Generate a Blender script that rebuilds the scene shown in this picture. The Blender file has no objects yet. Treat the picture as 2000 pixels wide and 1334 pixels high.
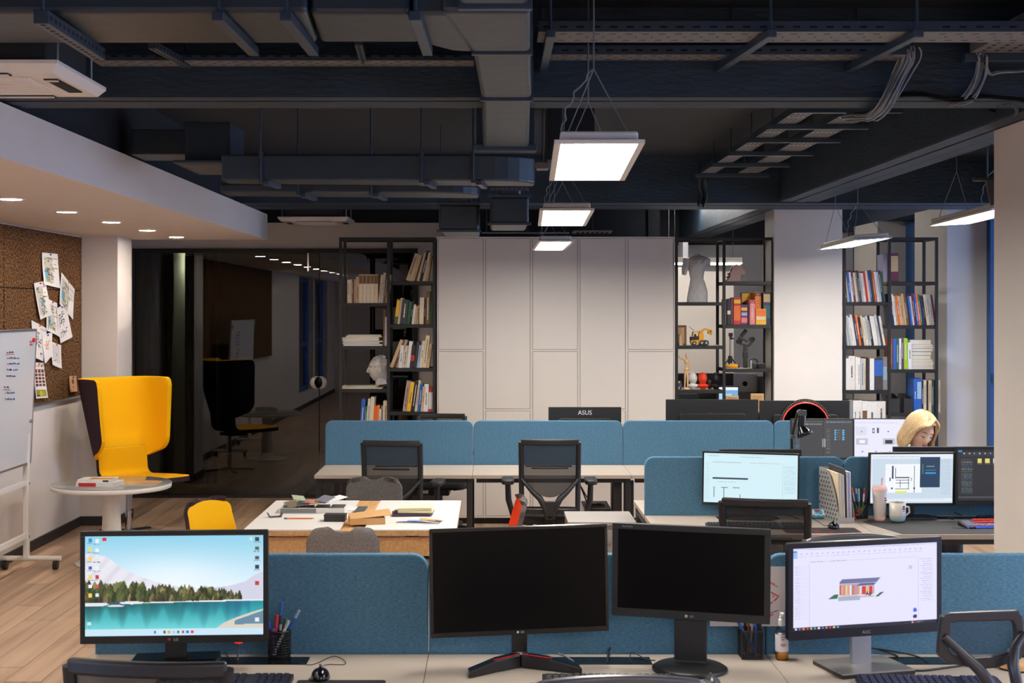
import bpy, math, random
import numpy as np
from mathutils import Vector, Matrix
random.seed(7); rng = np.random.default_rng(7)
sc = bpy.context.scene
COL = sc.collection

# ---------------------------------------------------------------- camera
EYE = 1.96
cam = bpy.data.cameras.new('camera'); cam.lens = 50.0; cam.sensor_width = 36.0
cam.shift_x = 0.019; cam.shift_y = -0.0315; cam.clip_end = 200
cam.dof.use_dof = True; cam.dof.focus_distance = 9.5; cam.dof.aperture_fstop = 10
camo = bpy.data.objects.new('camera', cam); COL.objects.link(camo)
camo.location = (0, 0, EYE); camo.rotation_euler = (math.pi/2, 0, 0)
sc.camera = camo
# ---------------------------------------------------------------- sky: an even blue dusk
w = bpy.data.worlds.new('dusk_sky'); sc.world = w; w.use_nodes = True
bg = w.node_tree.nodes['Background']; bg.inputs[0].default_value = (0.42, 0.58, 1.0, 1); bg.inputs[1].default_value = 9.5
# ---------------------------------------------------------------- exposure
vs = sc.view_settings
vs.view_transform = 'Standard'; vs.look = 'None'; vs.gamma = 1; vs.use_curve_mapping = False; vs.exposure = 0.22
sc.cycles.max_bounces = 7; sc.cycles.diffuse_bounces = 4; sc.cycles.glossy_bounces = 3
sc.cycles.transmission_bounces = 4; sc.cycles.transparent_max_bounces = 10
sc.cycles.caustics_reflective = False; sc.cycles.caustics_refractive = False
sc.cycles.sample_clamp_indirect = 4.0
LED = 58.0          # radiance of the hanging LED panels
DOWN = 620.0         # radiance of the recessed downlights
LINEAR = 30.0        # linear lamps of the room behind

# ---------------------------------------------------------------- helpers
FL = 50.0/36.0*2000.0; VX, VY = 962.0, 604.0
def WX(px, Y): return (px-VX)*Y/FL
def WZ(py, Y): return EYE-(py-VY)*Y/FL
def P(px, py, Y): return Vector((WX(px, Y), Y, WZ(py, Y)))
def YF(py, z): return FL*(EYE-z)/(py-VY)      # depth at which height z shows at row py

def lin(c):
    if isinstance(c, str):
        c = tuple(int(c[i:i+2], 16) for i in (0, 2, 4))
    return tuple((v/255/12.92) if v/255 <= .04045 else ((v/255+.055)/1.055)**2.4 for v in c)

MATS = {}
def mat(name, rgb, rough=.6, metal=0., var=0., scale=12., bump=0., bscale=80., stretch=(1, 1, 1), spec=.5, emit=0., coat=0., alpha=1., trans=0.):
    if name in MATS: return MATS[name]
    m = bpy.data.materials.new(name); m.use_nodes = True; nt = m.node_tree; b = nt.nodes['Principled BSDF']
    c = lin(rgb)
    b.inputs['Base Color'].default_value = (*c, 1); b.inputs['Roughness'].default_value = rough
    b.inputs['Metallic'].default_value = metal; b.inputs['Specular IOR Level'].default_value = spec
    if coat: b.inputs['Coat Weight'].default_value = coat
    if trans: b.inputs['Transmission Weight'].default_value = trans
    if alpha < 1: b.inputs['Alpha'].default_value = alpha
    if emit:
        b.inputs['Emission Color'].default_value = (*c, 1); b.inputs['Emission Strength'].default_value = emit
    if var or bump:
        tc = nt.nodes.new('ShaderNodeTexCoord'); mp = nt.nodes.new('ShaderNodeMapping'); mp.inputs['Scale'].default_value = stretch
        nt.links.new(tc.outputs['Object'], mp.inputs['Vector'])
    if var:
        n = nt.nodes.new('ShaderNodeTexNoise'); n.inputs['Scale'].default_value = scale; n.inputs['Detail'].default_value = 6
        nt.links.new(mp.outputs[0], n.inputs['Vector'])
        r = nt.nodes.new('ShaderNodeValToRGB')
        r.color_ramp.elements[0].position = .3; r.color_ramp.elements[1].position = .7
        r.color_ramp.elements[0].color = (*[max(0, v*(1-var)) for v in c], 1)
        r.color_ramp.elements[1].color = (*[min(1, v*(1+var)) for v in c], 1)
        nt.links.new(n.outputs['Fac'], r.inputs[0]); nt.links.new(r.outputs[0], b.inputs['Base Color'])
    if bump:
        n2 = nt.nodes.new('ShaderNodeTexNoise'); n2.inputs['Scale'].default_value = bscale; n2.inputs['Detail'].default_value = 5
        nt.links.new(mp.outputs[0], n2.inputs['Vector'])
        bp = nt.nodes.new('ShaderNodeBump'); bp.inputs['Strength'].default_value = bump; bp.inputs['Distance'].default_value = .01
        nt.links.new(n2.outputs['Fac'], bp.inputs['Height']); nt.links.new(bp.outputs[0], b.inputs['Normal'])
    MATS[name] = m; return m

class MB:
    """collects shapes into one mesh"""
    def __init__(s): s.v = []; s.f = []; s.m = []; s.sm = []
    def _add(s, vs, fs, m=0, smooth=False):
        o = len(s.v); s.v += [tuple(v) for v in vs]
        for f in fs: s.f.append(tuple(i+o for i in f)); s.m.append(m); s.sm.append(smooth)
        return s
    def box(s, x0, x1, y0, y1, z0, z1, m=0):
        if x0 > x1: x0, x1 = x1, x0
        if y0 > y1: y0, y1 = y1, y0
        if z0 > z1: z0, z1 = z1, z0
        v = [(x, y, z) for z in (z0, z1) for y in (y0, y1) for x in (x0, x1)]
        return s._add(v, [(0, 2, 3, 1), (4, 5, 7, 6), (0, 1, 5, 4), (2, 6, 7, 3), (0, 4, 6, 2), (1, 3, 7, 5)], m)
    def obox(s, c, size, M, m=0):
        c = Vector(c); hx, hy, hz = [a/2 for a in size]
        v = [c + M @ Vector((x, y, z)) for z in (-hz, hz) for y in (-hy, hy) for x in (-hx, hx)]
        return s._add(v, [(0, 2, 3, 1), (4, 5, 7, 6), (0, 1, 5, 4), (2, 6, 7, 3), (0, 4, 6, 2), (1, 3, 7, 5)], m)
    def bar(s, p0, p1, w, h, m=0, up=(0, 0, 1)):
        p0, p1 = Vector(p0), Vector(p1); d = (p1-p0); L = d.length; d.normalize(); u = Vector(up)
        if abs(d.dot(u)) > .98: u = Vector((0, 1, 0))
        x = d.cross(u).normalized(); z = x.cross(d)
        M = Matrix((x, d, z)).transposed()
        return s.obox((p0+p1)/2, (w, L, h), M, m)
    def ring(s, c, d, r, n):
        d = Vector(d).normalized(); a = Vector((0, 0, 1)) if abs(d.z) < .9 else Vector((1, 0, 0))
        x = d.cross(a).normalized(); y = d.cross(x); c = Vector(c)
        return [c + (x*math.cos(2*math.pi*i/n) + y*math.sin(2*math.pi*i/n))*r for i in range(n)]
    def cyl(s, p0, p1, r0, r1=None, n=12, m=0, cap=True):
        r1 = r0 if r1 is None else r1; p0, p1 = Vector(p0), Vector(p1); d = p1-p0
        v = s.ring(p0, d, r0, n) + s.ring(p1, d, r1, n)
        s._add(v, [(i, i+n, (i+1) % n+n, (i+1) % n) for i in range(n)], m, n > 5)
        if cap: s._add(v, [tuple(range(n)), tuple(range(2*n-1, n-1, -1))], m)
        return s
    def tube(s, pts, r, n=6, m=0, cap=True):
        pts = [Vector(p) for p in pts]; rs = r if isinstance(r, (list, tuple)) else [r]*len(pts); v = []
        px = None
        for i, p in enumerate(pts):
            d = (pts[min(i+1, len(pts)-1)] - pts[max(i-1, 0)]).normalized()
            if px is None:
                a = Vector((0, 0, 1)) if abs(d.z) < .9 else Vector((1, 0, 0)); x = d.cross(a).normalized()
            else:
                x = (px - d*px.dot(d)).normalized()
            y = d.cross(x); px = x
            v += [p + (x*math.cos(2*math.pi*k/n) + y*math.sin(2*math.pi*k/n))*rs[i] for k in range(n)]
        f = [(i*n+k, i*n+(k+1) % n, (i+1)*n+(k+1) % n, (i+1)*n+k) for i in range(len(pts)-1) for k in range(n)]
        s._add(v, f, m, True)
        if cap: s._add(v, [tuple(range(n-1, -1, -1)), tuple(range((len(pts)-1)*n, len(pts)*n))], m)
        return s
    def sweep(s, pts, w, h, m=0, side=(0, 1, 0)):
        """one continuous bar of rectangular section; w lies along side"""
        pts = [Vector(p) for p in pts]; v = []; N = len(pts)
        for i, p in enumerate(pts):
            d = (pts[min(i+1, N-1)]-pts[max(i-1, 0)]).normalized(); a = Vector(side); a = (a-d*a.dot(d)).normalized(); b = d.cross(a)
            v += [p+a*sx*w/2+b*sy*h/2 for sx, sy in ((-1, -1), (1, -1), (1, 1), (-1, 1))]
        f = [(i*4+k, i*4+(k+1) % 4, i*4+4+(k+1) % 4, i*4+4+k) for i in range(N-1) for k in range(4)]+[(3, 2, 1, 0), tuple(4*(N-1)+k for k in range(4))]
        return s._add(v, f, m, False)
    def prism(s, poly, ax, d0, d1, m=0):
        n = len(poly)
        def pt(a, b, d): return (d, a, b) if ax == 'x' else ((a, d, b) if ax == 'y' else (a, b, d))
        v = [pt(a, b, d0) for a, b in poly] + [pt(a, b, d1) for a, b in poly]
        return s._add(v, [tuple(range(n)), tuple(range(2*n-1, n-1, -1))] + [(i, i+n, (i+1) % n+n, (i+1) % n) for i in range(n)], m)
    def lathe(s, prof, n=24, c=(0, 0, 0), m=0, smooth=True):
        v = []; k = len(prof)
        for i in range(n):
            a = 2*math.pi*i/n
            v += [(c[0]+r*math.cos(a), c[1]+r*math.sin(a), c[2]+z) for r, z in prof]
        f = [(i*k+j, ((i+1) % n)*k+j, ((i+1) % n)*k+j+1, i*k+j+1) for i in range(n) for j in range(k-1)]
        s._add(v, f, m, smooth)
        if prof[0][0] > 1e-6: s._add(v, [tuple(i*k for i in range(n-1, -1, -1))], m)
        if prof[-1][0] > 1e-6: s._add(v, [tuple(i*k+k-1 for i in range(n))], m)
        return s
    def ball(s, c, r, n=12, k=8, m=0):
        r = r if isinstance(r, (tuple, list)) else (r, r, r)
        v = [(c[0]+r[0]*math.sin(math.pi*j/k)*math.cos(2*math.pi*i/n), c[1]+r[1]*math.sin(math.pi*j/k)*math.sin(2*math.pi*i/n), c[2]+r[2]*math.cos(math.pi*j/k)) for j in range(k+1) for i in range(n)]
        return s._add(v, [(j*n+i, (j+1)*n+i, (j+1)*n+(i+1) % n, j*n+(i+1) % n) for j in range(k) for i in range(n)], m, True)
    def surf(s, fn, nu, nv, m=0, thick=0., smooth=True, m2=None, mr=None):
        g = [[Vector(fn(i/nu, j/nv)) for j in range(nv+1)] for i in range(nu+1)]
        def idx(i, j): return i*(nv+1)+j
        v = [g[i][j] for i in range(nu+1) for j in range(nv+1)]
        f = [(idx(i, j), idx(i+1, j), idx(i+1, j+1), idx(i, j+1)) for i in range(nu) for j in range(nv)]
        if not thick: return s._add(v, f, m, smooth)
        nr = []
        for i in range(nu+1):
            for j in range(nv+1):
                a = g[min(i+1, nu)][j]-g[max(i-1, 0)][j]; b = g[i][min(j+1, nv)]-g[i][max(j-1, 0)]
                nn = a.cross(b); nr.append(nn.normalized() if nn.length > 1e-9 else Vector((0, 0, 1)))
        N = len(v); v2 = [v[i]-nr[i]*thick for i in range(N)]
        o = len(s.v)
        s._add(v+v2, f, m, smooth)
        b = [tuple(N+k for k in reversed(q)) for q in f]
        rim = [idx(i, 0) for i in range(nu)] + [idx(nu, j) for j in range(nv)] + [idx(i, nv) for i in range(nu, 0, -1)] + [idx(0, j) for j in range(nv, 0, -1)]
        b2 = [(rim[(k+1) % len(rim)], rim[k], rim[k]+N, rim[(k+1) % len(rim)]+N) for k in range(len(rim))]
        mm = m if m2 is None else m2
        for q in b: s.f.append(tuple(i+o for i in q)); s.m.append(mm); s.sm.append(smooth)
        for q in b2: s.f.append(tuple(i+o for i in q)); s.m.append(mm if mr is None else mr); s.sm.append(False)
        return s
    def quad(s, a, b, c, d, m=0): return s._add([a, b, c, d], [(0, 1, 2, 3)], m)
    def xform(s, M): s.v = [tuple(M @ Vector(v)) for v in s.v]; return s
    def build(s, name, mats, parent=None, bevel=0., seg=2, world=False, sub=0, kind=None):
        if not isinstance(mats, (list, tuple)): mats = [mats]
        vs = s.v
        if world and parent is not None:
            inv = ROOTM[parent.name].inverted(); vs = [tuple(inv @ Vector(v)) for v in vs]
        me = bpy.data.meshes.new(name); me.from_pydata(vs, [], s.f)
        for m in mats: me.materials.append(m)
        me.polygons.foreach_set('material_index', s.m); me.polygons.foreach_set('use_smooth', s.sm); me.update()
        return link(name, me, parent, bevel, seg, sub, kind)

ROOTM = {}
def link(name, me, parent=None, bevel=0., seg=2, sub=0, kind=None):
    o = bpy.data.objects.new(name, me); COL.objects.link(o)
    if parent is not None:
        o.parent = parent; ROOTM[o.name] = ROOTM[parent.name]
    else: ROOTM[o.name] = Matrix.Identity(4)
    if bevel:
        b = o.modifiers.new('bevel', 'BEVEL'); b.width = bevel; b.segments = seg; b.limit_method = 'ANGLE'; b.angle_limit = .6
    if sub:
        b = o.modifiers.new('sub', 'SUBSURF'); b.levels = sub; b.render_levels = sub
    if kind: o['kind'] = kind
    return o
def tag(o, label, cat, group=None):
    o['label'] = label; o['category'] = cat
    if group: o['group'] = group
    return o
def thing(name, label, cat, loc=(0, 0, 0), rz=0., group=None, rot=None):
    o = bpy.data.objects.new(name, None); COL.objects.link(o); o.empty_display_size = .05
    o.location = loc; e = rot if rot is not None else (0, 0, rz); o.rotation_euler = e
    from mathutils import Euler
    ROOTM[o.name] = Matrix.Translation(Vector(loc)) @ Euler(e).to_matrix().to_4x4()
    return tag(o, label, cat, group)
def children(o): return [c for c in COL.objects if c.parent == o]
KIDS = {}
def dup(root, loc, rz, label, group=None, rot=None, name=None):
    """a copy of a thing with copies of its parts and sub-parts"""
    def kids(o):
        if o.name not in KIDS: KIDS[o.name] = list(o.children)
        return KIDS[o.name]
    r = root.copy(); COL.objects.link(r)
    if name: r.name = name
    r.location = loc; r.rotation_euler = rot if rot is not None else (0, 0, rz); r['label'] = label
    if group: r['group'] = group
    from mathutils import Euler
    ROOTM[r.name] = Matrix.Translation(Vector(loc)) @ Euler(r.rotation_euler).to_matrix().to_4x4()
    for ch in kids(root):
        c = ch.copy(); COL.objects.link(c); c.parent = r; ROOTM[c.name] = ROOTM[r.name]
        for g in kids(ch):
            d = g.copy(); COL.objects.link(d); d.parent = c; ROOTM[d.name] = ROOTM[r.name]
    return r
def RZ(a): return Matrix.Rotation(math.radians(a), 3, 'Z')
def RX(a): return Matrix.Rotation(math.radians(a), 3, 'X')
def RY(a): return Matrix.Rotation(math.radians(a), 3, 'Y')

# flat print and screens: a fine grid of faces that carries one colour per face
class Img:
    def __init__(s, nx, ny, c=(255, 255, 255)):
        s.nx, s.ny = nx, ny; s.a = np.zeros((ny, nx, 3)); s.a[:] = c
    def rect(s, x0, y0, x1, y1, c, al=1.):
        i0, i1 = int(round(x0*s.nx)), int(round(x1*s.nx)); j0, j1 = int(round(y0*s.ny)), int(round(y1*s.ny))
        i1 = max(i1, i0+1); j1 = max(j1, j0+1); i0 = max(i0, 0); j0 = max(j0, 0)
        s.a[j0:j1, i0:i1] = s.a[j0:j1, i0:i1]*(1-al)+np.array(c)*al; return s
    def poly(s, pts, c):
        X, Y = np.meshgrid((np.arange(s.nx)+.5)/s.nx, (np.arange(s.ny)+.5)/s.ny); ins = np.zeros_like(X, bool); n = len(pts)
        for i in range(n):
            x0, y0 = pts[i]; x1, y1 = pts[(i+1) % n]
            if y0 == y1: continue
            k = ((y0 > Y) != (y1 > Y)) & (X < (x1-x0)*(Y-y0)/(y1-y0)+x0); ins ^= k
        s.a[ins] = c; return s
    def line(s, x0, y0, x1, y1, c, t=1):
        n = int(max(abs(x1-x0)*s.nx, abs(y1-y0)*s.ny)*1.5)+2
        for k in range(n):
            i = int((x0+(x1-x0)*k/(n-1))*s.nx); j = int((y0+(y1-y0)*k/(n-1))*s.ny)
            s.a[max(j, 0):j+t, max(i, 0):i+t] = c
        return s
    def disc(s, cx, cy, r, c):
        X, Y = np.meshgrid((np.arange(s.nx)+.5)/s.nx, (np.arange(s.ny)+.5)/s.ny)
        s.a[((X-cx)**2+((Y-cy)*s.ny/s.nx)**2) < r*r] = c; return s
    def textrow(s, x0, y0, x1, h, c, al=.6):
        x = x0
        while x < x1:
            wd = random.uniform(.006, .03); s.rect(x, y0, min(x+wd, x1), y0+h, c, al); x += wd+random.uniform(.004, .009)
        return s
def attr_mat(name, emit=0., rough=.5):
    if name in MATS: return MATS[name]
    m = bpy.data.materials.new(name); m.use_nodes = True; nt = m.node_tree; b = nt.nodes['Principled BSDF']
    a = nt.nodes.new('ShaderNodeAttribute'); a.attribute_name = 'print'; b.inputs['Roughness'].default_value = rough
    if emit:
        b.inputs['Base Color'].default_value = (.01, .01, .01, 1)
        nt.links.new(a.outputs['Color'], b.inputs['Emission Color']); b.inputs['Emission Strength'].default_value = emit
    else: nt.links.new(a.outputs['Color'], b.inputs['Base Color'])
    MATS[name] = m; return m
def grid_print(name, img, fn, m, parent=None):
    """fn(u, v) -> point, u to the right, v downwards"""
    nx, ny = img.nx, img.ny
    v = [tuple(fn(i/nx, j/ny)) for j in range(ny+1) for i in range(nx+1)]
    f = [(j*(nx+1)+i, (j+1)*(nx+1)+i, (j+1)*(nx+1)+i+1, j*(nx+1)+i+1) for j in range(ny) for i in range(nx)]
    me = bpy.data.meshes.new(name); me.from_pydata(v, [], f); me.materials.append(m)
    c = np.clip(img.a.reshape(-1, 3)/255, 0, 1); c = np.where(c <= .04045, c/12.92, ((c+.055)/1.055)**2.4)
    c = np.concatenate([c, np.ones((len(c), 1))], 1).astype(np.float32)
    at = me.attributes.new('print', 'FLOAT_COLOR', 'FACE'); at.data.foreach_set('color', c.ravel()); me.update()
    return link(name, me, parent)
def text(name, s, size, M, m, parent, ext=.0008, align='CENTER'):
    """lettering as thin raised geometry; M places the text plane (x right, y up) in the parent's space"""
    cu = bpy.data.curves.new(name, 'FONT'); cu.body = s; cu.size = size; cu.extrude = ext; cu.align_x = align; cu.align_y = 'CENTER'; cu.resolution_u = 3
    t = bpy.data.objects.new('t', cu); COL.objects.link(t); bpy.context.view_layer.update()
    me = bpy.data.meshes.new_from_object(t.evaluated_get(bpy.context.evaluated_depsgraph_get())); bpy.data.objects.remove(t); bpy.data.curves.remove(cu)
    me.transform(M); me.name = name; me.materials.clear(); me.materials.append(m)
    return link(name, me, parent)
def MT(loc, rx=90, ry=0, rz=0):
    from mathutils import Euler
    return Matrix.Translation(Vector(loc)) @ Euler([math.radians(a) for a in (rx, ry, rz)]).to_matrix().to_4x4()
def rrect(x0, x1, z0, z1, r, n=5, bottom=True):
    """outline of a rounded rectangle"""
    p = []
    for cx, cz, a0, rr in ((x1-r, z1-r, 0, r), (x0+r, z1-r, 90, r), (x0+r, z0+r, 180, r if bottom else 0), (x1-r, z0+r, 270, r if bottom else 0)):
        if rr == 0: p.append((x0, z0) if a0 == 180 else (x1, z0)); continue
        for k in range(n+1):
            a = math.radians(a0+90*k/n); p.append((cx+r*math.cos(a), cz+r*math.sin(a)))
    return p
# ---------------------------------------------------------------- materials
wall_m = mat('wall_paint', (226, 218, 209), .75, var=.03, scale=3, bump=.05, bscale=60)
pier_m = mat('pier_paint', (222, 217, 212), .75, var=.03, scale=3)
soff_m = mat('soffit_paint', (224, 212, 200), .8, var=.02, scale=3)
dark_m = mat('navy_ceiling_paint', (8, 18, 31), .75, var=.25, scale=4, bump=.5, bscale=35)
beam_m = mat('navy_beam_paint', (22, 42, 60), .65, var=.3, scale=5, bump=.55, bscale=30, stretch=(.6, 1, 1.6))
duct_m = mat('navy_duct_paint', (36, 50, 64), .42, var=.12, scale=3, bump=.25, bscale=9)
strut_m = mat('painted_strut', (46, 62, 80), .4, metal=.2)
blk = mat('black_metal', (22, 22, 24), .5, var=.05)
blk_pl = mat('black_plastic', (21, 21, 23), .45, var=.08, scale=60)
blk_gl = mat('black_gloss', (12, 13, 16), .18)
gry_pl = mat('grey_plastic', (70, 70, 76), .35)
white_pl = mat('white_plastic', (226, 222, 216), .4)
white_mt = mat('white_metal', (222, 218, 212), .35)
chrome = mat('chrome', (200, 200, 205), .12, metal=1)
alu = mat('aluminium', (168, 168, 172), .35, metal=.8)
lac = mat('cream_lacquer', (214, 205, 196), .45, var=.015, scale=2)
gap_m = mat('shadow_gap', (60, 54, 50), .8)
desk_m = mat('desk_laminate', (172, 159, 146), .5, var=.03, scale=9, stretch=(1, 1, 1))
desk_e = mat('desk_edge', (150, 138, 128), .55)
wire_m = mat('steel_wire', (120, 122, 126), .4, metal=.6)
cable_m = mat('black_cable', (20, 20, 22), .5)
gcable_m = mat('grey_cable', (120, 128, 138), .5, var=.2, scale=30)
wood_m = mat('light_oak', (206, 158, 104), .5, var=.16, scale=4, stretch=(14, 1, 14))
paper_m = mat('white_paper', (236, 233, 226), .8)
page_m = mat('book_pages', (222, 212, 192), .85, var=.08, scale=90, stretch=(3, .1, .1))
led_m = mat('led_diffuser', (255, 249, 240), .5, emit=LED)
down_m = mat('downlight_diffuser', (255, 243, 230), .5, emit=DOWN)
lin_m = mat('linear_diffuser', (255, 248, 240), .5, emit=LINEAR)

def node_mat(name):
    m = bpy.data.materials.new(name); m.use_nodes = True; MATS[name] = m
    return m, m.node_tree, m.node_tree.nodes['Principled BSDF']
def tex(nt, kind, scale, stretch, coord='Object', detail=6):
    tc = nt.nodes.new('ShaderNodeTexCoord'); mp = nt.nodes.new('ShaderNodeMapping'); mp.inputs['Scale'].default_value = stretch
    nt.links.new(tc.outputs[coord], mp.inputs['Vector']); n = nt.nodes.new('ShaderNodeTexNoise' if kind == 'noise' else 'ShaderNodeTexVoronoi')
    n.inputs['Scale'].default_value = scale
    if kind == 'noise': n.inputs['Detail'].default_value = detail
    nt.links.new(mp.outputs[0], n.inputs['Vector']); return n
def ramp(nt, sock, stops):
    r = nt.nodes.new('ShaderNodeValToRGB'); e = r.color_ramp.elements
    while len(e) < len(stops): e.new(.5)
    for k, (p, c) in enumerate(stops): e[k].position = p; e[k].color = (*lin(c), 1)
    nt.links.new(sock, r.inputs[0]); return r
# woven divider fabric: fine horizontal flecks
def weave(name, c0, c1, c2, sx=14, sz=110):
    m, nt, b = node_mat(name); b.inputs['Roughness'].default_value = .95; b.inputs['Specular IOR Level'].default_value = .1
    n = tex(nt, 'noise', 3.2, (sx, sx, sz)); n2 = tex(nt, 'noise', 3.2, (sz, sz, sx*.8))
    mx = nt.nodes.new('ShaderNodeMath'); mx.operation = 'MULTIPLY_ADD'; mx.inputs[1].default_value = .22
    nt.links.new(n2.outputs['Fac'], mx.inputs[0]); 
    m2 = nt.nodes.new('ShaderNodeMath'); m2.operation = 'MULTIPLY'; m2.inputs[1].default_value = .78
    nt.links.new(n.outputs['Fac'], m2.inputs[0]); nt.links.new(m2.outputs[0], mx.inputs[2])
    r = ramp(nt, mx.outputs[0], [(.32, c0), (.5, c1), (.72, c2)]); nt.links.new(r.outputs[0], b.inputs['Base Color'])
    bp = nt.nodes.new('ShaderNodeBump'); bp.inputs['Strength'].default_value = .35; bp.inputs['Distance'].default_value = .002
    nt.links.new(mx.outputs[0], bp.inputs['Height']); nt.links.new(bp.outputs[0], b.inputs['Normal']); return m
blue_f = weave('blue_woven_fabric', (62, 100, 127), (80, 120, 147), (110, 146, 168), 22, 170)
grey_f = weave('grey_felt', (86, 80, 78), (122, 116, 112), (158, 152, 147), 70, 90)
dgrey_f = weave('dark_grey_felt', (60, 58, 58), (88, 85, 84), (118, 114, 112), 70, 90)
yel_f = mat('yellow_upholstery', (240, 180, 2), .85, var=.04, scale=300, spec=.2)
plum_f = mat('plum_upholstery', (56, 40, 48), .9, var=.1, scale=300, spec=.15)
red_f = mat('orange_upholstery', (232, 74, 34), .9, var=.06, scale=300, spec=.15)
# cork
m, nt, b = node_mat('cork'); cork_m = m; b.inputs['Roughness'].default_value = .9; b.inputs['Specular IOR Level'].default_value = .15
n = tex(nt, 'noise', 62, (1, 1, 1), detail=3); r = ramp(nt, n.outputs['Fac'], [(.36, (30, 18, 9)), (.5, (86, 58, 33)), (.64, (140, 103, 66))])
nt.links.new(r.outputs[0], b.inputs['Base Color'])
bp = nt.nodes.new('ShaderNodeBump'); bp.inputs['Strength'].default_value = .6; bp.inputs['Distance'].default_value = .004
nt.links.new(n.outputs['Fac'], bp.inputs['Height']); nt.links.new(bp.outputs[0], b.inputs['Normal'])
# plank: grain along y, tone by object
m, nt, b = node_mat('oak_floor'); floor_m = m; b.inputs['Roughness'].default_value = .42
n = tex(nt, 'noise', 1.0, (14, .55, 1)); r = ramp(nt, n.outputs['Fac'], [(.28, (140, 112, 90)), (.5, (180, 149, 121)), (.72, (196, 167, 139))])
oi = nt.nodes.new('ShaderNodeObjectInfo'); hs = nt.nodes.new('ShaderNodeHueSaturation')
mr = nt.nodes.new('ShaderNodeMapRange'); mr.inputs['To Min'].default_value = .82; mr.inputs['To Max'].default_value = 1.12
nt.links.new(oi.outputs['Random'], mr.inputs['Value']); nt.links.new(mr.outputs[0], hs.inputs['Value'])
nt.links.new(r.outputs[0], hs.inputs['Color']); nt.links.new(hs.outputs[0], b.inputs['Base Color'])
# see-through weave of the chair backs
def netting(name, c, fac):
    m = bpy.data.materials.new(name); m.use_nodes = True; nt = m.node_tree; b = nt.nodes['Principled BSDF']; MATS[name] = m
    b.inputs['Base Color'].default_value = (*lin(c), 1); b.inputs['Roughness'].default_value = .7
    t = nt.nodes.new('ShaderNodeBsdfTransparent'); mx = nt.nodes.new('ShaderNodeMixShader'); mx.inputs[0].default_value = fac
    nt.links.new(t.outputs[0], mx.inputs[1]); nt.links.new(b.outputs[0], mx.inputs[2]); nt.links.new(mx.outputs[0], nt.nodes['Material Output'].inputs[0]); return m
net_m = netting('black_chair_netting', (20, 20, 24), .84)
net2_m = netting('blue_grey_netting', (40, 56, 72), .62)
# thin glass: tinted pane with a mirror reflection on top
def pane(name, tint, refl):
    m = bpy.data.materials.new(name); m.use_nodes = True; nt = m.node_tree; nt.nodes.remove(nt.nodes['Principled BSDF']); MATS[name] = m
    t = nt.nodes.new('ShaderNodeBsdfTransparent'); t.inputs[0].default_value = (*tint, 1)
    g = nt.nodes.new('ShaderNodeBsdfGlossy'); g.inputs['Roughness'].default_value = 0.0; g.inputs[0].default_value = (1, 1, 1, 1)
    lw = nt.nodes.new('ShaderNodeFresnel'); lw.inputs[0].default_value = refl
    mx = nt.nodes.new('ShaderNodeMixShader'); nt.links.new(lw.outputs[0], mx.inputs[0]); nt.links.new(t.outputs[0], mx.inputs[1]); nt.links.new(g.outputs[0], mx.inputs[2])
    nt.links.new(mx.outputs[0], nt.nodes['Material Output'].inputs[0]); return m
glass_dark = pane('smoked_glass', (.30, .31, .29), 1.62)
glass_win = pane('window_glass', (.92, .95, .97), 1.45)
ORD = 'first second third fourth fifth sixth seventh eighth ninth tenth eleventh twelfth thirteenth fourteenth fifteenth sixteenth seventeenth eighteenth nineteenth twentieth twenty-first twenty-second'.split()
# ================================================================ the room
def struct(mb, name, m, parent=None, bevel=0):
    o = mb.build(name, m, parent, bevel)
    if parent is None: o['kind'] = 'structure'
    return o
XL, XR, YB, YN, ZC = -3.74, 4.60, 14.8, -4.0, 3.26
ZS = 2.62
PX0, PX1, PY0, PY1 = XL, -.55, 7.0, YB
fb = MB().box(XL-.3, 9, YN-.3, PY0, -.12, 0).box(PX1, 9, PY0, 21, -.12, 0).box(XL-.3, PX1, PY0, PY1, -.12, -.008).box(XL-.3, PX1, PY1, 21, -.12, 0)
floor = struct(fb, 'floor', floor_m)
pw, plen = .193, 1.28
k = 0
x = PX0+.012
while x < PX1-.02:
    x1 = min(x+pw, PX1-.002); y = PY0+.003-random.uniform(0, 1.1)
    while y < PY1:
        y0 = max(y, PY0+.003); y1 = min(y+plen, PY1-.01)
        if y1-y0 > .06:
            MB().box(x+.0016, x1-.0016, y0+.0016, y1-.0016, -.008, random.uniform(-.0008, .0008)).build('plank', floor_m, floor)
        y += plen
    x += pw
struct(MB().box(XL-.3, 9, YN-.3, 21, ZC, ZC+.2), 'ceiling', dark_m)
struct(MB().box(XL-.3, XL, 2.1, 12.9, 0, ZC).box(XL-.3, XL, YN-.3, 2.1, 0, .3).box(XL-.3, XL, YN-.3, 2.1, 2.6, ZC).box(XL-.3, XL, -.35, -.05, .3, 2.6).box(XL-.3, XL, YN-.3, -2.6, .3, 2.6), 'wall_left', wall_m)
struct(MB().box(XL-.3, 9, YN-.3, YN, 0, ZC), 'wall_front', wall_m)
struct(MB().box(XL-.3, -3.40, 12.9, 13.4, 0, ZC), 'column', wall_m, bevel=.004)
struct(MB().box(XL-.3, XL, 13.4, 21, 0, ZC), 'wall_rear_left', wall_m)
# soffit with the downlights
struct(MB().box(XL, -2.14, YN, 13.52, ZS, 2.862), 'soffit_ceiling', soff_m)
struct(MB().box(XL, -2.2, YN, 13.45, 2.862, ZC), 'soffit_ceiling', dark_m)
# baseboards, dark
bb = mat('dark_baseboard', (38, 34, 32), .5)
struct(MB().box(XL, XL+.016, YN, 12.884, 0, .083), 'baseboard_left', bb)
struct(MB().box(XL, -3.384, 12.884, 12.9, 0, .083).box(-3.4, -3.384, 12.9, 13.4, 0, .083), 'baseboard_back', bb)
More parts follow.
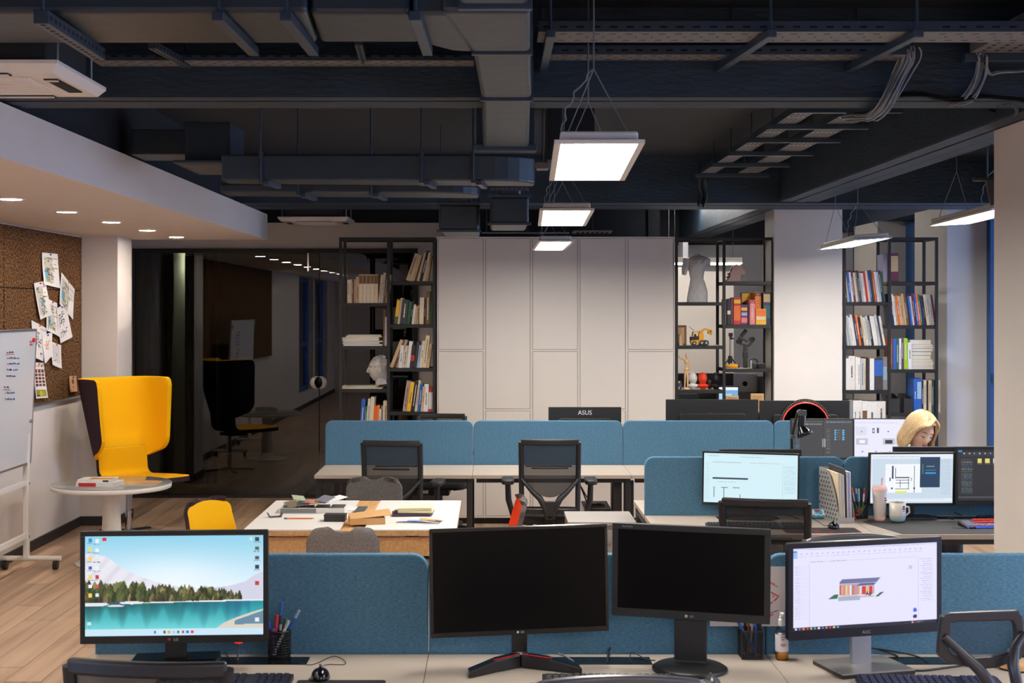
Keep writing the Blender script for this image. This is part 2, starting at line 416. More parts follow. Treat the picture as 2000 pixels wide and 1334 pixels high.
# back wall: over and beside the glass partition, up to the rear open area
GX0, GX1, GZ = XL, -.78, 2.59
struct(MB().box(XL, -.50, YB, YB+.12, GZ, 2.86).box(GX1, 1.62, YB, YB+.12, 0, GZ), 'wall_back', wall_m)
struct(MB().box(XL, -.50, YB+.02, YB+.12, 2.86, ZC).box(-.50, 1.62, YB+.02, YB+.12, GZ, ZC), 'wall_back_upper', dark_m)
# the rear area, seen through the bookcase
struct(MB().box(1.62, 1.74, YB, 19.0, 0, 2.6), 'wall_rear_inner', wall_m)
struct(MB().box(1.62, 1.74, YB, 19.0, 2.6, ZC), 'wall_rear_inner_upper', dark_m)
grey_w = mat('grey_blue_wall', (176, 178, 186), .8)
struct(MB().box(2.0, WX(1433, 16.6), 16.6, 16.75, 0, WZ(530, 16.6)), 'wall_rear_white', mat('white_rear_paint', (232, 226, 218), .8))
struct(MB().box(1.74, 9, 18.6, 18.8, 0, 2.80), 'wall_rear', grey_w)
struct(MB().box(1.74, 9, 18.6, 18.8, 2.80, ZC), 'wall_rear_upper', dark_m)
struct(MB().box(WX(1334, 17.2), WX(1344, 17.2), 17.2, 17.6, 0, 2.8), 'column_rear', grey_w)
# dim room behind the glass
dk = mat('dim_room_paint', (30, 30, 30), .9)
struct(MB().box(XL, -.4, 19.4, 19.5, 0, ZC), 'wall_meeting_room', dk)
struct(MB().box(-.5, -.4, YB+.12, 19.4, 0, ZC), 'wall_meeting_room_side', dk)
struct(MB().box(XL+.02, WX(372, 18.2), 18.2, 18.25, 0, 2.75), 'wall_meeting_room_pale', mat('pale_green_paint', (214, 216, 192), .8))
# white columns and painted beams
struct(MB().box(2.554, 3.172, 12.9, 13.34, 0, 2.87), 'column', pier_m)
struct(MB().box(2.56, 3.3, 6.47, 7.26, 0, 2.893), 'column', wall_m)
ZB = EYE+.92
def beam(x0, x1, y0, y1, z0=ZB, name='ceiling_beam'):
    mb = MB(); along = 'x' if (x1-x0) > (y1-y0) else 'y'
    mb.box(x0, x1, y0, y1, z0, ZC)
    # board marks of the formwork: thin raised strips under the beam
    if along == 'x':
        w_ = (y1-y0)/3
        for i in range(3): mb.box(x0, x1, y0+i*w_+.006, y0+(i+1)*w_-.006, z0-.006-.003*(i % 2), z0+.001)
    else:
        w_ = (x1-x0)/3
        for i in range(3): mb.box(x0+i*w_+.006, x0+(i+1)*w_-.006, y0, y1, z0-.006-.003*(i % 2), z0+.001)
    return struct(mb, name, beam_m)
beam(XL, XR+.4, 6.13, 6.47)
beam(XL, XR+.4, 12.1, 12.9, EYE+.91)
beam(2.44, 2.78, 6.47, 12.1)
beam(2.44, 2.78, 12.9, 18.6)
beam(2.44, 2.78, YN, 6.13)
beam(XL, XR+.4, 1.0, 1.34)
# window wall: piers, sills, lintel, windows
pys = [-3.4, -1.0, 1.4, 3.8, 6.1, 8.5, 10.9, 13.3, 15.7, 18.0]
struct(MB().box(XR, XR+.3, YN, 21, 0, .25), 'wall_right', pier_m)
struct(MB().box(XR-.3, XR+.3, YN, 21, 2.93, ZC), 'wall_right_upper', mat('navy_lintel', (38, 56, 84), .7))
for y in pys:
    struct(MB().box(4.25, XR+.3, y, y+1.02, 0, 2.93), 'pier', pier_m)
frame_m = mat('blue_window_frame', (40, 84, 138), .5)
blind_m = mat('blue_roller_blind', (44, 92, 150), .8, var=.05)
def window(i, y0, y1, blind):
    o = struct(MB().box(XR+.02, XR+.12, y0, y0+.07, .25, 2.93).box(XR+.02, XR+.12, y1-.10, y1, .25, 2.93).box(XR+.02, XR+.12, y0+.07, y1-.10, .25, .33).box(XR+.02, XR+.12, y0+.07, y1-.10, 2.85, 2.93).box(XR+.03, XR+.11, y0+.07, y1-.10, 1.28, 1.36), 'window_%d' % i, frame_m)
    MB().box(XR+.06, XR+.07, y0+.07, y1-.10, .33, 1.28).build('pane', glass_win, o)
    MB().box(XR+.06, XR+.07, y0+.07, y1-.10, 1.36, 2.85).build('pane', glass_win, o)
    if blind:
        MB().box(XR-.04, XR-.03, y0+.005, y1-.005, .3, 2.9).cyl((XR-.035, y0+.005, 2.9), (XR-.035, y1-.005, 2.9), .02).build('roller_blind', blind_m, o)
for i in range(len(pys)-1):
    window(i+1, pys[i]+1.02, pys[i+1], pys[i] > 13)
# glass partition
o = struct(MB().box(GX0, GX1, YB-.03, YB+.05, GZ-.045, GZ).box(GX0, GX1, YB-.03, YB+.05, 0, .03).box(GX0, GX0+.02, YB-.03, YB+.05, .03, GZ-.045).box(GX1-.05, GX1, YB-.03, YB+.05, .03, GZ-.045), 'trim_1', blk)
XD = WX(624, YB)
struct(MB().box(GX0+.02, XD-.004, YB, YB+.012, .03, GZ-.045), 'window_20', glass_dark)
d = struct(MB().box(XD+.004, GX1-.05, YB, YB+.012, .03, GZ-.045), 'door_1', glass_dark)
c = P(622, 747, YB-.02)
for sx in (-1, 1):
    hp = MB().lathe([(0, 0), (.058, 0), (.066, .006), (.066, .012), (0, .012)], 24).xform(Matrix.Translation(Vector((c.x+sx*.022, YB-.012, c.z))) @ Matrix.Rotation(math.radians(90), 4, 'X'))
    hp.build('door_handle', mat('satin_steel', (214, 212, 210), .4, metal=.35), d)
hp = MB().box(WX(601, YB), WX(604, YB), YB-.03, YB, WZ(530, YB), WZ(488, YB)); hp.build('hinge', chrome, d)

for i, (y0, y1) in enumerate(((-2.6, -.35), (-.05, 2.1))):
    o = struct(MB().box(XL-.2, XL-.1, y0, y0+.07, .3, 2.6).box(XL-.2, XL-.1, y1-.07, y1, .3, 2.6).box(XL-.2, XL-.1, y0+.07, y1-.07, .3, .38).box(XL-.2, XL-.1, y0+.07, y1-.07, 2.52, 2.6).box(XL-.2, XL-.1, y0+.07, y1-.07, 1.2, 1.3), 'window_%d' % (30+i), frame_m)
    MB().box(XL-.16, XL-.15, y0+.07, y1-.07, .38, 2.52).build('pane', glass_win, o)
# ================================================================ lamps
def led_panel(label, near, far, ceil_pts, w=.30, tilt=0., copyof=None):
    """near / far: centre of the near and far end of the light's underside; ceil_pts: where the wires hook up"""
    near, far = Vector(near), Vector(far); d = (far-near); L = d.length
    t = thing('led_panel_light', label, 'ceiling light', tuple((near+far)/2), group='hanging LED panel lights')
    u = d.normalized(); r = u.cross(Vector((0, 0, 1))).normalized(); r = (Matrix.Rotation(math.radians(tilt), 3, u) @ r); n = r.cross(u)
    M = Matrix((r, u, n)).transposed()
    def at(x, y, z): return M @ Vector((x, y, z))
    def bx(mb, x0, x1, y0, y1, z0, z1): return mb.obox(at((x0+x1)/2, (y0+y1)/2, (z0+z1)/2), (x1-x0, y1-y0, z1-z0), M)
    h, e = w/2, .022
    mb = MB(); bx(mb, -h, h, -L/2, -L/2+e, 0, .012); bx(mb, -h, h, L/2-e, L/2, 0, .012); bx(mb, -h, -h+e, -L/2+e, L/2-e, 0, .012); bx(mb, h-e, h, -L/2+e, L/2-e, 0, .012)
    bx(mb, -h+.002, h-.002, -L/2+.002, L/2-.002, .0098, .0125); mb.build('frame', white_mt, t)
    mb = MB(); bx(mb, -h+.02, h-.02, -L/2+.03, L/2-.03, .0126, .046); mb.build('housing', white_mt, t, .008)
    mb = MB(); bx(mb, -h+e, h-e, -L/2+e, L/2-e, .003, .009); mb.build('diffuser', led_m, t)
    for y, hook in ((-L/2+.13, ceil_pts[0]), (L/2-.13, ceil_pts[1])):
        hk = Vector(hook)-((near+far)/2)
        for x in (-h+.05, h-.05):
            MB().tube([at(x, y, .046), at(x, y, .062), hk], .0022, 5).build('wire', wire_m, t)
        MB().tube([hk, Vector((hk.x, hk.y, ZC-(near.z+far.z)/2))], .003, 5).build('wire', wire_m, t)
    # feed cable with its coil
    hk = Vector(ceil_pts[0])-((near+far)/2); pts = []
    s0 = at(-h+.03, -L/2+.25, .046)
    for i in range(14):
        q = i/13; p = s0.lerp(hk, q); pts.append(p+Vector((-.03*math.sin(q*math.pi)+.008*math.sin(q*25), .01*math.cos(q*18), 0)))
    MB().tube(pts, .003, 5).build('feed_cable', gcable_m, t)
    return t
led_panel('nearest large LED panel hanging from wires above the aisle', ((.355), 4.71, EYE+.55), (.376, 5.67, EYE+.512), [(.345, 4.85, EYE+.82), (.37, 5.5, EYE+.80)], tilt=0)
led_panel('middle LED panel of the aisle row, over the grey desks', (.408, 7.79, EYE+.541), (.434, 8.91, EYE+.521), [(.40, 7.95, EYE+.80), (.43, 8.75, EYE+.78)])
led_panel('farthest LED panel of the aisle row, before the cream cabinets', (.470, 10.5, EYE+.498), (.455, 11.6, EYE+.48), [(.46, 10.6, EYE+.72), (.46, 11.45, EYE+.70)], w=.268)
led_panel('LED panel hanging in front of the white column and magazine bookcase', (2.86, 10.7, EYE+.525), (2.866, 11.9, EYE+.508), [(2.80, 10.9, EYE+.82), (2.82, 11.7, EYE+.86)], tilt=-4)
led_panel('LED panel partly hidden by the right wall column', (3.13, 8.5, EYE+.60), (3.11, 9.7, EYE+.573), [(3.1, 8.7, EYE+.9), (3.1, 9.5, EYE+.92)], tilt=-3)
# the same rows go on over the camera and behind it
for (x, y) in ((.3, -.6), (.3, -2.6), (2.9, 3.5), (2.9, -.2), (2.9, -2.6)):
    led_panel('LED panel of the ceiling rows outside the view', (x, y, EYE+.56), (x, y+1.15, EYE+.55), [(x, y+.15, EYE+.85), (x, y+1, EYE+.85)])
# downlights
for i, y in enumerate((8.53, 9.65, 10.78, 11.9, 13.0, 7.41, 6.29, 5.17, 4.05, 2.9, 1.8)):
    lab = ('%s round downlight in the white soffit above the cork wall, counted from the left edge' % ORD[i]) if i < 5 else 'round downlight in the white soffit outside the view'
    t = thing('downlight', lab, 'downlight', (-2.89, y, ZS), group='downlights in the soffit')
    MB().lathe([(.062, -.001), (.078, -.004), (.082, 0)], 28).build('ring', white_mt, t)
    MB().lathe([(0, -.002), (.062, -.002)], 28).build('diffuser', down_m, t)
# linear lamps of the rear area
for px0, px1, py, Y in ((1300, 1449, 512, 15.6), (1290, 1334, 530, 17.0)):
    a, b_ = P(px0, py, Y), P(px1, py, Y)
    t = thing('linear_light', 'linear lamp of the rear room, %s, seen through the torso bookcase' % ('upper long one' if Y < 16 else 'lower short one'), 'ceiling light', tuple((a+b_)/2))
    MB().box(a.x, b_.x, Y-.03, Y+.03, a.z-.01, a.z+.05).build('housing', white_mt, t, .003, world=True)
    MB().box(a.x+.005, b_.x-.005, Y-.032, Y+.026, a.z-.03, a.z-.01).build('diffuser', lin_m, t, world=True)
    for x in (a.x+.1, b_.x-.1): MB().tube([(x, Y, a.z+.05), (x, Y, ZC)], .003, 5).build('wire', wire_m, t, world=True)
for (x, y) in ((2.6, 14.4), (2.2, 15.6), (2.6, 16.6)):  # extra lamps added out of sight near the ceiling to brighten the rear room
    t = thing('linear_light', 'unseen linear lamp added to brighten the rear room', 'ceiling light', (x, y, ZC-.062), group='unseen lamps added in the rear room')
    MB().box(-.6, .6, -.03, .03, 0, .06).build('housing', white_mt, t); MB().box(-.59, .59, -.026, .026, -.02, 0).build('diffuser', mat('rear_fill_diffuser', (255, 248, 240), .5, emit=80), t)
# unseen lamp added behind the curtain to light the pale wall
t = thing('added_lamp', 'unseen lamp added to light the pale wall of the dim room', 'lamp', (-3.55, 17.2, 2.55))
MB().box(-.1, .1, -.1, .1, 0, .03).build('diffuser', mat('added_lamp_glow', (235, 240, 214), .5, emit=70), t)
# ================================================================ ducts, trays and cables under the ceiling
ZR = ZC-.004
def hanger(mb, x0, y0, z0, x1, y1, z1, s=.032): mb.bar((x0, y0, z0), (x1, y1, z1), s, s)
# main duct running away from the camera, flaring, dropping below the beam
t = thing('ventilation_duct', 'thick dark duct running away under the beams beside the LED row', 'duct', (0.05, 4.2, 2.9))
def ductpath(st, name, ht=.30, m=duct_m):
    mb = MB()
    for a, b_ in zip(st[:-1], st[1:]):
        (xl0, xr0, y0, z0), (xl1, xr1, y1, z1) = a, b_
        v = [(xl0, y0, z0), (xr0, y0, z0), (xr0, y0, z0+ht), (xl0, y0, z0+ht), (xl1, y1, z1), (xr1, y1, z1), (xr1, y1, z1+ht), (xl1, y1, z1+ht)]
        mb._add(v, [(0, 1, 2, 3), (7, 6, 5, 4), (0, 4, 5, 1), (1, 5, 6, 2), (2, 6, 7, 3), (3, 7, 4, 0)])
    return mb.build(name, m, t, .018, 3, world=True)
ductpath([(WX(890, 3.2), WX(1034, 3.2), 3.2, EYE+.92), (WX(897, 4.25), WX(1032, 4.25), 4.25, EYE+.91)], 'duct_section')
ductpath([(WX(860, 4.32), WX(1036, 4.32), 4.32, EYE+.9), (WX(920, 4.95), WX(1036, 4.95), 4.95, EYE+.895)], 'duct_section')
ductpath([(WX(923, 5.0), WX(1036, 5.0), 5.0, EYE+.90), (WX(940, 5.85), WX(1038, 5.85), 5.85, EYE+.868)], 'duct_section')
ductpath([(WX(941, 5.89), WX(1036, 5.89), 5.89, EYE+.866), (WX(943, 7.3), WX(1033, 7.3), 7.3, EYE+.833)], 'duct_section', .2)
for px0, px1, Y, z in ((895, 1040, 4.28, .90), (921, 1040, 4.975, .888), (938, 1041, 5.87, .858)):
    MB().box(WX(px0, Y), WX(px1, Y), Y-.012, Y+.012, EYE+z, EYE+z+.31).build('flange', strut_m, t, .003, world=True)
MB().box(WX(925, 7.36), WX(1048, 7.36), 7.31, 7.42, EYE+.815, EYE+.85).box(WX(930, 7.4), WX(1045, 7.4), 7.42, 7.58, EYE+.83, EYE+1.05).build('end_flange', strut_m, t, .004, world=True)
# branch duct to the left, across the top of the view
t = thing('branch_duct', 'wide duct with pale underside crossing the top left corner', 'duct', (-1.6, 4.57, 2.86))
ductpath([(-3.6, WX(600, 4.32)+.0, 4.32, EYE+.9), (-3.6, WX(620, 4.82), 4.82, EYE+.9)], 'duct_section', .34)
ductpath([(WX(606, 4.34), WX(800, 4.34), 4.34, EYE+.9), (WX(626, 4.80), WX(822, 4.80), 4.80, EYE+.9)], 'duct_section', .34)
# the flare between branch and main duct
mb = MB(); za = EYE+.898
pl = [(WX(p, y), y) for p, y in ((806, 4.34), (876, 4.34), (924, 4.97), (880, 4.94), (822, 4.80))]
mb.prism(pl, 'z', za, za+.34)
mb.build('flare', duct_m, t, .012, world=True)
for px, Y0, Y1 in ((428, 4.27, 4.87), (560, 4.27, 4.87), (812, 4.27, 4.87)):
    x = WX(px, 4.3); mb = MB(); mb.bar((x, Y0, EYE+.882), (x+.01, Y1, EYE+.882), .034, .03)
    mb.build('strap', strut_m, t, .002, world=True)
    mb = MB()
    for Y in (Y0+.02, Y1-.02): mb.cyl((x, Y, EYE+.88), (x, Y, ZR), .006, n=6)
    mb.build('hanger_rod', strut_m, t, world=True)
# slotted strut carrying the duct
def slotted(name, label, a, b_, w=.045, rods=True):
    a, b_ = Vector(a), Vector(b_)
    t = thing(name, label, 'bracket', tuple((a+b_)/2))
    mb = MB().bar(a, b_, w, w*.9); mb.build('channel', strut_m, t, .002, world=True)
    mb = MB(); n = max(4, int((b_-a).length/.05)); d = (b_-a).normalized()
    for i in range(n):
        p = a.lerp(b_, (i+.5)/n); s = d.cross(Vector((0, 0, 1)))
        for sg in (-1, 1): mb.bar(p+s*sg*(w/2+.0005)-d*.011, p+s*sg*(w/2+.0005)+d*.011, .001, .012)
        mb.bar(p-d*.011-Vector((0, 0, w*.45+.0005)), p+d*.011-Vector((0, 0, w*.45+.0005)), .012, .001)
    o = mb.build('slot', mat('slot_dark', (8, 9, 11), .9), t, world=True); o['kind'] = 'stuff'
    if rods:
        for q in (.03, .97):
            p = a.lerp(b_, q); MB().cyl(p, (p.x, p.y, ZR), .006, n=6).build('rod', strut_m, t, world=True)
    return t
slotted('channel_bracket', 'slotted channel under the pale duct, top left corner', P(80, 33, 4.22), P(193, 106, 4.95), .045)
slotted('channel_bracket', 'small channel bracket below the pale duct near the wall unit', P(297, 88, 5.5), P(366, 126, 6.05), .032)
slotted('channel_bracket', 'short channel bracket left of the main duct', P(700, 82, 5.55), P(711, 122, 6.05), .03)
# perforated cable trays across the view
hole = mat('slot_dark', (8, 9, 11), .9)
tray_m = mat('tray_paint', (104, 104, 108), .5, var=.08, scale=8)
def tray_x(label, x0, x1, y0, y1, zb, zl, gap=None):
    t = thing('cable_tray', label, 'cable tray', ((x0+x1)/2, (y0+y1)/2, zb))
    MB().box(x0, x1, y0, y1, zb, zb+.003).build('tray_bottom', tray_m, t, world=True)
    MB().box(x0, x1, y0-.002, y0, zb, zl).box(x0, x1, y0-.002, y0+.012, zl-.002, zl).build('lip', strut_m, t, world=True)
    MB().box(x0, x1, y1, y1+.002, zb, zl).build('lip', strut_m, t, world=True)
    mb = MB(); dx = .062; n = int((x1-x0)/dx)
    for i in range(n):
        x = x0+(i+.5)*dx
        if gap and gap[0] < x < gap[1]: continue
        mb.box(x-.014, x+.014, y0-.0026, y0-.002, zb+.014, zb+.022)
        for r in range(3):
            y = y0+(y1-y0)*(.2+.3*r); xx = x+(dx/2 if r % 2 else 0)
            mb.box(xx-(.013 if r != 1 else .005), xx+(.013 if r != 1 else .005), y-.004, y+.004, zb-.0006, zb)
    o = mb.build('slot', hole, t, world=True); o['kind'] = 'stuff'
    return t
tray_x('broad perforated cable tray crossing the top right of the ceiling', WX(1052, 5.3), 2.44, 5.30, 5.51, EYE+1.034, EYE+1.076, (WX(1720, 5.3), WX(1840, 5.3)))
tray_x('narrow perforated cable tray running along the near beam', WX(1060, 5.92), WX(1771, 5.92), 5.92, 6.06, EYE+1.06, EYE+1.10)
tray_x('narrow perforated cable tray left of the main duct', WX(180, 5.92), WX(925, 5.92), 5.92, 6.06, EYE+1.035, EYE+1.06)
for lab, p0, Y0, p1, Y1 in (('tray bracket right of the main duct', (1069, 66), 5.25, (1061, 128), 6.1), ('tray bracket above the nearest LED panel, right of it', (1476, 70), 5.25, (1404, 131), 6.1), ('tray bracket holding the cable bundle side of the tray', (1746, 65), 5.25, (1657, 128), 6.1)):
    a = P(*p0, 5.55); x = a.x; z = EYE+1.014
    t = thing('tray_bracket', lab, 'bracket', (x, 5.65, z), group='brackets under the cable trays')
    MB().bar((x, 5.22, z), (WX(p1[0], 6.12), 6.12, z+.02), .034, .03).build('channel', strut_m, t, .003, world=True)
    MB().cyl((x, 5.25, z), (x, 5.25, ZR), .006, n=6).cyl((x, 6.1, z+.03), (x, 6.1, ZR), .006, n=6).build('rod', strut_m, t, world=True)
# tray going along the room at the far right
t = thing('cable_tray', 'perforated cable tray running lengthwise in the top right corner', 'cable tray', (2.2, 5.6, 3.0))
MB().box(2.02, 2.34, 5.0, 6.02, EYE+1.085, EYE+1.088).box(2.02, 2.023, 5.0, 6.02, EYE+1.088, EYE+1.13).build('tray_bottom', tray_m, t, world=True)
mb = MB()
for i in range(16):
    for j in range(5): mb.box(2.06+.055*j-.008, 2.06+.055*j+.008, 5.05+.06*i, 5.075+.06*i, EYE+1.0844, EYE+1.085)
mb.build('slot', hole, t, world=True, kind='stuff')
MB().box(2.0, 2.36, 6.02, 6.06, EYE+1.05, EYE+1.085).build('crossbar', strut_m, t, .003, world=True)
MB().cyl((2.02, 5.3, EYE+1.07), (2.02, 5.3, ZR), .006, n=6).cyl((2.34, 6.04, EYE+1.07), (2.34, 6.04, ZR), .006, n=6).build('rod', strut_m, t, world=True)
# the pair of lengthwise trays on six cross struts
t = thing('cable_ladder', 'pair of perforated trays on cross struts beside the lengthwise beam', 'cable tray', (2.0, 9.9, 3.06))
zt = EYE+1.10
for (xa, xb) in ((1.735, 1.85), (2.04, 2.21)):
    MB().box(xa, xb, 7.7, 11.9, zt+.032, zt+.036).build('tray_bottom', tray_m, t, world=True)
    MB().box(xa-.002, xa, 7.7, 11.9, zt+.032, zt+.075).box(xb, xb+.002, 7.7, 11.9, zt+.032, zt+.075).build('lip', strut_m, t, world=True)
    mb = MB(); nr = 4 if xb-xa < .14 else 6
    for i in range(70):
        for j in range(nr):
            if (i % 12) == 11: continue
            x = xa+(xb-xa)*(j+.5)/nr; y = 7.72+i*.06; mb.box(x-.007, x+.007, y, y+.025, zt+.0314, zt+.032)
    mb.build('slot', hole, t, world=True, kind='stuff')
for Y in (7.98, 8.7, 9.4, 10.2, 11.0, 11.84):
    MB().box(1.69, 2.30, Y-.02, Y+.02, zt, zt+.03).build('cross_strut', strut_m, t, .002, world=True)
    for x in (1.71, 1.95, 2.28): MB().cyl((x, Y, zt), (x, Y, ZR), .005, n=6).build('rod', strut_m, t, world=True)
# cable bundles
def bundle(label, path, n, spread, r=.006, m=gcable_m, seed=1):
    rnd = random.Random(seed); path = [Vector(p) for p in path]
    t = thing('cable_bundle', label, 'cables', tuple(path[0]))
    for k in range(n):
        a = rnd.uniform(0, 6.28); q = spread*math.sqrt(rnd.random()); off = Vector((math.cos(a)*q, math.sin(a)*q*.6, math.sin(a)*q*.6)); pts = []
        for i in range(len(path)-1):
            for s in range(4):
                f = s/4; p0 = path[max(i-1, 0)]; p1 = path[i]; p2 = path[i+1]; p3 = path[min(i+2, len(path)-1)]
                p = .5*((2*p1)+(p2-p0)*f+(2*p0-5*p1+4*p2-p3)*f*f+(3*p1-p0-3*p2+p3)*f**3)
                pts.append(p+off*(1+.25*math.sin(i+f+k))+Vector((rnd.uniform(-.003, .003),)*3))
        pts.append(path[-1]+off); MB().tube(pts, r, 5).build('cable', m, t, world=True)
    return t
bundle('thick bundle of grey cables dropping from the tray over the near beam', [P(1776, 92, 5.98), P(1778, 112, 6.0), P(1762, 145, 6.04), P(1742, 185, 6.03), P(1728, 208, 6.12), P(1706, 226, 6.45), P(1690, 226, 6.9), P(1655, 228, 7.75)], 24, .042, r=.0042, seed=3)
bundle('smaller cable bundle dropping beside the far right tray', [P(1918, 108, 6.0), P(1916, 140, 6.05), P(1902, 175, 6.05), P(1885, 195, 6.1), P(1860, 203, 6.3)], 12, .026, r=.004, seed=5)
bundle('dark cables sagging along the near beam to the right column', [P(1745, 188, 6.06), P(1800, 187, 6.07), P(1860, 198, 6.06), P(1920, 190, 6.07), P(1990, 196, 6.06), P(2030, 200, 6.06)], 9, .02, r=.005, m=cable_m, seed=8)
bundle('cables looped over the end of the lengthwise beam', [P(1950, 206, 6.4), P(1975, 200, 6.3), P(1988, 212, 6.5), P(1984, 224, 6.7), P(1960, 222, 6.9), P(1935, 215, 6.9)], 4, .012, m=cable_m, seed=9)
bundle('grey cable looping on the near beam at the far right', [P(1925, 128, 6.06), P(1936, 144, 6.08), P(1960, 140, 6.08), P(2010, 138, 6.08)], 2, .01, seed=11)
bundle('hanging ends of cables under the far end of the trays', [P(1372, 346, 11.9), P(1373, 366, 12.02), P(1376, 384, 12.04), P(1370, 402, 12.04)], 10, .035, m=cable_m, seed=13)
# left: box plenum with grille
t = thing('air_diffuser', 'dark square duct box with a ceiling grille under it, left', 'vent', P(418, 322, 8.5))
xl, xr = WX(361, 8.3), WX(450, 8.3)
MB().box(xl, xr, 8.3, 8.75, WZ(319, 8.3), WZ(238, 8.3)).build('plenum_box', duct_m, t, .004, world=True)
MB().box(WX(337, 8.12), WX(470, 8.12), 8.12, 8.86, WZ(319, 8.3)-.015, WZ(319, 8.3)).build('flange', strut_m, t, .003, world=True)
mb = MB()
for i in range(12): mb.box(WX(350, 8.12), WX(460, 8.12), 8.18+i*.05, 8.205+i*.05, WZ(319, 8.3)-.022, WZ(319, 8.3)-.015)
mb.build('louvre', tray_m, t, world=True, kind='stuff')
MB().box(-2.13, xl, 8.36, 8.7, WZ(300, 8.3), WZ(250, 8.3)).build('feed_duct', duct_m, t, .006, world=True)
# crossing ducts in the middle
def cross_duct(label, px0, px1, yt, yb, Y, dep, elbow):
    x0, x1 = WX(px0, Y), WX(px1, Y); zt_, zb_ = WZ(yt, Y), WZ(yb, Y)
    t = thing('cross_duct', label, 'duct', ((x0+x1)/2, Y+dep/2, zb_))
    pl = [(x0, Y), (x1-.30, Y)]
    for k in range(1, 7):
        a = math.radians(90*k/6); pl.append((x1-.30+.30*math.sin(a), Y+.22*(1-math.cos(a))))
    pl += [(x1, Y+dep+.15), (x0, Y+dep)] if elbow else [(x1, Y+dep), (x0, Y+dep)]
    MB().prism(pl, 'z', zb_, zt_).build('duct_body', duct_m, t, .012, 3, world=True)
    n = 3 if Y < 8 else 2
    for i in range(n):
        x = WX((510, 823, 924)[i] if n == 3 else (583, 725)[i], Y)
        MB().box(x-.012, x+.012, Y-.012, Y+dep, zb_-.012, zt_+.012).build('flange', strut_m, t, .002, world=True)
        MB().bar((x+.03, Y-.03, zb_-.012), (x+.06, Y+dep+.04, zb_-.012), .03, .024).build('strap', strut_m, t, .002, world=True)
        MB().cyl((x, Y-.02, zb_), (x, Y-.02, ZR), .006, n=6).build('rod', strut_m, t, world=True)
    return t
cross_duct('upper dark duct crossing behind the main duct, with rounded right end', 432, 1047, 301, 353, 7.6, .2, True)
cross_duct('lower dark duct crossing below and behind the upper one', 430, 934, 358, 377, 8.3, .25, True)
def duct_drop(label, px0, px1, yt, yb, Y, slots):
    t = thing('duct_drop', label, 'duct', (WX((px0+px1)/2, Y), Y+.3, WZ(yb, Y)))
    x0, x1 = WX(px0, Y), WX(px1, Y)
    MB().box(x0, x1, Y, Y+.9, WZ(yb, Y), WZ(yt, Y)).build('duct_body', duct_m, t, .02, 3, world=True)
    MB().box(x0-.015, x1+.015, Y-.01, Y+.012, WZ(yb, Y)-.012, WZ(yb, Y)+.006).box(x0-.015, x1+.015, Y-.01, Y+.012, WZ(yt, Y)-.006, WZ(yt, Y)+.012).build('flange', strut_m, t, .002, world=True)
    MB().cyl((x0, Y+.4, WZ(yt, Y)), (x0, Y+.4, ZR), .006, n=6).cyl((x1, Y+.4, WZ(yt, Y)), (x1, Y+.4, ZR), .006, n=6).build('rod', strut_m, t, world=True)
    MB().box(x0+.05, x1-.05, Y-.0, Y+.3, WZ(yt, Y)-.0, WZ(yt-32, Y)).build('neck', duct_m, t, .03, 3, world=True)
    if slots:
        mb = MB().box(x0-.0, x1+.0, Y-.06, Y-.02, WZ(yt-10, Y), WZ(yt-18, Y)); mb.build('bracket_strip', strut_m, t, .002, world=True)
        mb = MB()
        for i in range(8): xx = x0+(i+.5)*(x1-x0)/8; mb.box(xx-.009, xx+.009, Y-.0612, Y-.06, WZ(yt-13, Y)-.003, WZ(yt-13, Y)+.003)
        mb.build('slot', tray_m, t, world=True, kind='stuff')
duct_drop('blunt dark duct end over the bookcase by the glass wall', 857, 935, 398, 450, 9.6, False)
duct_drop('blunt dark duct end with a slotted bracket, right of its twin', 957, 1033, 383, 436, 9.2, True)
# small ceiling boxes near the LED row
t = thing('junction_box', 'dark ceiling box behind the nearest LED panel', 'box', P(1117, 300, 9.0))
MB().box(WX(1069, 9.0), WX(1162, 9.0), 9.0, 9.4, WZ(312, 9.0), ZR).build('box_body', dark_m, t, .006, world=True)
t = thing('ceiling_sensor', 'small white slanted fitting left of the nearest LED panel', 'fitting', P(1060, 322, 8.6))
MB().prism([(WX(1046, 8.6), WZ(316, 8.6)), (WX(1076, 8.6), WZ(316, 8.6)), (WX(1072, 8.6), WZ(329, 8.6)), (WX(1049, 8.6), WZ(329, 8.6))], 'y', 8.6, 8.75).build('fitting_body', tray_m, t, .004, world=True)
MB().cyl(P(1060, 316, 8.67), (WX(1060, 8.67), 8.67, ZR), .006, n=6).build('stem', strut_m, t, world=True)
t = thing('ceiling_pipe', 'thin white pipe running above the cream cabinets', 'pipe', P(1030, 455, 13.4))
MB().cyl(P(941, 455, 13.4), P(1112, 455, 13.4), .008, n=8).build('pipe_run', white_mt, t, world=True)
for px in (950, 1030, 1105): MB().cyl(P(px, 455, 13.4), (WX(px, 13.4), 13.4, ZR), .005, n=6).build('rod', strut_m, t, world=True)
t = thing('ceiling_vent', 'flat silver vent above the fourth cream cabinet', 'vent', P(1157, 451, 13.6))
MB().box(WX(1120, 13.6), WX(1196, 13.6), 13.6, 13.9, WZ(453, 13.6), WZ(450, 13.6)).build('vent_plate', alu, t, .002, world=True)
mb = MB()
for i in range(7): x = WX(1128+i*9.5, 13.6); mb.box(x, x+.025, 13.62, 13.88, WZ(453, 13.6)-.003, WZ(453, 13.6))
mb.build('slot', hole, t, world=True, kind='stuff')
MB().cyl(P(1157, 450, 13.75), (WX(1157, 13.75), 13.75, ZR), .005, n=6).build('rod', strut_m, t, world=True)
